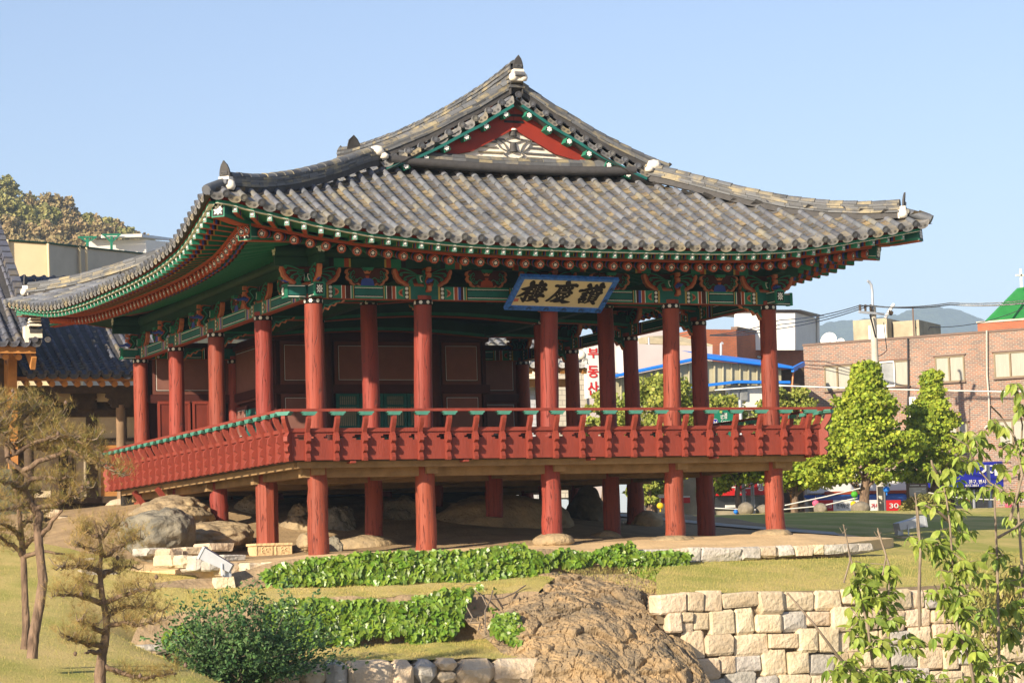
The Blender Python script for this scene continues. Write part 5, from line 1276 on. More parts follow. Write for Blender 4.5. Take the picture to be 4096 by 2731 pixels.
# stones -------------------------------------------------------------
def chamf(w, d, h, q, ch=.09, jit=.06):
    """rough squared stone, front towards -y: 24 vertices"""
    V = []
    for sz in (-1, 1):
        for sx in (-1, 1): V.append(np.array([sx*w/2, d/2, sz*h/2]))
    c = min(w, h)*ch*q.uniform(.6, 1.7)
    ring = [(-1, -1), (1, -1), (1, 1), (-1, 1)]; mid = []; fr = []
    for sx, sz in ring:
        mid.append(np.array([sx*w/2, -d/2+c*.8, sz*(h/2-c)])); mid.append(np.array([sx*(w/2-c), -d/2+c*.8, sz*h/2]))
        fr.append(np.array([sx*(w/2-c*.9), -d/2, sz*(h/2-c*.9)]))
    # order the eight rim points counter-clockwise seen from the front
    rim = [mid[1], mid[3], mid[2], mid[4], mid[5], mid[7], mid[6], mid[0]]
    back = [np.array([p[0], d/2, p[2]]) for p in rim]
    cen = np.array([q.uniform(-.15, .15)*w, -d/2-min(w, h)*q.uniform(.02, .10), q.uniform(-.15, .15)*h])
    pts = [cen]+[p+np.array([q.uniform(-jit, jit)*w, q.uniform(-jit, jit)*d*.5, q.uniform(-jit, jit)*h]) for p in fr]+[p+np.array([q.uniform(-jit, jit)*w*.5, 0, q.uniform(-jit, jit)*h*.5]) for p in rim]+back
    F = []
    for k in range(4): F.append((0, 1+k, 1+(k+1) % 4))
    r = lambda i: 5+i % 8; f = lambda k: 1+k % 4
    # front corner k touches rim 2k-1 and 2k
    for k in range(4):
        F.append((f(k), r(2*k-1), r(2*k))); F.append((f(k), r(2*k), r(2*k+1), f(k+1)))
    for i in range(8): F.append((r(i), 13+i, 13+(i+1) % 8, r(i+1)))
    F.append(tuple(13+i for i in range(8)))
    return pts, F
def rubble(name, label, cat, Y0, x0f, x1, ztop, zbot, rows, seed, mats, wmin=.32, wmax=.78, dz=.38, depth=.4, Yf=None, backing=True, ch=.09, jit=.055, gap=.008):
    """wall of individually laid stones: bottom row first, top row follows ztop(x)"""
    q = random.Random(seed); par = thing(name, label, cat, ((x0f(ztop(0))+x1)/2, Y0, zbot))
    bounds = lambda r, x: ztop(x)-(ztop(x)-zbot)*(r/rows)+(0 if r in (0,) else .05*math.sin(x*2.3+r*1.9)+.035*math.sin(x*5.1+r*4.3))
    for r in range(rows):
        x = x0f(bounds(r+.5, 3))+q.uniform(-.15, .1)
        while x < x1:
            w = q.uniform(wmin, wmax); zt = bounds(r, x+w/2)-(q.uniform(0, .06) if r == 0 else 0); zb = bounds(r+1, x+w/2); h = zt-zb
            split = (q.random() < .22 and w > .45)
            parts = [(x, w, zb, zt)] if not split else [(x, w*.55, zb, zt), (x+w*.55, w*.45, zb, zb+h*.48), (x+w*.55, w*.45, zb+h*.48, zt)]
            for px_, pw, pb, pt_ in parts:
                pts, F = chamf(pw-gap, depth, pt_-pb-gap, q, ch, jit)
                mb = MB(); a = q.uniform(-.05, .05); ca, sa = math.cos(a), math.sin(a)
                pts = [np.array([p[0]*ca-p[2]*sa, p[1]+q.uniform(-.0, .0), p[0]*sa+p[2]*ca]) for p in pts]
                mb.add(pts, F, mats[0] if q.random() < .86 else mats[-1], False)
                yy = (Yf(px_) if Yf else Y0)+q.uniform(-.05, .04)
                o = bpy.data.objects.new('stone', mb.mesh('stone')); COL.objects.link(o); place(o, par, Matrix.Translation((px_+pw/2, yy+depth/2, (pb+pt_)/2)))
            x += w
    if backing:
        mb = MB(); xa = x0f(zbot)
        n = 30; xs = np.linspace(x0f(ztop(0))+.1, x1, n); yy = lambda x: (Yf(x) if Yf else Y0)+depth*.42
        mb.grid([[(x, yy(x), ztop(x)-.12) for x in xs], [(x, yy(x), zbot) for x in xs]], JOINT, False, flip=True); mb.build('joint_fill', par)
    return par
wallz = lambda x: float(np.interp(x, [3.8, 6, 9, 14], [-2.79, -2.84, -2.90, -2.99]))
rubble('stone_retaining_wall', 'pale granite rubble retaining wall holding up the lawn at the lower right', 'retaining wall', -7.15, lambda z: float(np.interp(z, [-4.7, -2.85], [4.75, 3.95])), 13.5, wallz, -4.75, 5, 11, (STONE, STONE_GREY))
lowz = lambda x: float(onY(2100-0, 2640, -7.8)[2])+.0*x
p0, p1 = onY(640, 2720, -7.85), onY(2150, 2640, -7.85)
lowtop = lambda x: float(np.interp(x, [-6.5, p0[0], onY(1240, 2660, -7.85)[0], onY(1600, 2640, -7.85)[0], p1[0]], [p0[2]-.25, p0[2], onY(1240, 2655, -7.85)[2], onY(1600, 2645, -7.85)[2], p1[2]]))
rubble('low_stone_wall', 'low wall of rounded granite stones along the bottom of the grass strip', 'low wall', -7.95, lambda z: p0[0]-1.0, p1[0]+.02, lambda x: lowtop(x)+.07, -4.75, 2, 5, (STONE, STONE_GREY), .34, .95, ch=.24, jit=.10)
# kerb of the terrace
def stones_px(par, lst, mat2, seed, depth=.45, turn=0.0):
    q = random.Random(seed)
    for x0, x1, y0, y1, Y in lst:
        a, b = onY(x0, (y0+y1)/2, Y), onY(x1, (y0+y1)/2, Y); t, u = onY((x0+x1)/2, y0, Y), onY((x0+x1)/2, y1, Y)
        w = b[0]-a[0]; h = t[2]-u[2]; pts, F = chamf(max(w*1.03, .1), depth, max(h, .08)*1.05, q, .16, .11)
        mb = MB(); mb.add(pts, F, mat2[0] if q.random() < .7 else mat2[1], False); o = bpy.data.objects.new('stone', mb.mesh('stone')); COL.objects.link(o)
        place(o, par, Matrix.Translation(((a[0]+b[0])/2, Y+depth/2, (t[2]+u[2])/2)) @ Matrix.Rotation(q.uniform(-.05, .05)+turn, 4, 'Z'))
kerb = thing('terrace_kerb', 'row of grey and buff kerb stones edging the sandy terrace on the right', 'kerb', (10, -2.4, -2.3))
xs = [2560, 2660, 2755, 2806, 2968, 3042, 3114, 3181, 3255, 3303, 3375, 3435, 3490]
stones_px(kerb, [(xs[k], xs[k+1], np.interp(xs[k], [2560, 3500], [2196, 2172]), np.interp(xs[k], [2560, 2900, 3500], [2246, 2240, 2200]), -2.55+.0*k) for k in range(len(xs)-1)], (STONE_GREY, STONE), 3)
K5 = lambda a, b, c, d, Y: (a*.5952, b*.5952, c*.5952+1450, d*.5952+1450, Y)
steps = thing('stone_edging', 'stepped granite edging stones left of the pavilion beside the floodlight', 'stone edging', (-2.5, -1, -2.3))
stones_px(steps, [K5(960, 1108, 1245, 1292, .8), K5(1105, 1215, 1250, 1332, .3), K5(1222, 1366, 1240, 1292, .5), K5(1370, 1552, 1213, 1266, .9), K5(1108, 1192, 1296, 1372, -.3), K5(1190, 1290, 1296, 1374, -.6), K5(1290, 1380, 1300, 1402, -.9), K5(1470, 1640, 1290, 1332, -.8), K5(1380, 1520, 1330, 1400, -1.2), K5(1510, 1650, 1345, 1425, -1.5), K5(1640, 1740, 1345, 1425, -1.8), K5(1740, 1835, 1350, 1425, -2.0), K5(1838, 1925, 1338, 1376, -2.1)], (STONE, STONE_GREY), 8, .6, .25)
plat = thing('stone_platform', 'sandy platform edged with granite blocks in front of the tiled hall', 'platform', (0, 15, -.6))
stones_px(plat, [K5(330, 400, 985, 1045, 13.0), K5(400, 492, 1035, 1095, 13.0), K5(490, 610, 1042, 1100, 13.0), K5(610, 736, 1045, 1108, 13.0), K5(736, 836, 1040, 1110, 13.0), K5(240, 330, 985, 1035, 13.0)], (STONE, STONE), 4, .6)
a, b = onY(150, 2045, 13.2), onY(505, 2078, 13.2)
mb = MB(); P = [[(x, y, float(np.interp(y, [13.2, 19], [-.98, -.55]))) for x in np.linspace(-6, b[0]+1.0, 12)] for y in np.linspace(13.2, 19.5, 10)]; mb.grid(P, SAND, True); mb.build('sand_top', plat)
flag = thing('stepping_slabs', 'pale flat slabs set in the grass slope behind the small pine', 'stepping slabs', (-5, 5, -1.8))
for x0, x1, y0, y1, Y in ((300, 380, 2170, 2184, 4.0), (330, 455, 2215, 2240, 1.5), (355, 470, 2225, 2260, 1.0), (515, 560, 2275, 2300, -.8), (690, 770, 2335, 2346, -3.4), (565, 640, 2620, 2650, -6.5)):
    a, b = onY(x0, y1, Y), onY(x1, y1, Y); mb = MB(); pts, F = chamf(b[0]-a[0], .6, .10, rnd, .2, .1); mb.add([p+np.array([(a[0]+b[0])/2, Y+.3, z_slope_full(a[0], Y)+.0]) for p in pts], F, STONE_GREY); mb.build('slab', flag)
ped = thing('carved_pedestal', 'squared buff stone pedestal with carved scroll panels under a red post', 'pedestal', (0.02, 3.2, -1.95))
mb = MB(); mb.box((.02, 3.22, -1.79), (.74, .66, .27), SAND); mb.box((.02, 3.22, -1.675), (.80, .72, .05), SAND); mb.box((.02, 3.22, -1.93), (.80, .72, .05), SAND); mb.build('block', ped)
mb = MB()
for x in (-.19, .23):
    for t0 in (0, 2.1, 4.2): mb.tube([(x+.02+.09*math.cos(t0)*.6+.05*math.cos(t), 2.885, -1.79+.06*math.sin(t0)*.6+.04*math.sin(t)) for t in np.linspace(0, 5, 8)], .010, SAND, 4)
    for s in (-1, 1): mb.beam((x+s*.17+.0, 2.885, -1.89), (x+s*.17, 2.885, -1.70), .02, .02, SAND)
mb.build('carving', ped)
# dark footing walls under the rooms
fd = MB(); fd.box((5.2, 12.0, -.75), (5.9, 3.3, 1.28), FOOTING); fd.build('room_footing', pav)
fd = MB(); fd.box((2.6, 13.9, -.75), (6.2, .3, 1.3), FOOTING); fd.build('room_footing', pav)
# ================================================================== LEFT HALLS
def simple_roof(par, x0, x1, ye, ze, yr, zr, sp=.285, ends=True, seed=0, lim=None):
    """tiled slope facing -Y: rows of cover tiles from eave (ye, ze) up to ridge (yr, zr)"""
    q = random.Random(seed); C, E_, P_, D_ = [], [], [], []; L = yr-ye
    f = lambda d: ze+(zr-ze)*(.82*(d/L)+.18*(d/L)**2)
    n = int((x1-x0)/sp)
    for i in range(n+1):
        x = x0+sp*i
        d = 0
        while d < L:
            y = nrm((0, .02, f(d+.02)-f(d))); z = np.cross((1, 0, 0), y); m = frame(np.array([x+q.uniform(-.005, .005), ye+d, f(d)])+z*.055, (1, 0, 0), y, z)
            (E_ if d == 0 else C).append(m); d += .295
        xm = x+sp/2; d = 0
        while d < L:
            y = nrm((0, .02, f(d+.02)-f(d))); z = np.cross((1, 0, 0), y); m = frame(np.array([xm, ye+d, f(d)])+z*(-.005), (.9, 0, 0), y, z)
            (D_ if d == 0 else P_).append(m); d += .16
    return C, E_, P_, D_
def old(tm):
    t = MB(); t.v, t.f, t.m, t.sm = list(tm.v), [list(f) for f in tm.f], list(tm.m), list(tm.sm); t.mats = [TILE_OLD]*len(tm.mats); return t
ocov, oecov, opan, odrip = old(cov), old(ecov), old(pan), old(drip)
hall = thing('tiled_hall', 'long timber hall with cream walls and grey tiled roof behind the pavilion on the left', 'hall', (0, 18, -.6))
eL, eR = onY(62, 1500, 17.0), onY(640, 1545, 17.0); HEZ = onY(300, 1523, 17.0)[2]+.04
C, E_, P_, D_ = simple_roof(hall, eL[0]+.25, eR[0]+1.2, 17.0, HEZ+.12, 22.5, HEZ+3.3, seed=3)
mb = MB(); mb.add([(eL[0], 17.02, HEZ+.08), (eR[0]+1.6, 17.02, HEZ+.08), (eR[0]+1.6, 22.5, HEZ+3.25), (eL[0], 22.5, HEZ+3.25)], [(0, 1, 2, 3)], TILE_DARK)
ro = mb.build('roof', hall)
scatter(ocov, C, 'cover_tile', ro); scatter(oecov, E_, 'eave_end_tile', ro); scatter(opan, P_, 'pan_tile', ro); scatter(odrip, D_, 'drip_tile', ro)
mb = MB(); mb.add([(eL[0], 17.1, HEZ+.02), (eR[0]+1.6, 17.1, HEZ+.02), (eR[0]+1.6, 19.2, HEZ+.9), (eL[0], 19.2, HEZ+.9)], [(3, 2, 1, 0)], ORWOOD); mb.build('soffit', hall)
MB().beam((eL[0], 17.15, HEZ+.02), (eR[0]+1.6, 17.15, HEZ+.02), .10, .10, ORWOOD).build('eave_board', hall)
rmb = MB(); rmb.tube([(0, 0, 0), (0, 1.6, .62)], .085, ORWOOD, 10); rme2 = rmb.mesh('rafter')
for k in range(15): inst(rme2, 'rafter', hall, Matrix.Translation((eL[0]+.35+.335*k, 17.28, HEZ-.10)))
mb = MB(); mb.prism([(eL[0]-.16, 16.75, HEZ-.40), (eL[0]-.16, 17.25, HEZ-.62), (eL[0]-.16, 19.5, HEZ+.85), (eL[0]-.16, 19.5, HEZ+1.6), (eL[0]-.16, 16.85, HEZ+.12)], (.14, 0, 0), ORWOOD); mb.build('barge_board', hall)
WY = 18.5
def hq(x0, y0, x1, y1, Y=WY):
    a, b = onY(x0, y1, Y), onY(x1, y0, Y); a2, b2 = onY(x0, y0, Y), onY(x1, y1, Y)
    return a[0], b[0], (a[2]+b2[2])/2, (a2[2]+b[2])/2
def hbox(name, x0, y0, x1, y1, mat, Y=WY, th=.12):
    xa, xb, za, zb = hq(x0, y0, x1, y1, Y); MB().box(((xa+xb)/2, Y+th/2, (za+zb)/2), (xb-xa, th, zb-za), mat).build(name, hall)
hbox('back_wall', 60, 1555, 640, 2040, RAWDK, WY+.1, .2)
for r in ((225, 1667, 352, 1760), (388, 1667, 472, 1752), (512, 1667, 640, 1752), (232, 1560, 300, 1608), (383, 1560, 447, 1606), (388, 1790, 470, 1990), (100, 1667, 215, 1990), (300, 1800, 350, 1990)): hbox('wall_panel', *r, CREAM, WY-.02, .1)
hbox('wall_beam', 60, 1637, 640, 1667, RAWDK, WY-.10, .2); hbox('wall_beam', 60, 1752, 640, 1778, RAWDK, WY-.08, .18); hbox('wall_beam', 60, 1985, 640, 2012, RAWDK, WY-.10, .2)
for x0, x1 in ((350, 388), (205, 232)): hbox('wall_post', x0, 1600, x1, 2010, RAWDK, WY-.09, .18)
cx, cz0, cz1 = onY(488, 2012, 17.6), onY(488, 2014, 17.6)[2], onY(488, 1620, 17.6)[2]
post(cx[0], 17.6, cz0, cz1, .135, .125, GREYPOST, 'column', hall, 12, seed=90)
cx2 = onY(118, 2012, 17.6); post(cx2[0], 17.6, cz0-.1, cz1+.1, .135, .125, RAWDK, 'column', hall, 12, seed=91)
boulder(np.array([cx[0]-.1, 17.5, cz0-.03]), (.35, .35, .16), 33, STONE, None, 'column_base', parent=hall, hi=False)
def hbracket(x0, y0, x1, y1, Y):
    xa, xb, za, zb = hq(x0, y0, x1, y1, Y); w = xb-xa; h = zb-za; mb = MB(); half = [(0, 0), (.28, .0), (.33, .12), (.30, .2), (.42, .28), (.40, .42), (.36, .5), (.5, .62), (.48, .8), (.5, 1), (0, 1)]
    full = half+[(-x, z) for x, z in half[::-1][1:-1]]; xm = (xa+xb)/2
    mb.prism([(xm+x*w, Y, za+z*h) for x, z in full], (0, .14, 0), RAWDK); return mb.build('bracket', hall)
hbracket(285, 1563, 388, 1640, WY-.2); hbracket(425, 1560, 545, 1630, 17.5); hbracket(90, 1560, 230, 1650, 17.6); hbracket(560, 1560, 660, 1640, 17.5)
MB().beam((eL[0]+.2, 17.6, cz1+.42), (eR[0]+1.5, 17.6, cz1+.42), .18, .2, RAWDK).build('purlin', hall)
hbox('lattice_door', 405, 1780, 470, 1985, ORWOOD, WY-.06, .06)
xa, xb, za, zb = hq(245, 1830, 300, 1960, WY-.08); mb = MB()
for k in range(9): mb.beam((xa+(xb-xa)*k/8, WY-.1, za), (xa+(xb-xa)*k/8, WY-.1, zb), .02, .02, RAWDK)
mb.build('window_bars', hall)
# higher roof at the far left
side = thing('tiled_side_hall', 'steep tiled roof corner with white plaster ridge end at the left edge of the photo', 'hall', (-4, 16, 2))
sR = onY(172, 1392, 15.4); SEZ = onY(120, 1392, 15.4)[2]
C, E_, P_, D_ = simple_roof(side, sR[0]-4.6, sR[0]-.30, 15.4, SEZ+.14, 21.0, SEZ+4.1, sp=.285, seed=6)
mb = MB(); mb.add([(sR[0]-4.9, 15.42, SEZ+.08), (sR[0]-.1, 15.42, SEZ+.08), (sR[0]-.1, 21.0, SEZ+4.05), (sR[0]-4.9, 21.0, SEZ+4.05)], [(0, 1, 2, 3)], TILE_DARK); ro = mb.build('roof', side)
scatter(ocov, C, 'cover_tile', ro); scatter(oecov, E_, 'eave_end_tile', ro); scatter(opan, P_, 'pan_tile', ro); scatter(odrip, D_, 'drip_tile', ro)
for k in range(7): inst(rme2, 'rafter', side, Matrix.Translation((sR[0]-.55-.335*k, 15.75, SEZ-.20)))
MB().box((sR[0]-2.6, 15.62, SEZ-.03), (4.9, .12, .17), ORWOOD).build('eave_board', side)
mb = MB(); mb.box((sR[0]-.18, 16.4, SEZ+.12), (.12, 1.7, .35), ORWOOD, np.array(Matrix.Rotation(math.atan2(3.96, 5.58), 3, 'X'))); mb.build('barge_board', side)
mb = MB(); mb.box((sR[0]-2.7, 17.8, SEZ-1.5), (4.6, .2, 2.9), RAWDK); mb.box((sR[0]-.5, 16.9, SEZ-1.4), (.22, .22, 3.2), ORWOOD); mb.build('wall', side)
mb = MB()
for k in range(20):
    y = 15.6+.27*k; z = SEZ+.30+(y-15.4)*.72; mb.box((sR[0]-.20, y, z+.05), (.24, .26, .06), TILE_OLD, np.array(Matrix.Rotation(.62, 3, 'X'))); mb.box((sR[0]-.20, y, z-.03), (.28, .26, .06), TILE_OLD, np.array(Matrix.Rotation(.62, 3, 'X')))
mb.build('rake_ridge', side)
oc = np.array(onY(143, 1352, 15.35)); mb = MB()
mb.box(oc+(0, .15, .12), (.34, .3, .22), PLASTER); mb.box(oc+(0, .15, .34), (.30, .3, .05), PLASTER); mb.box(oc+(0, .15, .43), (.28, .3, .045), PLASTER); mb.box(oc+(0, .15, .50), (.27, .3, .04), PLASTER)
mb.box(oc+(-.22, .15, .10), (.10, .3, .42), PLASTER); mb.build('plaster_boss', side)
mb = MB(); mb.box(oc+(0, .16, .385), (.26, .28, .04), TILE_DARK); mb.box(oc+(0, .16, .465), (.25, .28, .03), TILE_DARK); mb.box(oc+(.0, -.005, .18), (.30, .02, .10), TILE_DARK)
mb.prism([oc+(x, .08, .52+z) for x, z in ((-.13, 0), (-.14, .10), (-.10, .24), (-.02, .34), (.02, .36), (.10, .28), (.14, .14), (.13, 0))], (0, .06, 0), TILE_DARK); mb.build('ridge_end_tile', side)
for dx in (-.02, .30): inst(oecov.mesh('boss_tile'), 'boss_tile', side, frame(oc+(dx, -.05, -.04), (1, 0, 0), (0, 1, 0), (0, 0, 1)))
# beige fabric covered wall and white cabin behind
fence = thing('beige_sheeted_wall', 'tall beige sheeted wall with a dark green top edge behind the tiled hall', 'wall', (-5, 40, 0))
def quadpx(mb, pts, mat, Y): mb.prism([onY(x, y, Y) for x, y in pts], (0, .2, 0), mat)
mb = MB(); a = [(x, y, 40+d) for x, y, d in ((-200, 945, 0), (0, 958, 0), (100, 963, 0), (187, 972, 0))]; n_ = 6
top = [onY(*q) for q in a]; mb.grid([top, [p-(0, 0, 6.5) for p in top]], BEIGEWALL, False); mb.build('sheet', fence)
mb = MB(); a = [(187, 972, 40), (250, 979, 41), (320, 987, 42), (420, 998, 43.5), (525, 1010, 45), (650, 1022, 47)]; top = [onY(*q) for q in a]
mb.grid([top, [p-(0, 0, 6.5) for p in top]], BEIGEWALL_SHADE, False); mb.build('sheet', fence)
mb = MB(); a = [(-200, 945, 39.95), (187, 972, 39.95), (420, 998, 43.4), (650, 1022, 46.9)]; mb.tube([onY(*q) for q in a], .035, DGREEN, 5); mb.build('top_edge', fence)
for x, yt, Y in ((30, 958, 39.9), (192, 974, 39.9), (318, 988, 41.8), (345, 990, 42.1)):
    mb = MB(); p = onY(x, yt, Y); mb.tube([p, p+(.03, 0, -2), p+(0, 0, -5.5)], .05, BEIGEWALL, 6); mb.build('pole', fence)
cab = thing('white_cabin', 'small white roof cabin with green steel props behind the beige sheeted wall', 'cabin', (3, 55, 8))
mb = MB(); A, B_, C_ = onY(358, 960, 52), onY(584, 958, 52), onY(760, 975, 58); hgt = (0, 0, -2.2)
mb.prism([A, B_, B_+hgt, A+hgt], (0, .1, 0), WHITEWALL); mb.add([B_+(0, .05, 0), C_, C_+hgt, B_+(0, .05, -2.2)], [(3, 2, 1, 0)], WHITEWALL); mb.build('wall', cab)
mb = MB(); up = np.array((0, 0, .16)); mb.add([onY(336, 950, 51.6), onY(405, 945, 51.6), onY(566, 940, 51.6), onY(740, 962, 58), onY(740, 966, 59), onY(440, 950, 56)], [(0, 1, 2, 3, 4, 5)], METAL); mb.beam(onY(405, 946, 51.5), onY(566, 942, 51.5), .1, .13, WHITEWALL); mb.beam(onY(566, 943, 51.5), onY(745, 966, 58), .1, .12, METAL); mb.build('roof', cab)
for x, y0, y1 in ((350, 955, 985), (446, 945, 1000)):
    p, q = onY(x, y0, 51.3), onY(x, y1, 51.3); mb = MB(); mb.beam(p, q, .09, .09, GREEN)
    for s in (-1, 1): mb.beam(lerp(p, q, .45), p+(s*.32, 0, .05), .06, .06, GREEN)
    mb.beam(p+(-.38, 0, .05), p+(.38, 0, .08), .07, .07, GREEN); mb.build('steel_prop', cab)

# ================================================================== TOWN ON THE RIGHT
class Face:
    """a vertical facade: local x along it, y into the building, z up; built parts keep that frame"""
    def __init__(s, A, B_, zg):
        s.A = np.array([A[0], A[1], zg]); d = np.array([B_[0]-A[0], B_[1]-A[1], 0]); s.L = np.linalg.norm(d); s.u = d/s.L; s.n = np.array([-s.u[1], s.u[0], 0]); s.F = frame(s.A, s.u, s.n, (0, 0, 1))
    def px(s, x, y, off=0.0):
        d = ray(x, y); o = s.A+s.n*off; t = ((o-CAMP)@s.n)/(d@s.n); p = CAMP+d*t-s.A; return float(p@s.u), float(p[2])
    def rect(s, x0, y0, x1, y1, off=0.0):
        a, b, c, d = s.px(x0, y0, off), s.px(x1, y0, off), s.px(x1, y1, off), s.px(x0, y1, off); return (a[0]+d[0])/2, (b[0]+c[0])/2, (c[1]+d[1])/2, (a[1]+b[1])/2
    def put(s, mb, name, par): o = bpy.data.objects.new(name, mb.mesh(name)); COL.objects.link(o); return place(o, par, s.F)
    def bx(s, name, par, x0, x1, y0, y1, z0, z1, mat): return s.put(MB().box(((x0+x1)/2, (y0+y1)/2, (z0+z1)/2), (x1-x0, y1-y0, z1-z0), mat), name, par)
    def bpx(s, name, par, x0, y0, x1, y1, mat, off=0.0, th=.1): a, b, c, d = s.rect(x0, y0, x1, y1, off); return s.bx(name, par, a, b, off, off+th, c, d, mat)
    def text(s, body, par, x0, y0, x1, y1, mat, off, name='lettering', stretch=True, bold=0.0):
        a, b, c, d = s.rect(x0, y0, x1, y1, off); return lettering(body, par, s.F @ Matrix.Translation((a, off, c)), b-a, d-c, mat, name, bold)
def lettering(body, par, Mx, w, h, mat, name='lettering', bold=0.0):
    cu = bpy.data.curves.new(name, 'FONT'); cu.body = body; cu.offset = bold; cu.extrude = 0.01
    tmp = bpy.data.objects.new('tmp_text', cu); COL.objects.link(tmp); dg = bpy.context.evaluated_depsgraph_get()
    me = bpy.data.meshes.new_from_object(tmp.evaluated_get(dg)); bpy.data.objects.remove(tmp); bpy.data.curves.remove(cu)
    V = np.array([v.co for v in me.vertices]); lo, hi = V.min(0), V.max(0); sc = ((w)/(hi[0]-lo[0]), (h)/(hi[1]-lo[1]))
    V2 = np.stack([(V[:, 0]-lo[0])*sc[0], -V[:, 2]*.6, (V[:, 1]-lo[1])*sc[1]], 1); me.vertices.foreach_set('co', V2.ravel()); me.materials.clear(); me.materials.append(mat); me.update(); me.name = name
    o = bpy.data.objects.new(name, me); COL.objects.link(o); place(o, par, Mx); return o
ZG = -1.15
BR1 = brick_mat('brown_brick_facade', (0.33, 0.155, 0.095), (0.155, 0.115, 0.10), (0.34, 0.29, 0.23), 'x', 1.0, .23, .085, .014, -.1)
BR1s = brick_mat('brown_brick_side', (0.33, 0.155, 0.095), (0.155, 0.115, 0.10), (0.34, 0.29, 0.23), 'y', 1.0, .23, .085, .014, -.1)
BR2 = brick_mat('red_brick_facade', (0.46, 0.125, 0.05), (0.36, 0.10, 0.045), (0.24, 0.12, 0.07), 'x', 1.0, .24, .085, .012, 0)
BR2s = brick_mat('red_brick_side', (0.34, 0.085, 0.04), (0.17, 0.055, 0.035), (0.15, 0.08, 0.055), 'y', 1.0, .24, .085, .012, 0)
A = onY(3213, 1385, 50.0); zt = A[2]; Bq = onZ(4096, 1320, zt); FB = Face(A, Bq, ZG); Lb = FB.L*1.25
bb = thing('brown_brick_building', 'long brown brick building with bronze framed windows behind the street trees on the right', 'building', tuple(FB.A))
H_ = zt-ZG
FB.put(MB().box((Lb/2, 4.0, H_/2), (Lb, 8.0, H_), BR1), 'wall', bb)
FB.bx('coping', bb, -.03, Lb, -.04, .25, H_, H_+.10, BROWN)
FB.bx('roof_deck', bb, .1, Lb-.1, .3, 7.9, H_-.02, H_+.02, CONC)
def window(F, par, x0, y0, x1, y1, split=.48, open_=False, fr=FRAMEB):
    a, b, c, d = F.rect(x0, y0, x1, y1, 0); w, h = b-a, d-c
    mb = MB(); t = .06
    mb.box((a+w/2, .0, c+t/2), (w, .10, t), fr); mb.box((a+w/2, 0, d-t/2), (w, .10, t), fr); mb.box((a+t/2, 0, c+h/2), (t, .098, h-2*t), fr); mb.box((b-t/2, 0, c+h/2), (t, .098, h-2*t), fr); mb.box((a+w*split, -.01, c+h/2), (t*1.2, .096, h-2*t), fr)
    o = F.put(mb, 'window', par)
    F.put(MB().box((a+w*split/2+t*.2, -.012, c+h/2), (w*split-t*1.4, .012, h-2*t), GLASS if open_ else CURTAIN), 'pane', o)
    F.put(MB().box((a+w*(1+split)/2+t*.2, -.008, c+h/2), (w*(1-split)-t*1.6, .012, h-2*t), CURTAIN), 'pane', o)
    F.put(MB().box((a+w/2, -.02, d+.035), (w+.14, .12, .07), BLACKP if False else BROWN), 'lintel', o)
    F.put(MB().box((a+w/2, -.05, c-.03), (w+.08, .14, .06), BROWN), 'sill', o)
    if open_:
        q = MB()
        for z in (c+.03, d-.03): q.box((a+w*.24, -.07, z), (w*.5, .05, .06), WHITEWALL)
        for x in (a+.03, a+w*.49): q.box((x, -.07, c+h/2), (.06, .048, h-.12), WHITEWALL)
        F.put(q, 'sash', o)
    return o
for k, (x0, y0, x1, y1) in enumerate(((3299, 1462, 3407, 1562), (3523, 1443, 3638, 1546), (3742, 1424, 3859, 1528), (3977, 1407, 4112, 1510), (3994, 1678, 4114, 1778), (3790, 1690, 3873, 1750), (3313, 1712, 3374, 1760))): window(FB, bb, x0, y0, x1, y1, open_=(k == 1))
def pipe(F, par, pts, r, mat, off=-.1): mb = MB(); mb.tube([(F.px(x, y, off)[0], off, F.px(x, y, off)[1]) for x, y in pts], r, mat, 6); return F.put(mb, 'drainpipe', par)
pipe(FB, bb, [(3947, 1322), (3948, 1500), (3956, 1600), (3957, 1700)], .045, CONC); pipe(FB, bb, [(3631, 1352), (3633, 1560), (3628, 1700)], .035, DARKGL)
pipe(FB, bb, [(3955, 1700), (3945, 1706), (3940, 1712)], .05, CONC)
# rooftop room, dishes and far roofs
Y2 = 55
FB2 = Face(onY(3413, 1370, Y2+2), onY(3413, 1370, Y2+2)+np.array(FB.u), zt); rt_ = thing('rooftop_stair_room', 'stained concrete stair room with a white door on the brick building roof', 'rooftop room', tuple(FB2.A))
a, b, c, d = FB2.rect(3413, 1277, 3549, 1370); c -= .3
FB2.put(MB().box(((a+b)/2+.0, 2.0, (c+d)/2), (b-a, 4, d-c), OLDCONC), 'wall', rt_)
a2, b2, c2, d2 = FB2.rect(3549, 1279, 3655, 1360); FB2.put(MB().box(((a2+b2)/2+.05, 2.4, (c+d2)/2), (b2-a2, 3.4, d2-c), OLDCONC), 'annex', rt_)
FB2.bpx('door', rt_, 3474, 1300, 3545, 1366, WHITEWALL, -.06, .08)
mb = MB(); p = onY(3651, 1225, Y2); mb.tube([p, p-(0, 0, 4.0)], .04, BROWN, 5); mb.build('mast', rt_)
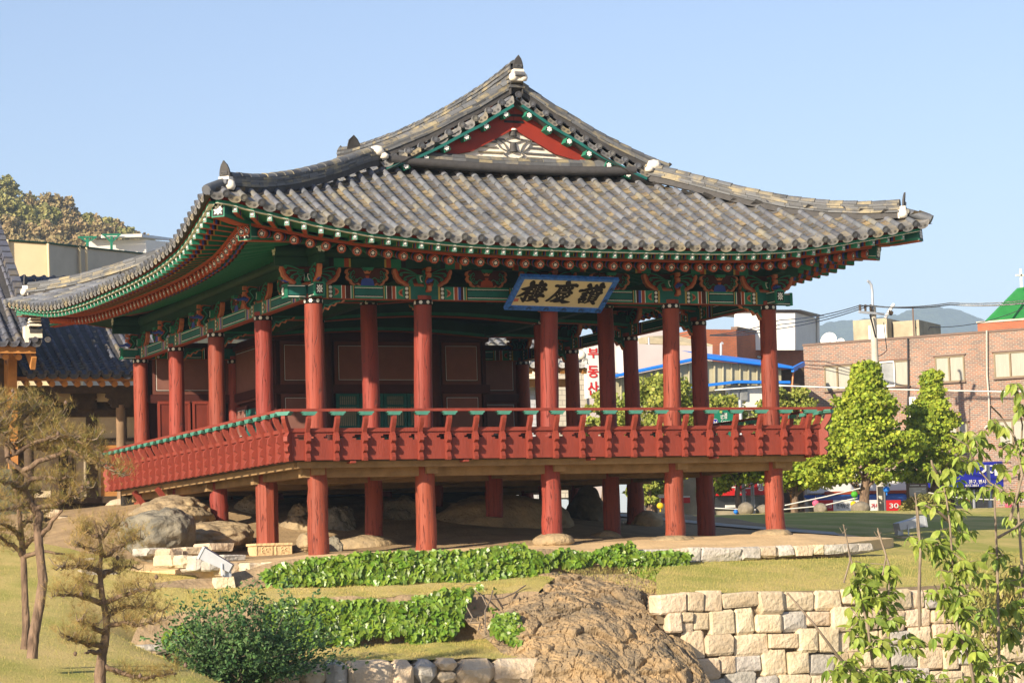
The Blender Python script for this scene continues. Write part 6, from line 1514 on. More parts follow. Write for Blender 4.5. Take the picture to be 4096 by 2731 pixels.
def dish(px, py, r, Y, label):
    c = onY(px, py, Y); s = FPX/np.linalg.norm(c-CAMP); R_ = r/s; t = thing('satellite_dish', label, 'satellite dish', tuple(c-(0, 0, R_)), 'dishes on the brick roof')
    n = nrm((-.72, -.6, .35)); x = nrm(np.cross(n, (0, 0, 1))); u = np.cross(x, n); mb = MB(); P = []
    for k in range(6): rr = R_*k/5; P.append([c+x*rr*math.cos(q)+u*rr*math.sin(q)-n*(.25*R_*(1-(k/5)**2)) for q in np.linspace(0, 2*math.pi, 17)])
    mb.grid(P, WHITEWALL, True); mb.build('reflector', t); mb = MB(); mb.tube([c-n*.1, c-n*.15-(0, 0, R_*1.5)], .04, METAL, 5); mb.build('stand', t); mb = MB(); mb.tube([c-u*R_*.9, c+n*R_*.9], .02, METAL, 4); mb.build('feed_arm', t)
dish(3314, 1360, 34, 52, 'largest white satellite dish at the left end of the brick roof'); dish(3362, 1368, 17, 53, 'middle sized white satellite dish right of the largest one'); dish(3424, 1374, 12, 54, 'smallest satellite dish, half hidden below the stair room')
gr = thing('green_roofed_house', 'house with red brick walls and a steep green metal roof at the right edge', 'house', tuple(onY(4050, 1300, 70)))
mb = MB(); q = [onY(3945, 1288, 68), onY(4080, 1150, 72), onY(4300, 1120, 72), onY(4300, 1290, 68)]; mb.prism(q, (0, .3, 0), GREENROOF)
for t in (.25, .5, .75): mb.beam(lerp(q[0], q[3], t)-(0, .1, 0), lerp(q[1], q[2], t)-(0, .1, 0), .06, .12, GREENROOF)
mb.build('roof', gr); FG = Face(onY(3912, 1320, 64), onY(3912, 1320, 64)+np.array(FB.u), ZG); a, b, c, d = FG.rect(3912, 1283, 4200, 1420); FG.put(MB().box(((a+b)/2, 2, (c+d)/2), (b-a, 4, d-c), BR2), 'wall', gr); FG.bx('coping', gr, a-.05, b, -.06, .3, d, d+.1, CONC)
cr_ = MB(); p = onY(4086, 1150, 71.5); cr_.beam(p, p+(0, 0, 1.1), .1, .1, WHITEWALL); cr_.beam(p+(-.35, 0, .72), p+(.35, 0, .72), .1, .1, WHITEWALL); cr_.build('roof_cross', gr)
# red brick block with white cabin on top
A = onY(2945, 1318, 66.0); z2 = A[2]
rb = thing('red_brick_building', 'red brick building with a sunlit orange end wall seen behind the right posts', 'building', (A[0], A[1], ZG))
FL = Face(onY(2780, 1300, 66.0), A, ZG); hL = FL.px(2945, 1318)[1]
FL.put(MB().box((FL.L/2-.0, 1.0, hL/2), (FL.L, 2.0, hL), BR2), 'end_wall', rb)
Bq = onZ(3350, 1392, z2); FR = Face(A, Bq, ZG); FR.put(MB().box((FR.L/2, 1.5, hL/2), (FR.L, 2.99, hL-.01), BR2), 'side_wall', rb)
FR.bx('coping', rb, 0, FR.L, -.06, .3, hL, hL+.16, BROWN)
FR.bpx('window', rb, 3030, 1425, 3060, 1433, DARKGL, -.03, .06)
mb = MB(); p, q = onY(2884, 1375, 60), onY(2884, 1440, 60); mb.tube([q, p, p+(.06, 0, .05), p+(.1, 0, 0)], .07, METAL, 6); mb.build('flue', rb)
wc = thing('white_roof_cabin', 'white panel cabin standing on top of the red brick building', 'cabin', tuple(onY(3100, 1340, 68)))
mb = MB(); p = [onY(2937, 1250, 68), onY(3180, 1250, 67), onY(3265, 1272, 72)]; q = [onY(2937, 1400, 68), onY(3180, 1400, 67), onY(3265, 1400, 72)]
mb.add([*p, *q], [(0, 3, 4, 1), (1, 4, 5, 2)], WHITEWALL); mb.build('wall', wc); mb = MB(); mb.add([p[0]+(-.2, -.3, .12), p[1]+(.1, -.4, .12), p[2]+(.4, -.3, .1), p[2]+(0, 4, .25), p[0]+(0, 4, .3)], [(0, 1, 2, 3, 4)], METAL); mb.build('roof', wc); mb = MB(); mb.beam(p[2]+(.05, -.1, .1), q[2]+(.05, -.1, 0), .14, .14, WHITEWALL); mb.build('corner_post', wc)
# pale pink block and blue roofed shed
pk = thing('pale_pink_building', 'pale pink rendered building with a stepped top behind the blue roofed shed', 'building', tuple(onY(2600, 1700, 56)))
mb = MB()
for x0, y0, x1, Y in ((2435, 1355, 2555, 58), (2540, 1375, 2850, 56)): mb.prism([onY(x0, y0, Y), onY(x1, y0+10, Y), onY(x1, 1900, Y), onY(x0, 1900, Y)], (0, 2, 0), PINKWALL)
mb.build('wall', pk); mb = MB(); mb.prism([onY(2590, 1345, 58), onY(2700, 1340, 58), onY(2850, 1378, 57), onY(2850, 1386, 57), onY(2590, 1374, 58)], (0, 4, 0), OLDCONC); mb.prism([onY(2560, 1325, 62), onY(2700, 1320, 62), onY(2700, 1380, 62), onY(2560, 1380, 62)], (0, 2, 0), PINKWALL); mb.build('roof', pk)
mb = MB(); p = onY(2595, 1350, 57); mb.tube([p, p-(0, 0, 1)], .05, METAL, 5); mb.build('drainpipe', pk); mb = MB(); mb.prism([onY(2452, 1490, 57.8), onY(2478, 1490, 57.8), onY(2478, 1600, 57.8), onY(2452, 1600, 57.8)], (0, .1, 0), GLASS); mb.build('window', pk)
sh = thing('blue_roofed_shed', 'shed of beige corrugated sheet under a bright blue metal roof behind the right posts', 'shed', tuple(onY(2850, 1700, 46)))
ridge_p = [onY(2440, 1513, 46), onY(2810, 1432, 46)]; eave_r = [onY(2810, 1432, 46), onY(3120, 1462, 46), onY(3215, 1450, 49)]
mb = MB(); P = [onY(2440, 1518, 46.2), onY(2810, 1440, 46.2), onY(3125, 1470, 46.2), onY(3125, 1800, 46.2), onY(2440, 1800, 46.2)]; mb.prism(P, (0, .2, 0), CORR); wl = mb.build('wall', sh)
mb = MB()
for k in range(40):
    x = 2450+17*k; yt = np.interp(x, [2440, 2810, 3125], [1520, 1442, 1472])
    if k % 2 == 0: mb.beam(onY(x, yt, 46.12), onY(x, 1800, 46.12), .05, .05, CORR)
mb.build('sheet_rib', wl)
mb = MB(); a_, b_ = onY(2436, 1516, 45.8), onY(2812, 1436, 45.8); c_, d_ = onY(2812, 1436, 45.8), onY(3170, 1478, 45.8)
for p, q in ((a_, b_), (c_, d_)):
    mb.add([p, q, q+(0, 0, .15), p+(0, 0, .15)], [(0, 1, 2, 3)], BLUEROOF); mb.add([p+(0, 0, .15), q+(0, 0, .15), q+((.3, .8, .12) if p is a_ else (2.0, 6, .95)), p+((.3, .8, .12) if p is a_ else (2.0, 6, .95))], [(0, 1, 2, 3)], BLUEROOF); mb.beam(p+(0, -.05, .06), q+(0, -.05, .06), .1, .06, BLUEROOF)
mb.beam(d_, onY(3214, 1455, 48), .12, .2, BLUEROOF); mb.build('roof', sh)
mb = MB(); mb.beam(onY(2700, 1555, 45.6), onY(2940, 1528, 45.6), .5, .12, BLUEROOF); mb.beam(onY(2940, 1528, 45.6), onY(3150, 1530, 45.6), .5, .12, BLUEROOF); mb.build('lower_eave', sh)
mb = MB(); mb.prism([onY(2905, 1540, 45.9), onY(3050, 1540, 45.9), onY(3050, 1640, 45.9), onY(2905, 1640, 45.9)], (0, .1, 0), WHITEWALL); mb.build('door_panel', sh)
for x in (2925, 2962): mb = MB(); mb.prism([onY(x, 1535, 45.8), onY(x+28, 1535, 45.8), onY(x+28, 1600, 45.8), onY(x, 1600, 45.8)], (0, .05, 0), GLASS); mb.build('window', sh)
mb = MB(); mb.prism([onY(3120, 1480, 46.6), onY(3216, 1470, 46.6), onY(3216, 1700, 46.6), onY(3120, 1700, 46.6)], (0, .2, 0), RAWDK); mb.build('gap_shade_sheet', sh)  # dark sheet standing in for the shadow gap behind the pipe
mb = MB(); mb.tube([onY(3174, 1476, 46.2), onY(3172, 1500, 46.2), onY(3168, 1560, 46.2), onY(3174, 1640, 46.2)], .05, COPPER, 6); mb.build('copper_pipe', sh)
# stone clad building with the tall vertical sign
sb = thing('stone_clad_building', 'pale stone clad building carrying a tall red lettered sign, seen between middle posts', 'building', tuple(onY(2350, 1700, 40)))
BRW = brick_mat('pale_stone_cladding', (0.66, 0.60, 0.48), (0.56, 0.50, 0.40), (0.36, 0.32, 0.26), 'x', 1.0, .34, .2, .014)
FS = Face(onY(2150, 1500, 40), onY(2350, 1500, 40), ZG); a, b, c, d = FS.rect(2150, 1390, 2350, 1990); FS.put(MB().box(((a+b)/2, 1, (c+d)/2), (b-a, 2, d-c), BRW), 'wall', sb)
a, b, c, d = FS.rect(2350, 1590, 2450, 1990); FS.put(MB().box(((a+b)/2, 1.1, (c+d)/2), (b-a, 2, d-c), PINKWALL), 'wall', sb)
FV = Face(onY(2346, 1500, 39), onY(2420, 1500, 39), ZG); vsn = thing('vertical_shop_sign', 'tall narrow white sign with big red Korean letters between the middle posts', 'shop sign', tuple(onY(2370, 1590, 39)))
FV.bpx('sign_board', vsn, 2346, 1370, 2398, 1592, WHITEWALL, 0, .25)
for t, y0, y1 in (('부', 1392, 1432), ('동', 1462, 1510), ('산', 1525, 1580)): FV.text(t, vsn, 2351, y0, 2394, y1, SRED, -.02, bold=.02)
# small gate roof
gt = thing('small_tiled_gate', 'small gate roof corner with white tile ends and orange rafters seen between posts', 'gate', tuple(onY(2300, 1600, 24)))
gR = onY(2360, 1470, 24.0); mb = MB()
E_ = []; D_ = []
gC = []
for k in range(9):
    x = gR[0]-.15-.33*k; z = gR[2]+.10-.018*k*0
    E_.append(frame((x, 24.0, z+.12), (1.3, 0, 0), (0, 1.3, .5), (0, -.4, 1.25))); D_.append(frame((x-.16, 24.02, z+.02), (1.15, 0, 0), (0, 1.2, .5), (0, -.35, 1.2)))
    for j in range(1, 6): gC.append(frame((x, 24.0+.36*j, z+.12+.16*j), (1.3, 0, 0), (0, 1.3, .5), (0, -.4, 1.25)))
W2 = MB(); W2.v, W2.f, W2.m, W2.sm = ecov.v, ecov.f, ecov.m, ecov.sm; LT = M('pale_tile', (0.52, 0.50, 0.47), .7, .15, 6, isl=.1); W2.mats = [LT]*len(ecov.mats)
W3 = MB(); W3.v, W3.f, W3.m, W3.sm = drip.v, drip.f, drip.m, drip.sm; W3.mats = [LT]*len(drip.mats)
mb.add([(gR[0]-3.2, 24.05, gR[2]+.12), (gR[0], 24.05, gR[2]+.12), (gR[0], 26.5, gR[2]+1.2), (gR[0]-3.2, 26.5, gR[2]+1.2)], [(0, 1, 2, 3)], TILE_DARK); ro = mb.build('roof', gt); scatter(W2, E_, 'eave_end_tile', ro); scatter(W3, D_, 'drip_tile', ro); scatter(cov, gC, 'cover_tile', ro)
mb = MB(); mb.lathe([(0, -.12), (.15, -.08), (.17, .04), (.10, .16), (0, .18)], PLASTER, gR+(-.25, .1, .38), 10); mb.build('plaster_boss', gt)
for k in range(8): MB().beam((gR[0]-.12-.38*k, 24.15, gR[2]-.10), (gR[0]-.35-.38*k, 25.8, gR[2]+.45), .17, .19, ORWOOD).build('rafter', gt)
mb = MB(); mb.beam((gR[0]-3, 24.9, gR[2]-.42), (gR[0]-.35, 24.9, gR[2]-.42), .22, .25, ORWOOD); mb.build('purlin', gt)
BRG = brick_mat('grey_block_wall', (0.60, 0.60, 0.62), (0.52, 0.52, 0.55), (0.35, 0.35, 0.36), 'x', 1.0, .3, .16, .012)
FGt = Face((gR[0]-3.2, 25.3), (gR[0]-.7, 25.3), -1.0); FGt.put(MB().box((1.25, .15, (gR[2]+.5)/2), (2.5, .3, gR[2]+1.3-.3), BRG), 'wall', gt)
# ---- shop fronts along the street
def shopface(Y, x0, x1, ztop): return Face(onY(x0, 1990, Y), onY(x1, 1990, Y), ZG)
rs = thing('red_sign_shop', 'low shop with dark windows under a red sign, behind the right corner post', 'shop', tuple(onY(2950, 2030, 44)))
F1 = Face(onY(2660, 1990, 44), onY(3240, 1985, 44), ZG)
F1.bpx('wall', rs, 2680, 1860, 3215, 2060, OLDCONC, .3, 3.0); F1.bpx('shop_window', rs, 2860, 1985, 3060, 2035, DARKGL, .22, .1)
F1.bpx('counter', rs, 2905, 2018, 3020, 2028, WHITEWALL, .1, .1); F1.bpx('shutter_panel', rs, 3090, 1930, 3215, 2045, RAWDK, .2, .12); F1.bpx('orange_post', rs, 3165, 1930, 3190, 2040, ORWOOD, .1, .1)
sg = thing('red_shop_sign', 'red shop sign with white Korean lettering behind the tree leaves', 'shop sign', tuple(onY(2950, 1980, 43.5)))
F1.bpx('sign_board', sg, 2860, 1912, 3065, 1980, SRED, -.15, .2)
for t, x0, x1 in (('향', 2877, 2907), ('수', 2927, 2957), ('다', 2982, 3014), ('방', 3030, 3058)): F1.text(t, sg, x0, 1928, x1, 1962, WHITEWALL, -.17, bold=.03)
F1.text('872-0014', sg, 2950, 1964, 2986, 1972, WHITEWALL, -.17)
bs = thing('blue_white_shop_sign', 'blue and white shop sign board left of the shaded post', 'shop sign', tuple(onY(2640, 1950, 44)))
F1.bpx('sign_board', bs, 2600, 1905, 2665, 1960, WHITEWALL, -.1, .15); F1.bpx('blue_band', bs, 2602, 1922, 2663, 1938, SBLUE, -.13, .05); F1.bpx('blue_band', bs, 2820, 1905, 2852, 1930, SBLUE, -.13, .05)
F1.bpx('red_band', bs, 2600, 1990, 2760, 2012, SRED, -.1, .1); F1.bpx('white_band', bs, 2600, 1984, 2760, 1990, WHITEWALL, -.13, .1)
os_ = thing('orange_white_shop', 'shop with a white and orange fascia and corrugated blue awning behind the big street tree', 'shop', tuple(onY(3450, 2030, 47)))
F2 = Face(onY(3230, 1990, 46), onY(3690, 1985, 46), ZG)
F2.bpx('wall', os_, 3232, 1880, 3690, 2060, CONC, .8, .3); F2.bpx('fascia', os_, 3240, 1895, 3660, 1968, PINKWALL if False else WHITEWALL, .2, .3); F2.bpx('orange_band', os_, 3300, 1962, 3660, 1974, ORANGE, .15, .3)
aw = MB(); a, b, c, d = F2.rect(3215, 1976, 3625, 2010, 0)
for k in range(48):
    x = a+(b-a)*k/48; aw.add([(x, .3, d), (x+(b-a)/96, .27, d+.03), (x+(b-a)/48, .3, d), (x+(b-a)/48, -1.0, c), (x+(b-a)/96, -1.03, c+.03), (x, -1.0, c)], [(0, 1, 4, 5), (1, 2, 3, 4)], AWBLUE)
F2.put(aw, 'awning', os_)
bn = thing('street_banner', 'red and white advertising banner hung below the blue awning', 'banner', tuple(onY(3430, 2040, 42)))
F3 = Face(onY(3255, 2020, 42), onY(3610, 2015, 42), ZG)
for x0, x1, m_ in ((3255, 3333, SRED), (3333, 3400, WHITEWALL), (3400, 3542, WHITEWALL), (3542, 3604, SRED)): F3.bpx('banner_cloth', bn, x0, 1999, x1, 2042, m_, 0, .03)
for t, x0, x1, m_ in (('객님', 3302, 3326, WHITEWALL), ('안격두신', 3346, 3396, BLACKP), ('가서', 3484, 3514, SRED), ('30', 3558, 3594, WHITEWALL)): F3.text(t, bn, x0, 2012, x1, 2031, m_, -.03)
ts = thing('toy_shop', 'toy and stationery shop with dark windows under a wide dark blue sign at the right', 'shop', tuple(onY(3900, 2030, 43)))
F4 = Face(onY(3670, 1990, 43), onY(4200, 1980, 43), ZG)
F4.bpx('wall', ts, 3660, 1940, 4200, 2060, RAWDK, .5, .3); F4.bpx('shop_window', ts, 3820, 1957, 4010, 2030, DARKGL, .38, .1); F4.bpx('window_frame', ts, 3895, 1957, 3900, 2034, METAL, .3, .1); F4.bpx('threshold', ts, 3820, 2030, 4100, 2038, CONC, .3, .2)
s5 = thing('blue_toy_shop_sign', 'wide dark blue sign with white Korean lettering and phone number at the right', 'shop sign', tuple(onY(3850, 1950, 42.5)))
mb = MB(); pr = [F4.px(x, y, .0) for x, y in ((3690, 1925), (3905, 1848), (4050, 1842), (4050, 1944), (3690, 1950))]; mb.prism([(a_, 0, c_) for a_, c_ in pr], (0, .25, 0), SBLUE); F4.put(mb, 'sign_board', s5)
F4.text('지', s5, 3915, 1855, 3990, 1902, WHITEWALL, -.03, bold=.02); F4.text('완구, 팬시전', s5, 3876, 1917, 3958, 1935, WHITEWALL, -.03); F4.text('873-3851', s5, 3862, 1937, 3914, 1945, WHITEWALL, -.03)
s6 = thing('pink_shop_sign', 'pink and orange shop sign at the right edge behind sapling leaves', 'shop sign', tuple(onY(4080, 1950, 42)))
F4.bpx('sign_board', s6, 4046, 1868, 4140, 1948, SPINK, -.1, .2); F4.bpx('white_band', s6, 4050, 1885, 4140, 1920, WHITEWALL, -.13, .05)
# tall white street sign
vs2 = thing('tall_white_sign', 'tall narrow white projecting sign on the brick facade between two trees', 'shop sign', tuple(onY(3655, 1770, 44)))
FB.bpx('sign_board', vs2, 3640, 1587, 3666, 1770, WHITEWALL, -.9, .06); FB.bpx('side_board', vs2, 3668, 1590, 3690, 1690, SBLUE, -.5, .06)
# road sign
rsn = thing('road_sign', 'green road sign with white Korean lettering and a blue route shield behind the railing', 'road sign', tuple(onY(2890, 1740, 34)))
F5 = Face(onY(2830, 1700, 34), onY(2965, 1700, 34), ZG)
F5.bpx('sign_board', rsn, 2834, 1636, 2935, 1760, SGREEN, 0, .05); F5.text('군청', rsn, 2882, 1650, 2908, 1675, WHITEWALL, -.01, bold=.01); F5.text('County', rsn, 2884, 1680, 2926, 1690, WHITEWALL, -.01)
a, b, c, d = F5.rect(2848, 1676, 2873, 1701); mb = MB(); r = (b-a)/2; mb.prism([((a+b)/2+r*math.cos(t), 0, (c+d)/2+r*math.sin(t)) for t in np.arange(20)*math.pi/10], (0, -.012, 0), WHITEWALL); mb.prism([((a+b)/2+r*.88*math.cos(t), -.012, (c+d)/2+r*.88*math.sin(t)) for t in np.arange(20)*math.pi/10], (0, -.01, 0), SBLUE); F5.put(mb, 'route_shield', rsn)
F5.text('34', rsn, 2853, 1683, 2869, 1694, WHITEWALL, -.03)
mb = MB(); p = onY(2960, 1600, 34.2); mb.tube([p*(1, 1, 0)+(0, 0, -1), p], .07, METAL, 8); mb.build('pole', rsn)
# notice board, posts
nb = thing('notice_board', 'brown notice board with pale printed panel beside the yellowish bush', 'notice board', tuple(onY(3670, 1990, 30)))
F6 = Face(onY(3630, 1990, 30), onY(3715, 1988, 30), ZG)
F6.bpx('frame', nb, 3631, 1932, 3713, 1990, BROWN, 0, .1); F6.bpx('panel', nb, 3638, 1948, 3706, 1986, CONC, -.02, .03); F6.bpx('title_strip', nb, 3638, 1936, 3706, 1944, BROWN, -.015, .03)
for x0, x1, y in ((3664, 3682, 1962), (3688, 3700, 1954), (3640, 3676, 1939), (3684, 3704, 1939)): F6.bpx('printed_line', nb, x0, y, x1, y+3, WHITEWALL, -.03, .02)
for x in (3640, 3704): F6.bpx('post', nb, x-3, 1985, x+3, 2050, BROWN, .02, .06)
for x0, x1, y0, y1, l, Y in ((3514, 3538, 1945, 2050, 'thick round concrete pole in front of the blue awning', 31), (3006, 3020, 1920, 2046, 'slim pale steel pole in front of the red sign shop', 34), (3954, 3968, 1860, 2050, 'slim white steel pole in front of the blue toy shop sign', 33)):
    c = onY((x0+x1)/2, y1, Y); s = FPX/np.linalg.norm(c-CAMP); t = MB(); t.tube([(c[0], Y, -1.2), (c[0], Y, onY((x0+x1)/2, y0, Y)[2])], (x1-x0)/s/2, CONC if x1-x0 > 20 else METAL, 12); tag(t.build('street_pole', None, (c[0], Y, -1.2)), l, 'pole')
# utility pole
up = thing('utility_pole', 'concrete utility pole with crossarm, insulators and a curved lamp arm', 'utility pole', (onY(3492, 1900, 40)[0], 40, -1.2))
b0 = onY(3492, 1250, 40); mb = MB(); mb.tube([(b0[0], 40, -1.2), (b0[0], 40, onY(3492, 1225, 40)[2])], [.19, .13], CONC, 12); mb.build('pole', up)
mb = MB(); mb.tube([onY(x, y, 39.9) for x, y in ((3491, 1240), (3489, 1165), (3485, 1140), (3476, 1126), (3470, 1124))], .055, METAL, 8); mb.build('lamp_arm', up)
mb = MB(); mb.beam(onY(3436, 1247, 39.8), onY(3536, 1257, 39.8), .09, .09, METAL); mb.build('crossarm', up); mb = MB(); mb.beam(onY(3480, 1258, 39.7), onY(3503, 1350, 39.7), .05, .05, BLACKP); mb.build('brace', up)
for x in (3441, 3462, 3483): mb = MB(); c = onY(x, 1246, 39.8); mb.lathe([(.03, 0), (.06, .05), (.035, .07), (.07, .13), (.035, .15), (.07, .21), (.035, .23), (.05, .28), (0, .30)], RAWDK, c, 8); mb.build('insulator', up)
mb = MB(); mb.tube([onY(3540, 1272, 39.8), onY(3575, 1217, 39.8)], .07, WHITEWALL, 8); mb.tube([onY(3552, 1246, 39.8), onY(3568, 1254, 39.8)], .10, RAWDK, 6); mb.build('cutout_switch', up)
mb = MB(); mb.box(onY(3496, 1490, 39.6), (.5, .3, .5), CONC); mb.build('junction_box', up)
def wire(pts, r, label, mat=DARKGL, sag=.0):
    P = []
    for (p, q) in zip(pts[:-1], pts[1:]):
        for t in np.linspace(0, 1, 10)[:-1]: P.append(lerp(p, q, t)-(0, 0, sag*4*t*(1-t)))
    P.append(pts[-1]); mb = MB(); mb.tube(P, r, mat, 5); tag(mb.build('power_line'), label, 'cable', 'cables strung over the street')
for k, (y0, y1, y2, nm) in enumerate(((1300, 1222, 1190, 'uppermost'), (1310, 1226, 1199, 'middle'), (1318, 1222, 1204, 'lowest'))):
    wire([onY(2840, y0+40-8*k, 52), onY(3120, y0-20+k*8, 47), onY(3441+21*k, 1221, 39.8), onY(3800, (y1+y2)/2+6, 37), onY(4200, y2-4, 34)], .022, nm+' of three power lines crossing from the utility pole to the right edge', sag=.12)
wire([onY(2860, 1560, 45), onY(3120, 1542, 40), onY(3500, 1556, 38.5), onY(4000, 1566, 37), onY(4200, 1566, 36)], .03, 'pale cable crossing the brick facade below the upper windows', WHITEWALL)
wire([onY(3535, 1290, 39.8), onY(3548, 1400, 40), onY(3490, 1425, 40)], .02, 'cable drooping from the pole switch to the brick wall', sag=.1)
wire([onY(3660, 1305, 55), onY(3720, 1308, 56), onY(4100, 1230, 60)], .02, 'thin cable from the rooftop mast to the green roofed house', sag=.3)
# lanterns on ropes
def lantern(px, py, r, mat, colr, where, Y=28):
    c = onY(px, py, Y); R_ = r/(FPX/np.linalg.norm(c-CAMP)); t = thing('paper_lantern', f'{colr} paper lantern {where}', 'lantern', tuple(c), 'paper lanterns along the street rope')
    mb = MB(); n = 12
    prof = [(R_*math.sin(a)*(1-.03*(i % 2))+.002, -R_*.92*math.cos(a)) for i, a in enumerate(np.linspace(.25, math.pi-.25, 13))]; mb.lathe(prof, mat, c, 14); mb.build('shade', t)
    mb = MB(); mb.lathe([(R_*.28, R_*.88), (R_*.28, R_*1.02), (0, R_*1.02)], BROWN, c, 8); mb.tube([c+(0, 0, R_), c+(0, 0, R_*1.9)], .012, TWIG, 4); mb.build('cap', t)
    mb = MB(); mb.lathe([(0, -R_*.9), (R_*.18, -R_*1.0), (R_*.28, -R_*1.7), (0, -R_*1.75)], mat, c, 8); mb.build('tassel', t)
for px, py, r, m_, cn, wh in ((2641, 2022, 14, LYEL, 'yellow', 'left of the fourth front post'), (3418, 1976, 14, LGREEN, 'green', 'just left of the big street tree trunk'), (3546, 1957, 13, LBLUE, 'blue', 'right of the thick concrete pole'), (3263, 2012, 14, LPINK, 'pink', 'above the banner near the right corner post'),
                         (3414, 2014, 12, LYEL, 'yellow', 'low in front of the white banner'), (3866, 2010, 14, LRED, 'red', 'in front of the dark toy shop window'), (4034, 2020, 14, LPINK, 'pink', 'near the right edge behind the saplings'), (2943, 2046, 9, LBLUE, 'small blue', 'low beside the rounded standing stone')): lantern(px, py, r, m_, cn, wh)
def rope(pts, label): 
    mb = MB(); mb.tube([onY(*q) for q in pts], .022, WHITEWALL, 5); tag(mb.build('rope'), label, 'rope', 'ropes strung along the lawn edge')
rope([(3140, 2020, 28), (3300, 1986, 28), (3440, 1952, 28)], 'slack rope rising to the big street tree above the blue awning'); rope([(3140, 2036, 28), (3290, 2022, 28), (3430, 1990, 28)], 'lower rope running from the corner post to the street tree trunk'); rope([(2830, 2030, 28), (3000, 2038, 28), (3140, 2036, 28)], 'rope strung low behind the rounded standing stones'); rope([(3715, 1970, 28), (3820, 1988, 28), (3940, 1997, 28), (4100, 2000, 28)], 'rope running from the notice board past the red lantern')
for x0, x1, y0, y1, s, l, Y, m_ in ((2952, 3014, 2008, 2052, 51, 'round topped standing stone in front of the red sign shop', 27, STUMP), (3028, 3078, 2016, 2052, 52, 'round topped standing stone half hidden by the right corner post', 27, STUMP), (3259, 3303, 2010, 2048, 53, 'square stump like stone below the pink lantern', 27, STUMP), (3403, 3480, 2004, 2050, 54, 'brown stones heaped round the foot of the big street tree', 27, STUMP)):
    bpx(x0, y0, x1, y1, Y, .35, s, m_, l, name='standing_stone', cat='standing stone', hi=False, rough=.08)
# floodlights
def floodlight(c, fwd, sc, label, base):
    t = thing('floodlight', label, 'floodlight', tuple(np.array(c)-(0, 0, .3))); f = nrm(fwd); r = nrm(np.cross(f, (0, 0, 1))); u = np.cross(r, f); P = lambda x, y, z: np.array(c)+sc*(r*x+f*y+u*z)
    mb = MB(); fr = [P(x, .36, z) for x, z in ((-.24, -.13), (.24, -.13), (.24, .13), (-.24, .13))]; bk = [P(x, -.34, z) for x, z in ((-.17, -.10), (.17, -.10), (.17, .08), (-.17, .08))]
    mb.add(fr+bk, [(4, 7, 6, 5), (0, 4, 5, 1), (1, 5, 6, 2), (2, 6, 7, 3), (3, 7, 4, 0)], METAL); mb.build('housing', t)
    mb = MB(); mb.prism([P(x, .36, z) for x, z in ((-.26, -.15), (.26, -.15), (.26, .15), (-.26, .15))], f*.05*sc, METAL); rim = mb.build('front_rim', t); mb = MB(); mb.poly([P(x, .415, z) for x, z in ((-.22, -.11), (.22, -.11), (.22, .11), (-.22, .11))], GLASS); mb.build('lens', rim)
    mb = MB()
    for s_ in (-1, 1): mb.beam(P(s_*.22, -.12, 0), P(s_*.22, -.12, 0)-(0, 0, .26*sc), .04*sc, .02*sc, METAL, r)
    mb.beam(P(-.22, -.12, 0)-(0, 0, .26*sc), P(.22, -.12, 0)-(0, 0, .26*sc), .04*sc, .02*sc, METAL); mb.box(P(0, -.30, -.16), (.16*sc, .16*sc, .14*sc), METAL); mb.build('bracket', t)
    mb = MB(); b = np.array(P(0, -.12, 0))-(0, 0, .30*sc); mb.add([b+(x, y, 0) for x, y in ((-.16, -.14), (.16, -.14), (.16, .14), (-.16, .14))]+[b+(x*1.25, y*1.25, -base) for x, y in ((-.16, -.14), (.16, -.14), (.16, .14), (-.16, .14))], [(0, 1, 2, 3), (0, 4, 5, 1), (1, 5, 6, 2), (2, 6, 7, 3), (3, 7, 4, 0)], STONE); mb.build('stone_base', t)
floodlight(onY(872, 2242, -2.6), (-.80, .35, .48), .85, 'grey box floodlight tilted upwards beside the left edging stones', .30)
floodlight(onY(3632, 2095, 3.0), (.95, -.05, .14), .92, 'grey box floodlight on a concrete foot standing on the lawn at the right', .35)

# ================================================================== DISTANT HILLS
mb = MB(); P = []
prof = [(-900, 640), (-400, 660), (0, 800), (150, 850), (300, 880), (420, 920), (560, 985), (700, 1040), (900, 1120), (1200, 1220)]
for Y, dz in ((250, -1.0), (300, -.45), (345, 0), (420, -.2)):
    row = []
    for x, y in prof: p = onY(x, y, 345); k = (Y-CAMP[1])/(345-CAMP[1]); row.append((p[0]*k+CAMP[0]*(1-k), Y, max(p[2], 0)*(1+dz) if dz > -1 else -1.3))
    P.append(row)
mb.grid(P, HILLSOIL, True, flip=True); tag(mb.build('hill'), kind='structure')
q = random.Random(21)
mb = MB(); P = []; px_ = np.linspace(2700, 4700, 120)
ridge_y = lambda x: float(np.interp(x, [2700, 3000, 3130, 3250, 3330, 3400, 3480, 3560, 3640, 3760, 3800, 3850, 3900, 3960, 4100, 4400, 4700], [1420, 1350, 1318, 1298, 1288, 1280, 1268, 1238, 1224, 1222, 1238, 1258, 1284, 1306, 1330, 1350, 1400]))
for t in np.linspace(0, 1, 26):
    row = []
    for x in px_:
        p = onY(x, ridge_y(x), 3300); Y = 2400+900*t; k = (Y-CAMP[1])/(3300-CAMP[1]); h = p[2]*(.02+.98*t**.8)
        xx = p[0]*k+CAMP[0]*(1-k); h += mnoise.fractal(Vector((xx*.006, Y*.006, 0)), 1, 2, 5)*18*min(1, 3*t)+(mnoise.noise(Vector((xx*.06, Y*.05, 4)))*6 if t > .05 else 0)
        row.append((xx, Y, h-1.2))
    P.append(row)
mb.grid(P, MOUNT, True, flip=True); tag(mb.build('mountain'), kind='structure')
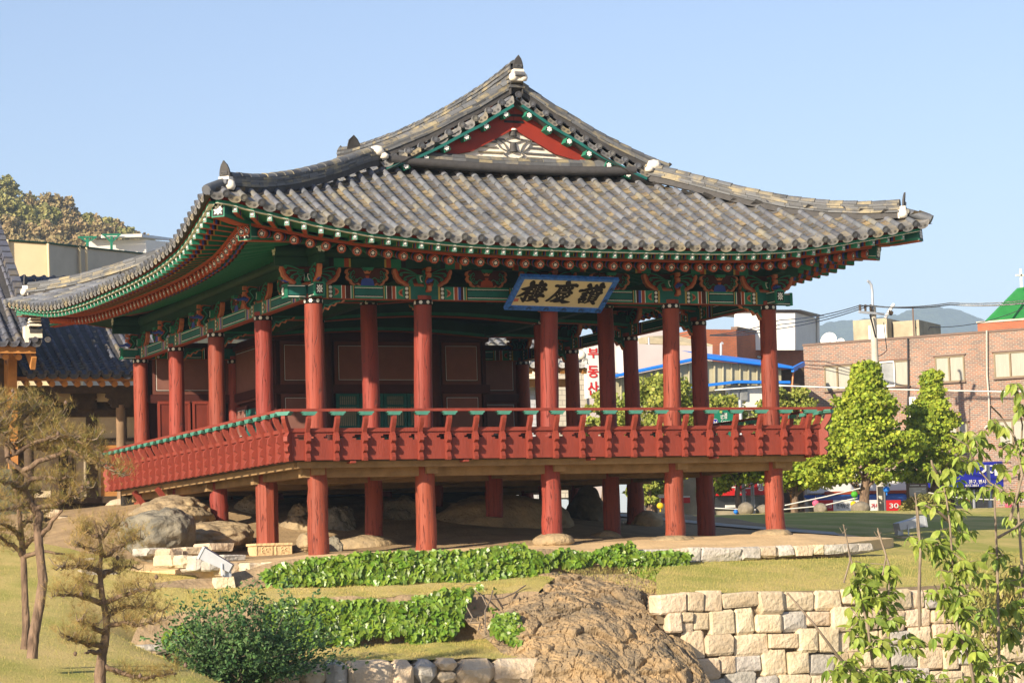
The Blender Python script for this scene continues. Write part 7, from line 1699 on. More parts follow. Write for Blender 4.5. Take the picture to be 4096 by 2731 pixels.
# ================================================================== PLANTS
npr = np.random.RandomState(5)
def leaf_mats(pos, nrmv, tang, size):
    """matrices from arrays: x = width, y = along the leaf, z = normal"""
    y = tang/(np.linalg.norm(tang, axis=1, keepdims=True)+1e-9); z = nrmv-np.sum(nrmv*y, 1, keepdims=True)*y; z /= np.linalg.norm(z, axis=1, keepdims=True)+1e-9; x = np.cross(y, z)
    A = np.zeros((len(pos), 4, 4)); A[:, :3, 0] = x*size[:, None]; A[:, :3, 1] = y*size[:, None]; A[:, :3, 2] = z*size[:, None]; A[:, :3, 3] = pos; A[:, 3, 3] = 1; return A
def leaf_tmpl(outline, mat, fold=.12, curl=.10):
    mb = MB(); n = len(outline); vs = []; 
    mid = [(0, y, -curl*y*y) for y in (0, .5, 1.0)]
    vs = [(x, y, abs(x)*fold*2-curl*y*y) for x, y in outline]; c = (0, .48, -.02); mb.add([c]+vs, [(0, 1+i, 1+(i+1) % n) for i in range(n)], mat, False); return mb
IVYT = leaf_tmpl([(0, 0), (.22, -.08), (.52, .22), (.30, .42), (.30, .72), (0, 1.05), (-.30, .72), (-.30, .42), (-.52, .22), (-.22, -.08)], IVY)
SAPT = leaf_tmpl([(0, 0), (.16, .18), (.23, .45), (.17, .72), (0, 1.05), (-.17, .72), (-.23, .45), (-.16, .18)], SAPLEAF, .16, .22)
def quad_tmpl(mat, w=.5):
    mb = MB(); mb.add([(-w*.5, .1, 0), (0, 0, 0.03), (w*.5, .12, 0), (w*.42, .8, .05), (0, 1, -.05), (-w*.42, .75, .06)], [(0, 1, 2, 3, 4, 5)], mat, False); return mb
def needle_tmpl(mat):
    """tuft of needles round a shoot tip"""
    mb = MB(); r = random.Random(3)
    for k in range(11):
        a = k*2.4; el = r.uniform(.15, 1.1); d = np.array([math.cos(a)*math.cos(el), math.sin(a)*math.cos(el), math.sin(el)*1.15]); s = nrm(np.cross(d, (0.3, .2, 1)))*.017; b = np.array([0, 0, r.uniform(-.25, .3)])
        mb.add([b-s, b+s, b+d*r.uniform(.75, 1.1)], [(0, 1, 2)], mat, False)
    return mb
def mats_obj(A): return [Matrix(a.tolist()) for a in A]
def scatter_np(tm, A, name, parent, cap=300, stuff=None):
    me = tm.mesh(name)
    for a in A[:cap]: inst(me, name, parent, Matrix(a.tolist()))
    if len(A) > cap: bake(tm, list(A[cap:]), stuff or name+'_mass', parent)

def inpoly(p, poly):
    x, y = p; c = False; n = len(poly)
    for i in range(n):
        x0, y0 = poly[i]; x1, y1 = poly[(i+1) % n]
        if (y0 > y) != (y1 > y) and x < (x1-x0)*(y-y0)/(y1-y0)+x0: c = not c
    return c
def ivy(label, poly, Yt, Yb, n, size=.125, seed=0, depth=.22):
    r = random.Random(seed); xs = [p[0] for p in poly]; ys = [p[1] for p in poly]; y0, y1 = min(ys), max(ys); pos = []; 
    while len(pos) < n:
        x, y = r.uniform(min(xs), max(xs)), r.uniform(y0, y1)
        if not inpoly((x, y), poly): continue
        if mnoise.noise(Vector((x*.008, y*.014, seed))) < -.42: continue
        lump = mnoise.noise(Vector((x*.012, y*.02, seed+3)))
        Y = Yt+(Yb-Yt)*(y-y0)/(y1-y0)-.10-depth*(.5*lump+.5*r.random()); pos.append(onY(x, y, Y))
    pos = np.array(pos); m = len(pos); nv = np.stack([npr.normal(-.15, .38, m), npr.normal(-.8, .25, m), npr.normal(.55, .3, m)], 1); tg = np.stack([npr.normal(0, .55, m), npr.normal(-.25, .25, m), npr.normal(-.75, .3, m)], 1)
    A = leaf_mats(pos, nv, tg, npr.uniform(.65, 1.25, m)*size); A = A[np.argsort(A[:, 1, 3])]
    t = thing('ivy', label, 'ivy', tuple(pos.mean(0)), 'ivy mats on the banks')
    scatter_np(IVYT, A, 'leaf', t, 300, 'leaf_mass')
    mb = MB()
    for k in range(14):
        p = pos[r.randrange(m)]+np.array([0, .12, 0]); pts = [p]
        for j in range(5): pts.append(pts[-1]+np.array([r.uniform(-.2, .2), r.uniform(-.02, .02), r.uniform(-.12, .02)]))
        mb.tube(pts, .008, TWIG, 4)
    mb.build('stem', t); return t
ivy('long mat of glossy ivy hanging over the terrace edge under the front posts', [(1050, 2290), (1090, 2262), (1180, 2236), (1300, 2225), (1500, 2205), (1700, 2200), (1900, 2196), (2050, 2172), (2200, 2186), (2300, 2198), (2350, 2210), (2420, 2188), (2520, 2163), (2560, 2200), (2600, 2205), (2680, 2200), (2757, 2206), (2740, 2260), (2705, 2320), (2660, 2352), (2610, 2338), (2560, 2296), (2480, 2262), (2400, 2240), (2300, 2262), (2230, 2250), (2150, 2292), (1950, 2318), (1870, 2345), (1760, 2340), (1680, 2310), (1600, 2330), (1400, 2322), (1200, 2332), (1090, 2336)], -2.55, -2.95, 4200, seed=1)
ivy('lower mat of ivy on the bank right of the dark shrub', [(1060, 2420), (1120, 2400), (1250, 2388), (1330, 2400), (1440, 2395), (1520, 2385), (1560, 2410), (1620, 2392), (1740, 2370), (1780, 2350), (1850, 2358), (1882, 2350), (1860, 2420), (1838, 2500), (1790, 2545), (1720, 2555), (1680, 2572), (1600, 2545), (1560, 2588), (1540, 2560), (1545, 2470), (1515, 2460), (1530, 2520), (1450, 2540), (1420, 2575), (1330, 2560), (1240, 2590), (1140, 2580), (1060, 2540)], -4.7, -5.2, 3200, seed=2)
ivy('small clump of ivy on the rocky slope between the ivy bank and the crag', [(1962, 2490), (1990, 2455), (2060, 2445), (2075, 2480), (2100, 2520), (2060, 2525), (2080, 2570), (2040, 2560), (2000, 2540), (1975, 2520)], -6.2, -7.0, 240, seed=3, depth=.12)
ivy('little patch of bright ivy at the left foot of the dark shrub', [(655, 2560), (670, 2525), (720, 2500), (790, 2480), (800, 2530), (760, 2560), (720, 2590), (690, 2585)], -6.0, -6.4, 330, seed=4, depth=.15)
ivy('trailing sprig of ivy above the crag', [(1850, 2360), (1930, 2330), (1940, 2390), (1990, 2340), (1985, 2395), (2020, 2450), (1930, 2460), (1870, 2400)], -4.0, -4.8, 90, seed=5, depth=.05)
# bare creeper stems on the rock slope
cs = thing('bare_creeper', 'bare grey creeper stems trailing down the earth between ivy and crag', 'creeper', tuple(onY(1930, 2450, -5.5)))
for pts in (((1970, 2360), (1962, 2400), (1940, 2440), (1945, 2480), (1938, 2530)), ((1870, 2430), (1890, 2470), (1880, 2490), (1920, 2490), (1915, 2520)), ((2100, 2340), (2060, 2370), (2010, 2390), (1960, 2395)), ((2080, 2550), (2110, 2580), (2130, 2640)), ((1905, 2360), (1930, 2385), (1950, 2420))):
    mb = MB(); mb.tube([onY(x+rnd.uniform(-4, 4), y, -4.1-3.2*(y-2340)/300-.25) for x, y in pts], .014, TWIG, 5); mb.build('stem', cs)

# dark shrub
sp = thing('dark_shrub', 'large dark green arching shrub in the lower left foreground of the ivy', 'shrub', tuple(onY(980, 2720, -8.4)))
C0 = onY(985, 2560, -8.3); pos = []; tg = []; r = random.Random(31); stems = MB()
for k in range(430):
    a = r.uniform(0, 2*math.pi); lean = r.uniform(.1, 1.15); L = r.uniform(.7, 1.8)*(1.0-.18*lean); b = onY(985, 2690, -8.3)+np.array([r.uniform(-.75, .65), r.uniform(-.4, .4), -.1]); d = np.array([math.cos(a)*math.sin(lean), math.sin(a)*math.sin(lean)*.8, math.cos(lean)]); pts = []
    for j in range(10):
        t = j/9; p = b+d*L*t+np.array([d[0]*.5*t*t, d[1]*.4*t*t, -.55*lean*t*t*L*.6]); pts.append(p)
        for i in range(5 if t > .25 else 1):
            if r.random() < .85: pos.append(p+np.array([r.gauss(0, .05), r.gauss(0, .05), r.gauss(0, .05)])); tg.append(np.array([d[0]+r.gauss(0, .6), d[1]+r.gauss(0, .6), .3+r.gauss(0, .5)]))
    if k % 9 == 0: stems.tube(pts, [.010*(1-.6*j/9) for j in range(10)], TWIG, 4)
pos = np.array(pos); tg = np.array(tg); m = len(pos); A = leaf_mats(pos, np.stack([npr.normal(0, .6, m), npr.normal(-.4, .6, m), npr.normal(.6, .5, m)], 1), tg, npr.uniform(.04, .09, m))
scatter_np(quad_tmpl(SHRUB, .5), A, 'leaf', sp, 0, 'foliage'); stems.build('stem', sp)
ys_ = thing('yellowish_bush', 'rounded yellowish green bush on the lawn edge right of the notice board', 'bush', tuple(onY(3700, 2040, 29)))
c = onY(3705, 2010, 29); pos = []
for k in range(2600):
    a = r.uniform(0, 6.28); e = math.acos(r.uniform(0, 1)); rr = r.uniform(.75, 1.0); pos.append(c+np.array([1.05*rr*math.sin(e)*math.cos(a), .7*rr*math.sin(e)*math.sin(a), .62*rr*math.cos(e)-.3+.08*mnoise.noise(Vector((a*2, e*3, 0)))]))
pos = np.array(pos); m = len(pos); bake(quad_tmpl(NEEDLE_G, .3), list(leaf_mats(pos, npr.normal(0, 1, (m, 3)), npr.normal(0, .5, (m, 3))+(pos-c), npr.uniform(.08, .14, m))), 'foliage', ys_)
mb = MB()
for k in range(5): mb.tube([c+(0, 0, -.6), c+(r.uniform(-.5, .5), 0, .1)], .02, TWIG, 4)
mb.build('stem', ys_)

# broad leaved trees made of leaf clumps on limbs
def leafy_tree(name, label, cat, base, top, crown, leafmat, nclump, nleaf, lsize, seed, trunk_r=.12, group=None, bark=BARK, sparse=1.0, trunk_frac=.9, flat=.55, tier=False, csize=.20):
    """crown: list of (height fraction, radius) for the outline; base, top 3D"""
    r = random.Random(seed); rs = np.random.RandomState(seed); base = np.array(base, float); top = np.array(top, float); H = top[2]-base[2]
    t = thing(name, label, cat, tuple(base), group)
    cz = [c_[0] for c_ in crown]; cr_ = [c_[1] for c_ in crown]; R_ = lambda f: float(np.interp(f, cz, cr_))*(1+(.16*math.sin(f*26+seed) if tier else 0))
    mb = MB(); axis = lambda f: base+(top-base)*f+np.array([.10*math.sin(f*5+seed), .08*math.cos(f*4+seed), 0])*min(1, f*3)
    mb.tube([axis(f)-(0, 0, .25 if f == 0 else 0) for f in np.linspace(0, trunk_frac, 9)], [trunk_r*(1-.85*k/8)*(1.25 if k == 0 else 1) for k in range(9)], bark, 9); tr = mb.build('trunk', t)
    limbs = MB(); pos = []; up = []
    lo = cz[0]
    for k in range(nclump):
        f = lo+(1-lo)*(r.random()**.85); Rm = R_(f); a = r.uniform(0, 2*math.pi); rr = Rm*math.sqrt(r.uniform(.12, 1.0)); lump = 1+.45*mnoise.noise(Vector((math.cos(a)*1.6, math.sin(a)*1.6, f*7+seed))); rr *= lump
        c_ = axis(min(f, .98))*(1, 1, 0)+np.array([rr*math.cos(a), rr*math.sin(a), base[2]+H*f]); s = r.uniform(.75, 1.25)*sparse
        if k % 5 == 0:
            f0 = max(.12, f-.14-.2*rr/H); p0 = axis(f0); limbs.tube([p0, lerp(p0, c_, .5)+np.array([0, 0, .05*H*r.random()]), c_], [trunk_r*.30*(1-f*.5), trunk_r*.2*(1-f*.5), trunk_r*.07], bark, 5)
        n = int(nleaf*r.uniform(.7, 1.3)); q = rs.normal(0, 1, (n, 3)); q /= np.linalg.norm(q, axis=1, keepdims=True); q *= (rs.uniform(.25, 1, (n, 1))**.5); clump_r = csize*max(cr_)*s
        pos.append(c_+q*np.array([clump_r*1.25, clump_r*1.25, clump_r*flat])); up.append(q)
    limbs.build('limb', t)
    pos = np.concatenate(pos); up = np.concatenate(up); m = len(pos)
    A = leaf_mats(pos, up+rs.normal(0, .7, (m, 3))+np.array([-.2, -.2, .5]), rs.normal(0, .7, (m, 3))+np.array([0, 0, -.2]), rs.uniform(.7, 1.3, m)*lsize)
    bake(quad_tmpl(leafmat, .8), list(A), 'crown', t, None); return t
def tpx(px_, yb, yt, Y, dx=0): b = onY(px_, yb, Y); t = onY(px_+dx, yt, Y); return b, t
SG = 'street trees along the road'
b, t = tpx(3452, 2062, 1462, 29, 20); leafy_tree('street_tree', 'tall pyramidal bright green street tree in front of the brick building, left of two', 'tree', b, t, [(.235, .9), (.29, 2.2), (.36, 2.2), (.48, 1.6), (.62, 1.25), (.74, .85), (.88, .35), (1, .06)], GINKGO, 330, 80, .115, 1, .20, SG, tier=True, csize=.15)
b, t = tpx(3735, 2062, 1490, 31, -10); leafy_tree('street_tree', 'second pyramidal street tree, right of the white street sign', 'tree', b, t, [(.235, .7), (.30, 1.5), (.40, 1.65), (.54, 1.35), (.66, .85), (.78, .45), (.90, .2), (1, .05)], GINKGO, 250, 75, .115, 2, .17, SG, tier=True, csize=.16)
b, t = tpx(3175, 2062, 1780, 31, 40); leafy_tree('street_tree', 'low spreading street tree between the right corner post and the big pyramidal tree', 'tree', b, t, [(.42, .8), (.52, 1.8), (.68, 1.8), (.84, 1.2), (1, .4)], GINKGO, 120, 80, .13, 3, .15, SG)
b, t = tpx(2960, 2062, 1800, 32, -10); leafy_tree('street_tree', 'low street tree above the red shop sign left of the right corner post', 'tree', b, t, [(.54, .6), (.62, 1.6), (.74, 1.7), (.88, 1.2), (1, .4)], GINKGO, 90, 80, .13, 4, .14, SG)
b, t = tpx(2850, 2062, 1840, 33, 5); leafy_tree('street_tree', 'slender street tree with a pale trunk beside the shaded right post', 'tree', b, t, [(.45, .4), (.6, .8), (.8, .7), (1, .2)], GINKGO, 30, 80, .12, 5, .13, SG)
b, t = tpx(2612, 2062, 1520, 36, 30); leafy_tree('street_tree', 'pale yellow green tree seen between the middle posts above the railing', 'tree', b, t, [(.20, .5), (.34, 1.2), (.55, 2.0), (.75, 2.2), (.9, 1.4), (1, .4)], GINKGO2, 170, 80, .13, 6, .15, SG)
b, t = tpx(2410, 2062, 1570, 38, 0); leafy_tree('street_tree', 'sparse pale tree half hidden behind the shaded middle posts', 'tree', b, t, [(.35, .5), (.55, 1.1), (.78, 1.0), (1, .2)], GINKGO2, 50, 70, .13, 7, .1, SG)
b, t = tpx(2860, 1900, 1590, 40, 10); leafy_tree('street_tree', 'loose pale tree behind the green road sign', 'tree', b, t, [(.1, .8), (.4, 1.6), (.7, 1.6), (1, .5)], GINKGO2, 80, 70, .13, 8, .1, SG)
b, t = tpx(3090, 1850, 1560, 41, 0); leafy_tree('street_tree', 'narrow pale tree behind the right corner post in front of the copper pipe', 'tree', b, t, [(.1, .7), (.4, 1.1), (.7, .8), (1, .2)], GINKGO2, 60, 70, .13, 9, .1, SG)
b, t = tpx(3195, 1850, 1555, 41, 0); leafy_tree('street_tree', 'narrow pale tree between the corner post and the brick building', 'tree', b, t, [(.1, .8), (.4, 1.0), (.7, .7), (1, .2)], GINKGO2, 60, 70, .13, 10, .1, SG)
b, t = tpx(2596, 2062, 1850, 34, 6); leafy_tree('street_tree', 'small pale tree under the floor level behind the yellow lantern', 'tree', b, t, [(.25, .4), (.5, .9), (.8, .9), (1, .3)], GINKGO2, 50, 80, .12, 11, .09, SG)

# hillside trees, each with its own crown
r = random.Random(77); hp = []
def ridge_left(x): return float(np.interp(x, [-60, 0, 40, 75, 90, 140, 190, 230, 285, 300, 350, 400, 450, 500, 545, 590, 660], [690, 705, 712, 745, 775, 775, 772, 785, 790, 850, 860, 862, 880, 905, 930, 940, 985]))
rows_h = []
for Y, frac, n in ((345, 0.0, 17), (325, .24, 15), (305, .5, 14), (285, .75, 13)):
    for k in range(n):
        x = -40+690*(k+r.uniform(.2, .8))/n; yt = ridge_left(x)+frac*(1010-ridge_left(x))+r.uniform(-4, 10); h = r.uniform(85, 125) if frac == 0 and x < 290 else r.uniform(60, 95)
        if x > 560 and frac > .3: continue
        rows_h.append((x, yt, h, Y, frac))
ORD = ['first', 'second', 'third', 'fourth', 'fifth', 'sixth', 'seventh', 'eighth', 'ninth', 'tenth', 'eleventh', 'twelfth', 'thirteenth', 'fourteenth', 'fifteenth', 'sixteenth', 'seventeenth', 'eighteenth']
cnt = {0: 0, 1: 0}; wood = []
for i, (x, yt, h, Y, frac) in enumerate(rows_h):
    b, t = onY(x, yt+h, Y), onY(x+r.uniform(-8, 8), yt, Y); s = (t[2]-b[2]); green = x < 200 and r.random() < .75 or r.random() < .2
    w = s*r.uniform(.34, .46); fea = frac == 0 and x < 300; row = 0 if frac == 0 else 1
    if frac > .3:                                   # lower slope: one mass
        rs = np.random.RandomState(i)
        for k in range(26):
            a = r.uniform(0, 6.28); f = r.random(); q = rs.normal(0, 1, (42, 3)); q /= np.linalg.norm(q, axis=1, keepdims=True); wood.append((b*(1, 1, 0)+np.array([w*f*math.cos(a), w*f*math.sin(a), b[2]+s*(.25+.75*r.random()*(1-.4*f))])+q*np.array([w*.25, w*.25, w*.2]), q))
        continue
    if x < -15: nm = 'cut by the left edge of the photo'
    else: nm = f'{ORD[cnt[row]]} from the left '+('along the hill crest' if row == 0 else 'in the row just below the hill crest'); cnt[row] += 1
    leafy_tree('hill_tree', f"{'green' if green else 'brownish'} {'feathery' if fea else 'bushy'} hill tree, {nm}", 'tree', b, t, [(.12, w*.45), (.4, w), (.7, w*.85), (1, w*.25)], HILLLEAF if green else HILLLEAF_B, 34 if fea else 26, 24 if fea else 42, .42 if fea else .62, 100+i, .22, 'trees on the hill behind the beige wall', sparse=1.15, flat=.75)
P_ = np.concatenate([a for a, _ in wood]); N_ = np.concatenate([q for _, q in wood]); m = len(P_)
tag(bake(quad_tmpl(HILLLEAF_B, .8), list(leaf_mats(P_, N_+npr.normal(0, .7, (m, 3)), npr.normal(0, .7, (m, 3)), npr.uniform(.4, .8, m))), 'woodland', None), kind='stuff')

# pines
def pine(label, trunks, limbs, seed, dens=1.0, gmix=.3):
    """trunks: list of (pixel path with radius px, Y); limbs: list of (pixel path, Y0, Y1, spread px)"""
    rr = random.Random(seed); rs = np.random.RandomState(seed); b = onY(*trunks[0][0][0][:2], trunks[0][1]); t = thing('pine_tree', label, 'tree', tuple(b))
    for path, Y in trunks:
        mb = MB(); P = [onY(x, y, Y) for x, y, w in path]; s = FPX/np.linalg.norm(P[0]-CAMP); Q = []; W = []
        for (p, q, (x0, y0, w0), (x1, y1, w1)) in zip(P[:-1], P[1:], path[:-1], path[1:]):
            for k in range(4): Q.append(lerp(p, q, k/4)); W.append((w0+(w1-w0)*k/4)/s/2*rr.uniform(.93, 1.07))
        Q.append(P[-1]); W.append(path[-1][2]/s/2); mb.tube(Q, W, BARK, 10); mb.build('trunk', t)
    lm = MB(); pos = []; d_ = []
    for path, Y0, Y1, spread in limbs:
        n = len(path); P = [onY(x, y, Y0+(Y1-Y0)*k/(n-1)) for k, (x, y) in enumerate(path)]; s = FPX/np.linalg.norm(P[0]-CAMP); Q = []
        for p, q in zip(P[:-1], P[1:]):
            for k in range(3): Q.append(lerp(p, q, k/3)+np.array([rr.gauss(0, .012), rr.gauss(0, .012), rr.gauss(0, .012)]))
        Q.append(P[-1]); L = len(Q); lm.tube(Q, [.042*(1-.75*k/L) for k in range(L)], BARK, 6)
        if spread <= 0: continue
        sp_ = spread/s
        for k in range(max(2, L//4), L):
            for j in range(int(4*dens)):
                a = rr.uniform(0, 2*math.pi); ln = sp_*rr.uniform(.35, 1.0); dv = np.array([math.cos(a)*.9, math.sin(a)*.8, rr.uniform(-.15, 1.0)]); p0 = Q[k]; p1 = p0+dv*ln*.55+np.array([0, 0, -.04]); p2 = p0+dv*ln
                lm.tube([p0, p1, p2], [.011, .008, .004], TWIG, 4)
                for u in np.linspace(.35, 1.0, 5):
                    c_ = lerp(p1, p2, (u-.35)/.65) if u > .5 else lerp(p0, p1, u*1.6)
                    for e in range(2 if rr.random() < .45 else 1):
                        o = np.array([rr.gauss(0, .07), rr.gauss(0, .07), rr.gauss(.02, .06)]); pos.append(c_+o); d_.append(np.array([dv[0]*.45+rr.gauss(0, .3), dv[1]*.45+rr.gauss(0, .3), 1.0]))
    lm.build('limb', t)
    pos = np.array(pos); d_ = np.array(d_); m = len(pos); d_ /= np.linalg.norm(d_, axis=1, keepdims=True)
    y = np.cross(d_, rs.normal(0, 1, (m, 3))); y /= np.linalg.norm(y, axis=1, keepdims=True); x = np.cross(y, d_); A = np.zeros((m, 4, 4)); sz = rs.uniform(.07, .125, m)[:, None]
    A[:, :3, 0] = x*sz; A[:, :3, 1] = y*sz; A[:, :3, 2] = d_*sz; A[:, :3, 3] = pos; A[:, 3, 3] = 1
    g = rs.rand(m) < gmix
    bake(needle_tmpl(NEEDLE), list(A[~g]), 'needles', t); bake(needle_tmpl(NEEDLE_G), list(A[g]), 'needles', t)
    mb = MB()
    for k in range(10):
        p = pos[rr.randrange(m)]; mb.lathe([(0, -.03), (.022, -.015), (.026, .01), (.012, .035), (0, .04)], BROWN, p, 6)
    mb.build('cone', t); return t
PY1 = -12.5
pine('larger crooked pine with yellowish needles at the left edge', [([(128, 2632, 46), (135, 2540, 42), (158, 2420, 40), (172, 2320, 38), (158, 2200, 36), (150, 2110, 34), (158, 2060, 34), (118, 2010, 30), (98, 1950, 24), (110, 1930, 22), (124, 1915, 20), (80, 1875, 18), (30, 1840, 16), (35, 1825, 14), (60, 1815, 12)], PY1)],
     [([(124, 1915), (190, 1912), (270, 1906)], PY1, PY1-.4, 60), ([(60, 1815), (130, 1775), (200, 1750), (290, 1740), (370, 1760)], PY1, PY1-.5, 85), ([(60, 1815), (40, 1770), (0, 1720), (-40, 1690)], PY1, PY1-.2, 85), ([(70, 1780), (110, 1720), (170, 1690), (230, 1680)], PY1, PY1+.5, 90),
      ([(30, 1830), (20, 1740), (40, 1650), (60, 1600)], PY1, PY1+.2, 80), ([(100, 1960), (40, 1930), (-20, 1920)], PY1, PY1-.4, 75), ([(90, 1880), (180, 1840), (270, 1800), (350, 1830), (440, 1880), (500, 1900)], PY1, PY1-.7, 60), ([(150, 1790), (240, 1800), (330, 1790), (400, 1820)], PY1, PY1-.1, 80),
      ([(118, 2010), (60, 2030), (0, 2040)], PY1, PY1-.3, 50), ([(150, 2030), (230, 2020), (300, 1980), (360, 1950)], PY1, PY1-.5, 55), ([(55, 1700), (120, 1640), (190, 1620)], PY1+.2, PY1+.6, 75), ([(50, 1680), (0, 1630), (-30, 1600)], PY1, PY1, 80), ([(160, 2150), (210, 2085), (250, 2040)], PY1, PY1-.3, 0), ([(300, 1760), (380, 1780), (430, 1850)], PY1-.3, PY1-.6, 55)], 41, 1.0)
PY2 = -12.0
pine('slim pine with a thin straight trunk close beside the larger crooked pine', [([(98, 2596, 34), (105, 2500, 30), (100, 2400, 28), (95, 2250, 26), (86, 2140, 22), (78, 2060, 18), (60, 1950, 14), (40, 1850, 12), (22, 1760, 8)], PY2)],
     [([(88, 2150), (40, 2110), (0, 2090)], PY2, PY2-.3, 40), ([(95, 2190), (140, 2150), (180, 2110)], PY2, PY2-.3, 40), ([(90, 2220), (50, 2180), (0, 2150), (-40, 2140)], PY2, PY2-.3, 45), ([(92, 2230), (150, 2200), (260, 2215)], PY2, PY2-.3, 0), ([(70, 2000), (20, 1990), (-30, 1980)], PY2, PY2+.3, 60), ([(60, 1960), (110, 1960), (170, 1970)], PY2, PY2+.4, 50), ([(86, 2100), (130, 2060), (200, 2040)], PY2, PY2+.2, 45)], 42, .9)
PY3 = -14.5
pine('small tiered pine with rusty needles standing in front of the larger pines', [([(402, 2790, 50), (400, 2700, 46), (408, 2620, 40), (420, 2560, 34), (428, 2500, 28), (418, 2430, 26), (408, 2380, 24), (402, 2320, 22), (400, 2260, 18), (408, 2200, 14), (395, 2140, 10), (375, 2080, 7)], PY3)],
     [([(420, 2225), (470, 2190), (520, 2165), (560, 2150)], PY3, PY3-.3, 62), ([(410, 2215), (350, 2190), (300, 2170)], PY3, PY3-.2, 62), ([(400, 2150), (440, 2110), (480, 2090)], PY3, PY3+.2, 55), ([(395, 2150), (350, 2120), (330, 2100)], PY3, PY3+.2, 50),
      ([(404, 2290), (350, 2270), (290, 2260), (240, 2265)], PY3, PY3-.4, 55), ([(408, 2300), (460, 2270), (530, 2265)], PY3, PY3+.3, 55), ([(405, 2410), (340, 2390), (280, 2375), (220, 2380)], PY3, PY3-.4, 60), ([(415, 2410), (480, 2380), (560, 2360), (620, 2350)], PY3, PY3-.3, 55),
      ([(425, 2500), (500, 2490), (560, 2500), (640, 2480)], PY3, PY3-.4, 65), ([(425, 2530), (360, 2500), (310, 2480)], PY3, PY3-.3, 65), ([(415, 2580), (360, 2575), (300, 2560), (260, 2540)], PY3, PY3-.5, 45), ([(425, 2480), (470, 2430), (560, 2430), (650, 2440)], PY3, PY3+.4, 60), ([(402, 2610), (370, 2600), (340, 2610)], PY3, PY3-.3, 0), ([(410, 2655), (480, 2690), (560, 2710), (620, 2705), (700, 2690)], PY3, PY3-.3, 40), ([(395, 2340), (350, 2330), (310, 2350)], PY3, PY3+.4, 60)], 43, 1.0, .12)

# saplings in the foreground at the right
def sapling(label, stems, clumps, seed, Y, lsize=.165):
    rr = random.Random(seed); rs = np.random.RandomState(seed); t = thing('sapling', label, 'sapling', tuple(onY(stems[0][0][0], stems[0][0][1], Y)))
    s = FPX/np.linalg.norm(onY(3700, 2300, Y)-CAMP)
    for st in stems:
        mb = MB(); P = [onY(x, y, Y-(.15*math.sin(k*1.7+seed))) for k, (x, y) in enumerate(st)]; n = len(P); mb.tube(P, [max(.006, .022*(1-.7*k/n)) for k in range(n)], TWIG, 6); mb.build('stem', t)
    pos, tg = [], []; tw = MB()
    for x, y, rx, ry, n in clumps:
        c_ = onY(x, y, Y); 
        for k in range(max(1, int(n*.75/5))):
            o = np.array([rr.gauss(0, rx*.45)/s, rr.gauss(0, .12), rr.gauss(0, ry*.45)/s]); p = c_+o; tw.tube([c_+o*.3, p], .006, TWIG, 4); ph = rr.uniform(0, 6.28)
            for j in range(5):
                a = ph+j*1.256; dv = np.array([math.cos(a)*.75+.35, math.sin(a)*.5, -.55+rr.gauss(0, .3)]); pos.append(p+dv*.02); tg.append(dv)
    tag(tw.build('twig', t), kind='stuff')
    pos = np.array(pos); tg = np.array(tg); m = len(pos); nv = np.stack([rs.normal(-.2, .4, m), rs.normal(-.45, .4, m), rs.normal(.9, .3, m)], 1)
    scatter_np(SAPT, leaf_mats(pos, nv, tg, rs.uniform(.6, 1.2, m)*lsize), 'leaf', t, 300); return t
SY = -20.0
sapling('nearest sapling with large bright leaves in front of the stone retaining wall', [[(3498, 2790), (3490, 2650), (3470, 2500), (3440, 2380), (3400, 2220), (3375, 2100)], [(3560, 2790), (3555, 2560), (3552, 2420), (3560, 2270), (3510, 2120)], [(3420, 2700), (3350, 2620), (3260, 2500), (3150, 2370)]],
        [(3450, 2250, 55, 50, 40), (3420, 2330, 70, 45, 60), (3520, 2290, 55, 55, 55), (3480, 2400, 90, 50, 80), (3560, 2380, 60, 50, 60), (3440, 2480, 70, 55, 70), (3540, 2470, 70, 50, 60), (3470, 2560, 90, 55, 80), (3390, 2660, 90, 60, 80), (3480, 2700, 110, 50, 90), (3600, 2680, 110, 60, 90), (3620, 2570, 80, 50, 60), (3700, 2720, 100, 40, 70), (3330, 2700, 60, 40, 30)], 61, SY)
sapling('tall sapling with drooping clusters of leaves in front of the toy shop', [[(3905, 2790), (3880, 2640), (3830, 2520), (3815, 2400), (3812, 2280), (3800, 2100), (3785, 1990), (3760, 1880)], [(3680, 2500), (3676, 2350), (3682, 2200), (3672, 2060), (3660, 1970)], [(3812, 2100), (3760, 2050), (3700, 2020)], [(3755, 1900), (3730, 1860), (3725, 1840)]],
        [(3800, 1960, 45, 50, 40), (3770, 1890, 50, 40, 40), (3800, 2040, 60, 45, 50), (3820, 2110, 60, 35, 45), (3720, 2020, 45, 35, 25), (3840, 1960, 40, 40, 25), (3690, 2150, 50, 30, 30), (3740, 2180, 60, 40, 45), (3800, 2200, 65, 50, 70), (3820, 2290, 75, 55, 80), (3860, 2250, 60, 50, 50), (3760, 2380, 60, 40, 45), (3830, 2390, 80, 55, 80), (3890, 2460, 70, 50, 60), (3800, 2520, 80, 50, 70), (3880, 2600, 80, 55, 70), (3920, 2680, 80, 60, 60)], 62, SY-.6)
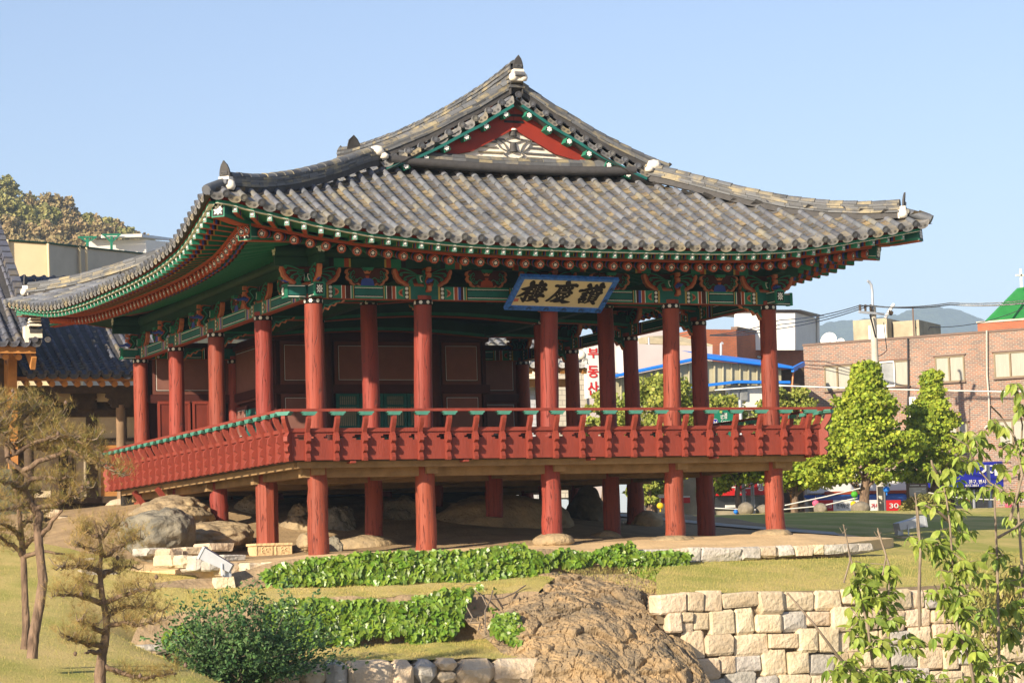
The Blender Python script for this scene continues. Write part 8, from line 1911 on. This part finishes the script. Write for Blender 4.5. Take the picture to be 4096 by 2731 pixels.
sapling('slender sapling at the right edge reaching up in front of the brick building', [[(4000, 2790), (3995, 2560), (3990, 2300), (3985, 2150), (3978, 2000), (4010, 1960), (3960, 1930), (3900, 1860), (3870, 1780), (3800, 1740)], [(3990, 2150), (4060, 2110), (4130, 2050)], [(4040, 2080), (4090, 1900), (4060, 1750), (4000, 1660), (3960, 1620)], [(4096, 2400), (4080, 2150), (4070, 2000), (4090, 1700), (4060, 1560)]],
        [(3890, 1740, 40, 45, 40), (3880, 1830, 40, 35, 30), (3930, 1790, 35, 40, 30), (3990, 1700, 45, 45, 40), (4060, 1560, 40, 50, 45), (4080, 1640, 35, 40, 25), (4050, 1760, 40, 45, 35), (4070, 1850, 40, 50, 40), (3990, 1950, 45, 35, 35), (4050, 1980, 50, 45, 45), (4080, 2080, 40, 45, 35), (4020, 2220, 50, 35, 40), (4070, 2260, 50, 50, 50), (4010, 2330, 55, 40, 50), (4060, 2420, 60, 50, 60), (3980, 2450, 50, 40, 40), (4040, 2540, 60, 50, 60), (3970, 2640, 60, 45, 40), (4070, 2660, 50, 50, 45)], 63, SY+.4)
for k, (pts, lab) in enumerate(((((3375, 2330), (3400, 2240), (3388, 2160), (3372, 2095)), 'bare twig rising above the nearest sapling'), (((3530, 2300), (3545, 2220), (3510, 2110)), 'bare forked twig right of the nearest sapling'), (((3676, 2520), (3682, 2300), (3668, 2100), (3660, 1970)), 'straight dark bare twig in front of the lawn floodlight'))):
    mb = MB(); mb.tube([onY(x, y, SY-.3) for x, y in pts], [.012, .010, .007, .004][:len(pts)], TWIG, 5)
    x, y = pts[-1]
    for dx, dy in ((-14, 14), (16, 18)): mb.tube([onY(x-dx*.1, y+38, SY-.3), onY(x+dx, y+dy, SY-.3)], .004, TWIG, 4)
    tag(mb.build('bare_twig'), lab, 'twig')
dg_ = thing('dry_grass_clump', 'pale dry shrub behind the saplings at the right edge of the wall', 'shrub', tuple(onY(3990, 2480, -10)))
pos = np.array([onY(r.gauss(3990, 90), r.gauss(2440, 80), -10+r.gauss(0, .4)) for k in range(1600)]); m = len(pos); bake(quad_tmpl(NEEDLE_G, .25), list(leaf_mats(pos, npr.normal(0, 1, (m, 3)), npr.normal(0, .4, (m, 3))+np.array([0, 0, .9]), npr.uniform(.10, .2, m))), 'foliage', dg_)

# grass blades on the near turf
bl = MB()
for k in range(3):
    a = k*2.1; d = np.array([math.cos(a)*.35, math.sin(a)*.35, 1]); s = np.array([-math.sin(a), math.cos(a), 0])*.07; bl.add([(-s), s, d], [(0, 1, 2)], BLADE)
A = []
def blades(n, f):
    for k in range(n):
        p = f(); s = r.uniform(.022, .05); c_, s_ = math.cos(k*1.7)*s, math.sin(k*1.7)*s; A.append(np.array([[c_, -s_, 0, p[0]], [s_, c_, 0, p[1]], [0, 0, s*r.uniform(.8, 1.4), p[2]-.01], [0, 0, 0, 1]]))
def f1(): x, y = r.uniform(-14, -2.2), r.uniform(-18, 4); return (x, y, z_slope_full(x, y))
def f2(): x, y = r.uniform(4, 22), r.uniform(-7.0, -2.5); return (x, y, z_lawn(x, y))
def strip(ra, rb):
    WA = np.array([onY(*q) for q in ra]); WB = np.array([onY(*q) for q in rb]); t = np.linspace(0, 1, len(WA))
    def f():
        u, v = r.random(), r.random(); a = np.array([np.interp(u, t, WA[:, i]) for i in range(3)]); b_ = np.array([np.interp(u, t, WB[:, i]) for i in range(3)]); return lerp(a, b_, v)
    return f
blades(26000, f1); blades(24000, f2); blades(9000, strip(rA, rB)); blades(11000, strip(rC, rD))
g = bake(bl, A, 'grass', None); tag(g, kind='stuff')
# ---- air between here and the far hills
hz_m = bpy.data.materials.new('haze_air'); hz_m.use_nodes = True; nt = hz_m.node_tree
for n_ in list(nt.nodes):
    if n_.type != 'OUTPUT_MATERIAL': nt.nodes.remove(n_)
pv = nt.nodes.new('ShaderNodeVolumePrincipled'); pv.inputs['Color'].default_value = (0.60, 0.80, 1.0, 1); pv.inputs['Density'].default_value = 0.00026; pv.inputs['Anisotropy'].default_value = 0.0
nt.links.new(pv.outputs[0], [n_ for n_ in nt.nodes if n_.type == 'OUTPUT_MATERIAL'][0].inputs['Volume'])
hb = MB(); hb.box((200, 1690, 190), (5600, 3590, 394), MATS['haze_air'] if 'haze_air' in MATS else hz_m); tag(hb.build('haze'), kind='stuff')
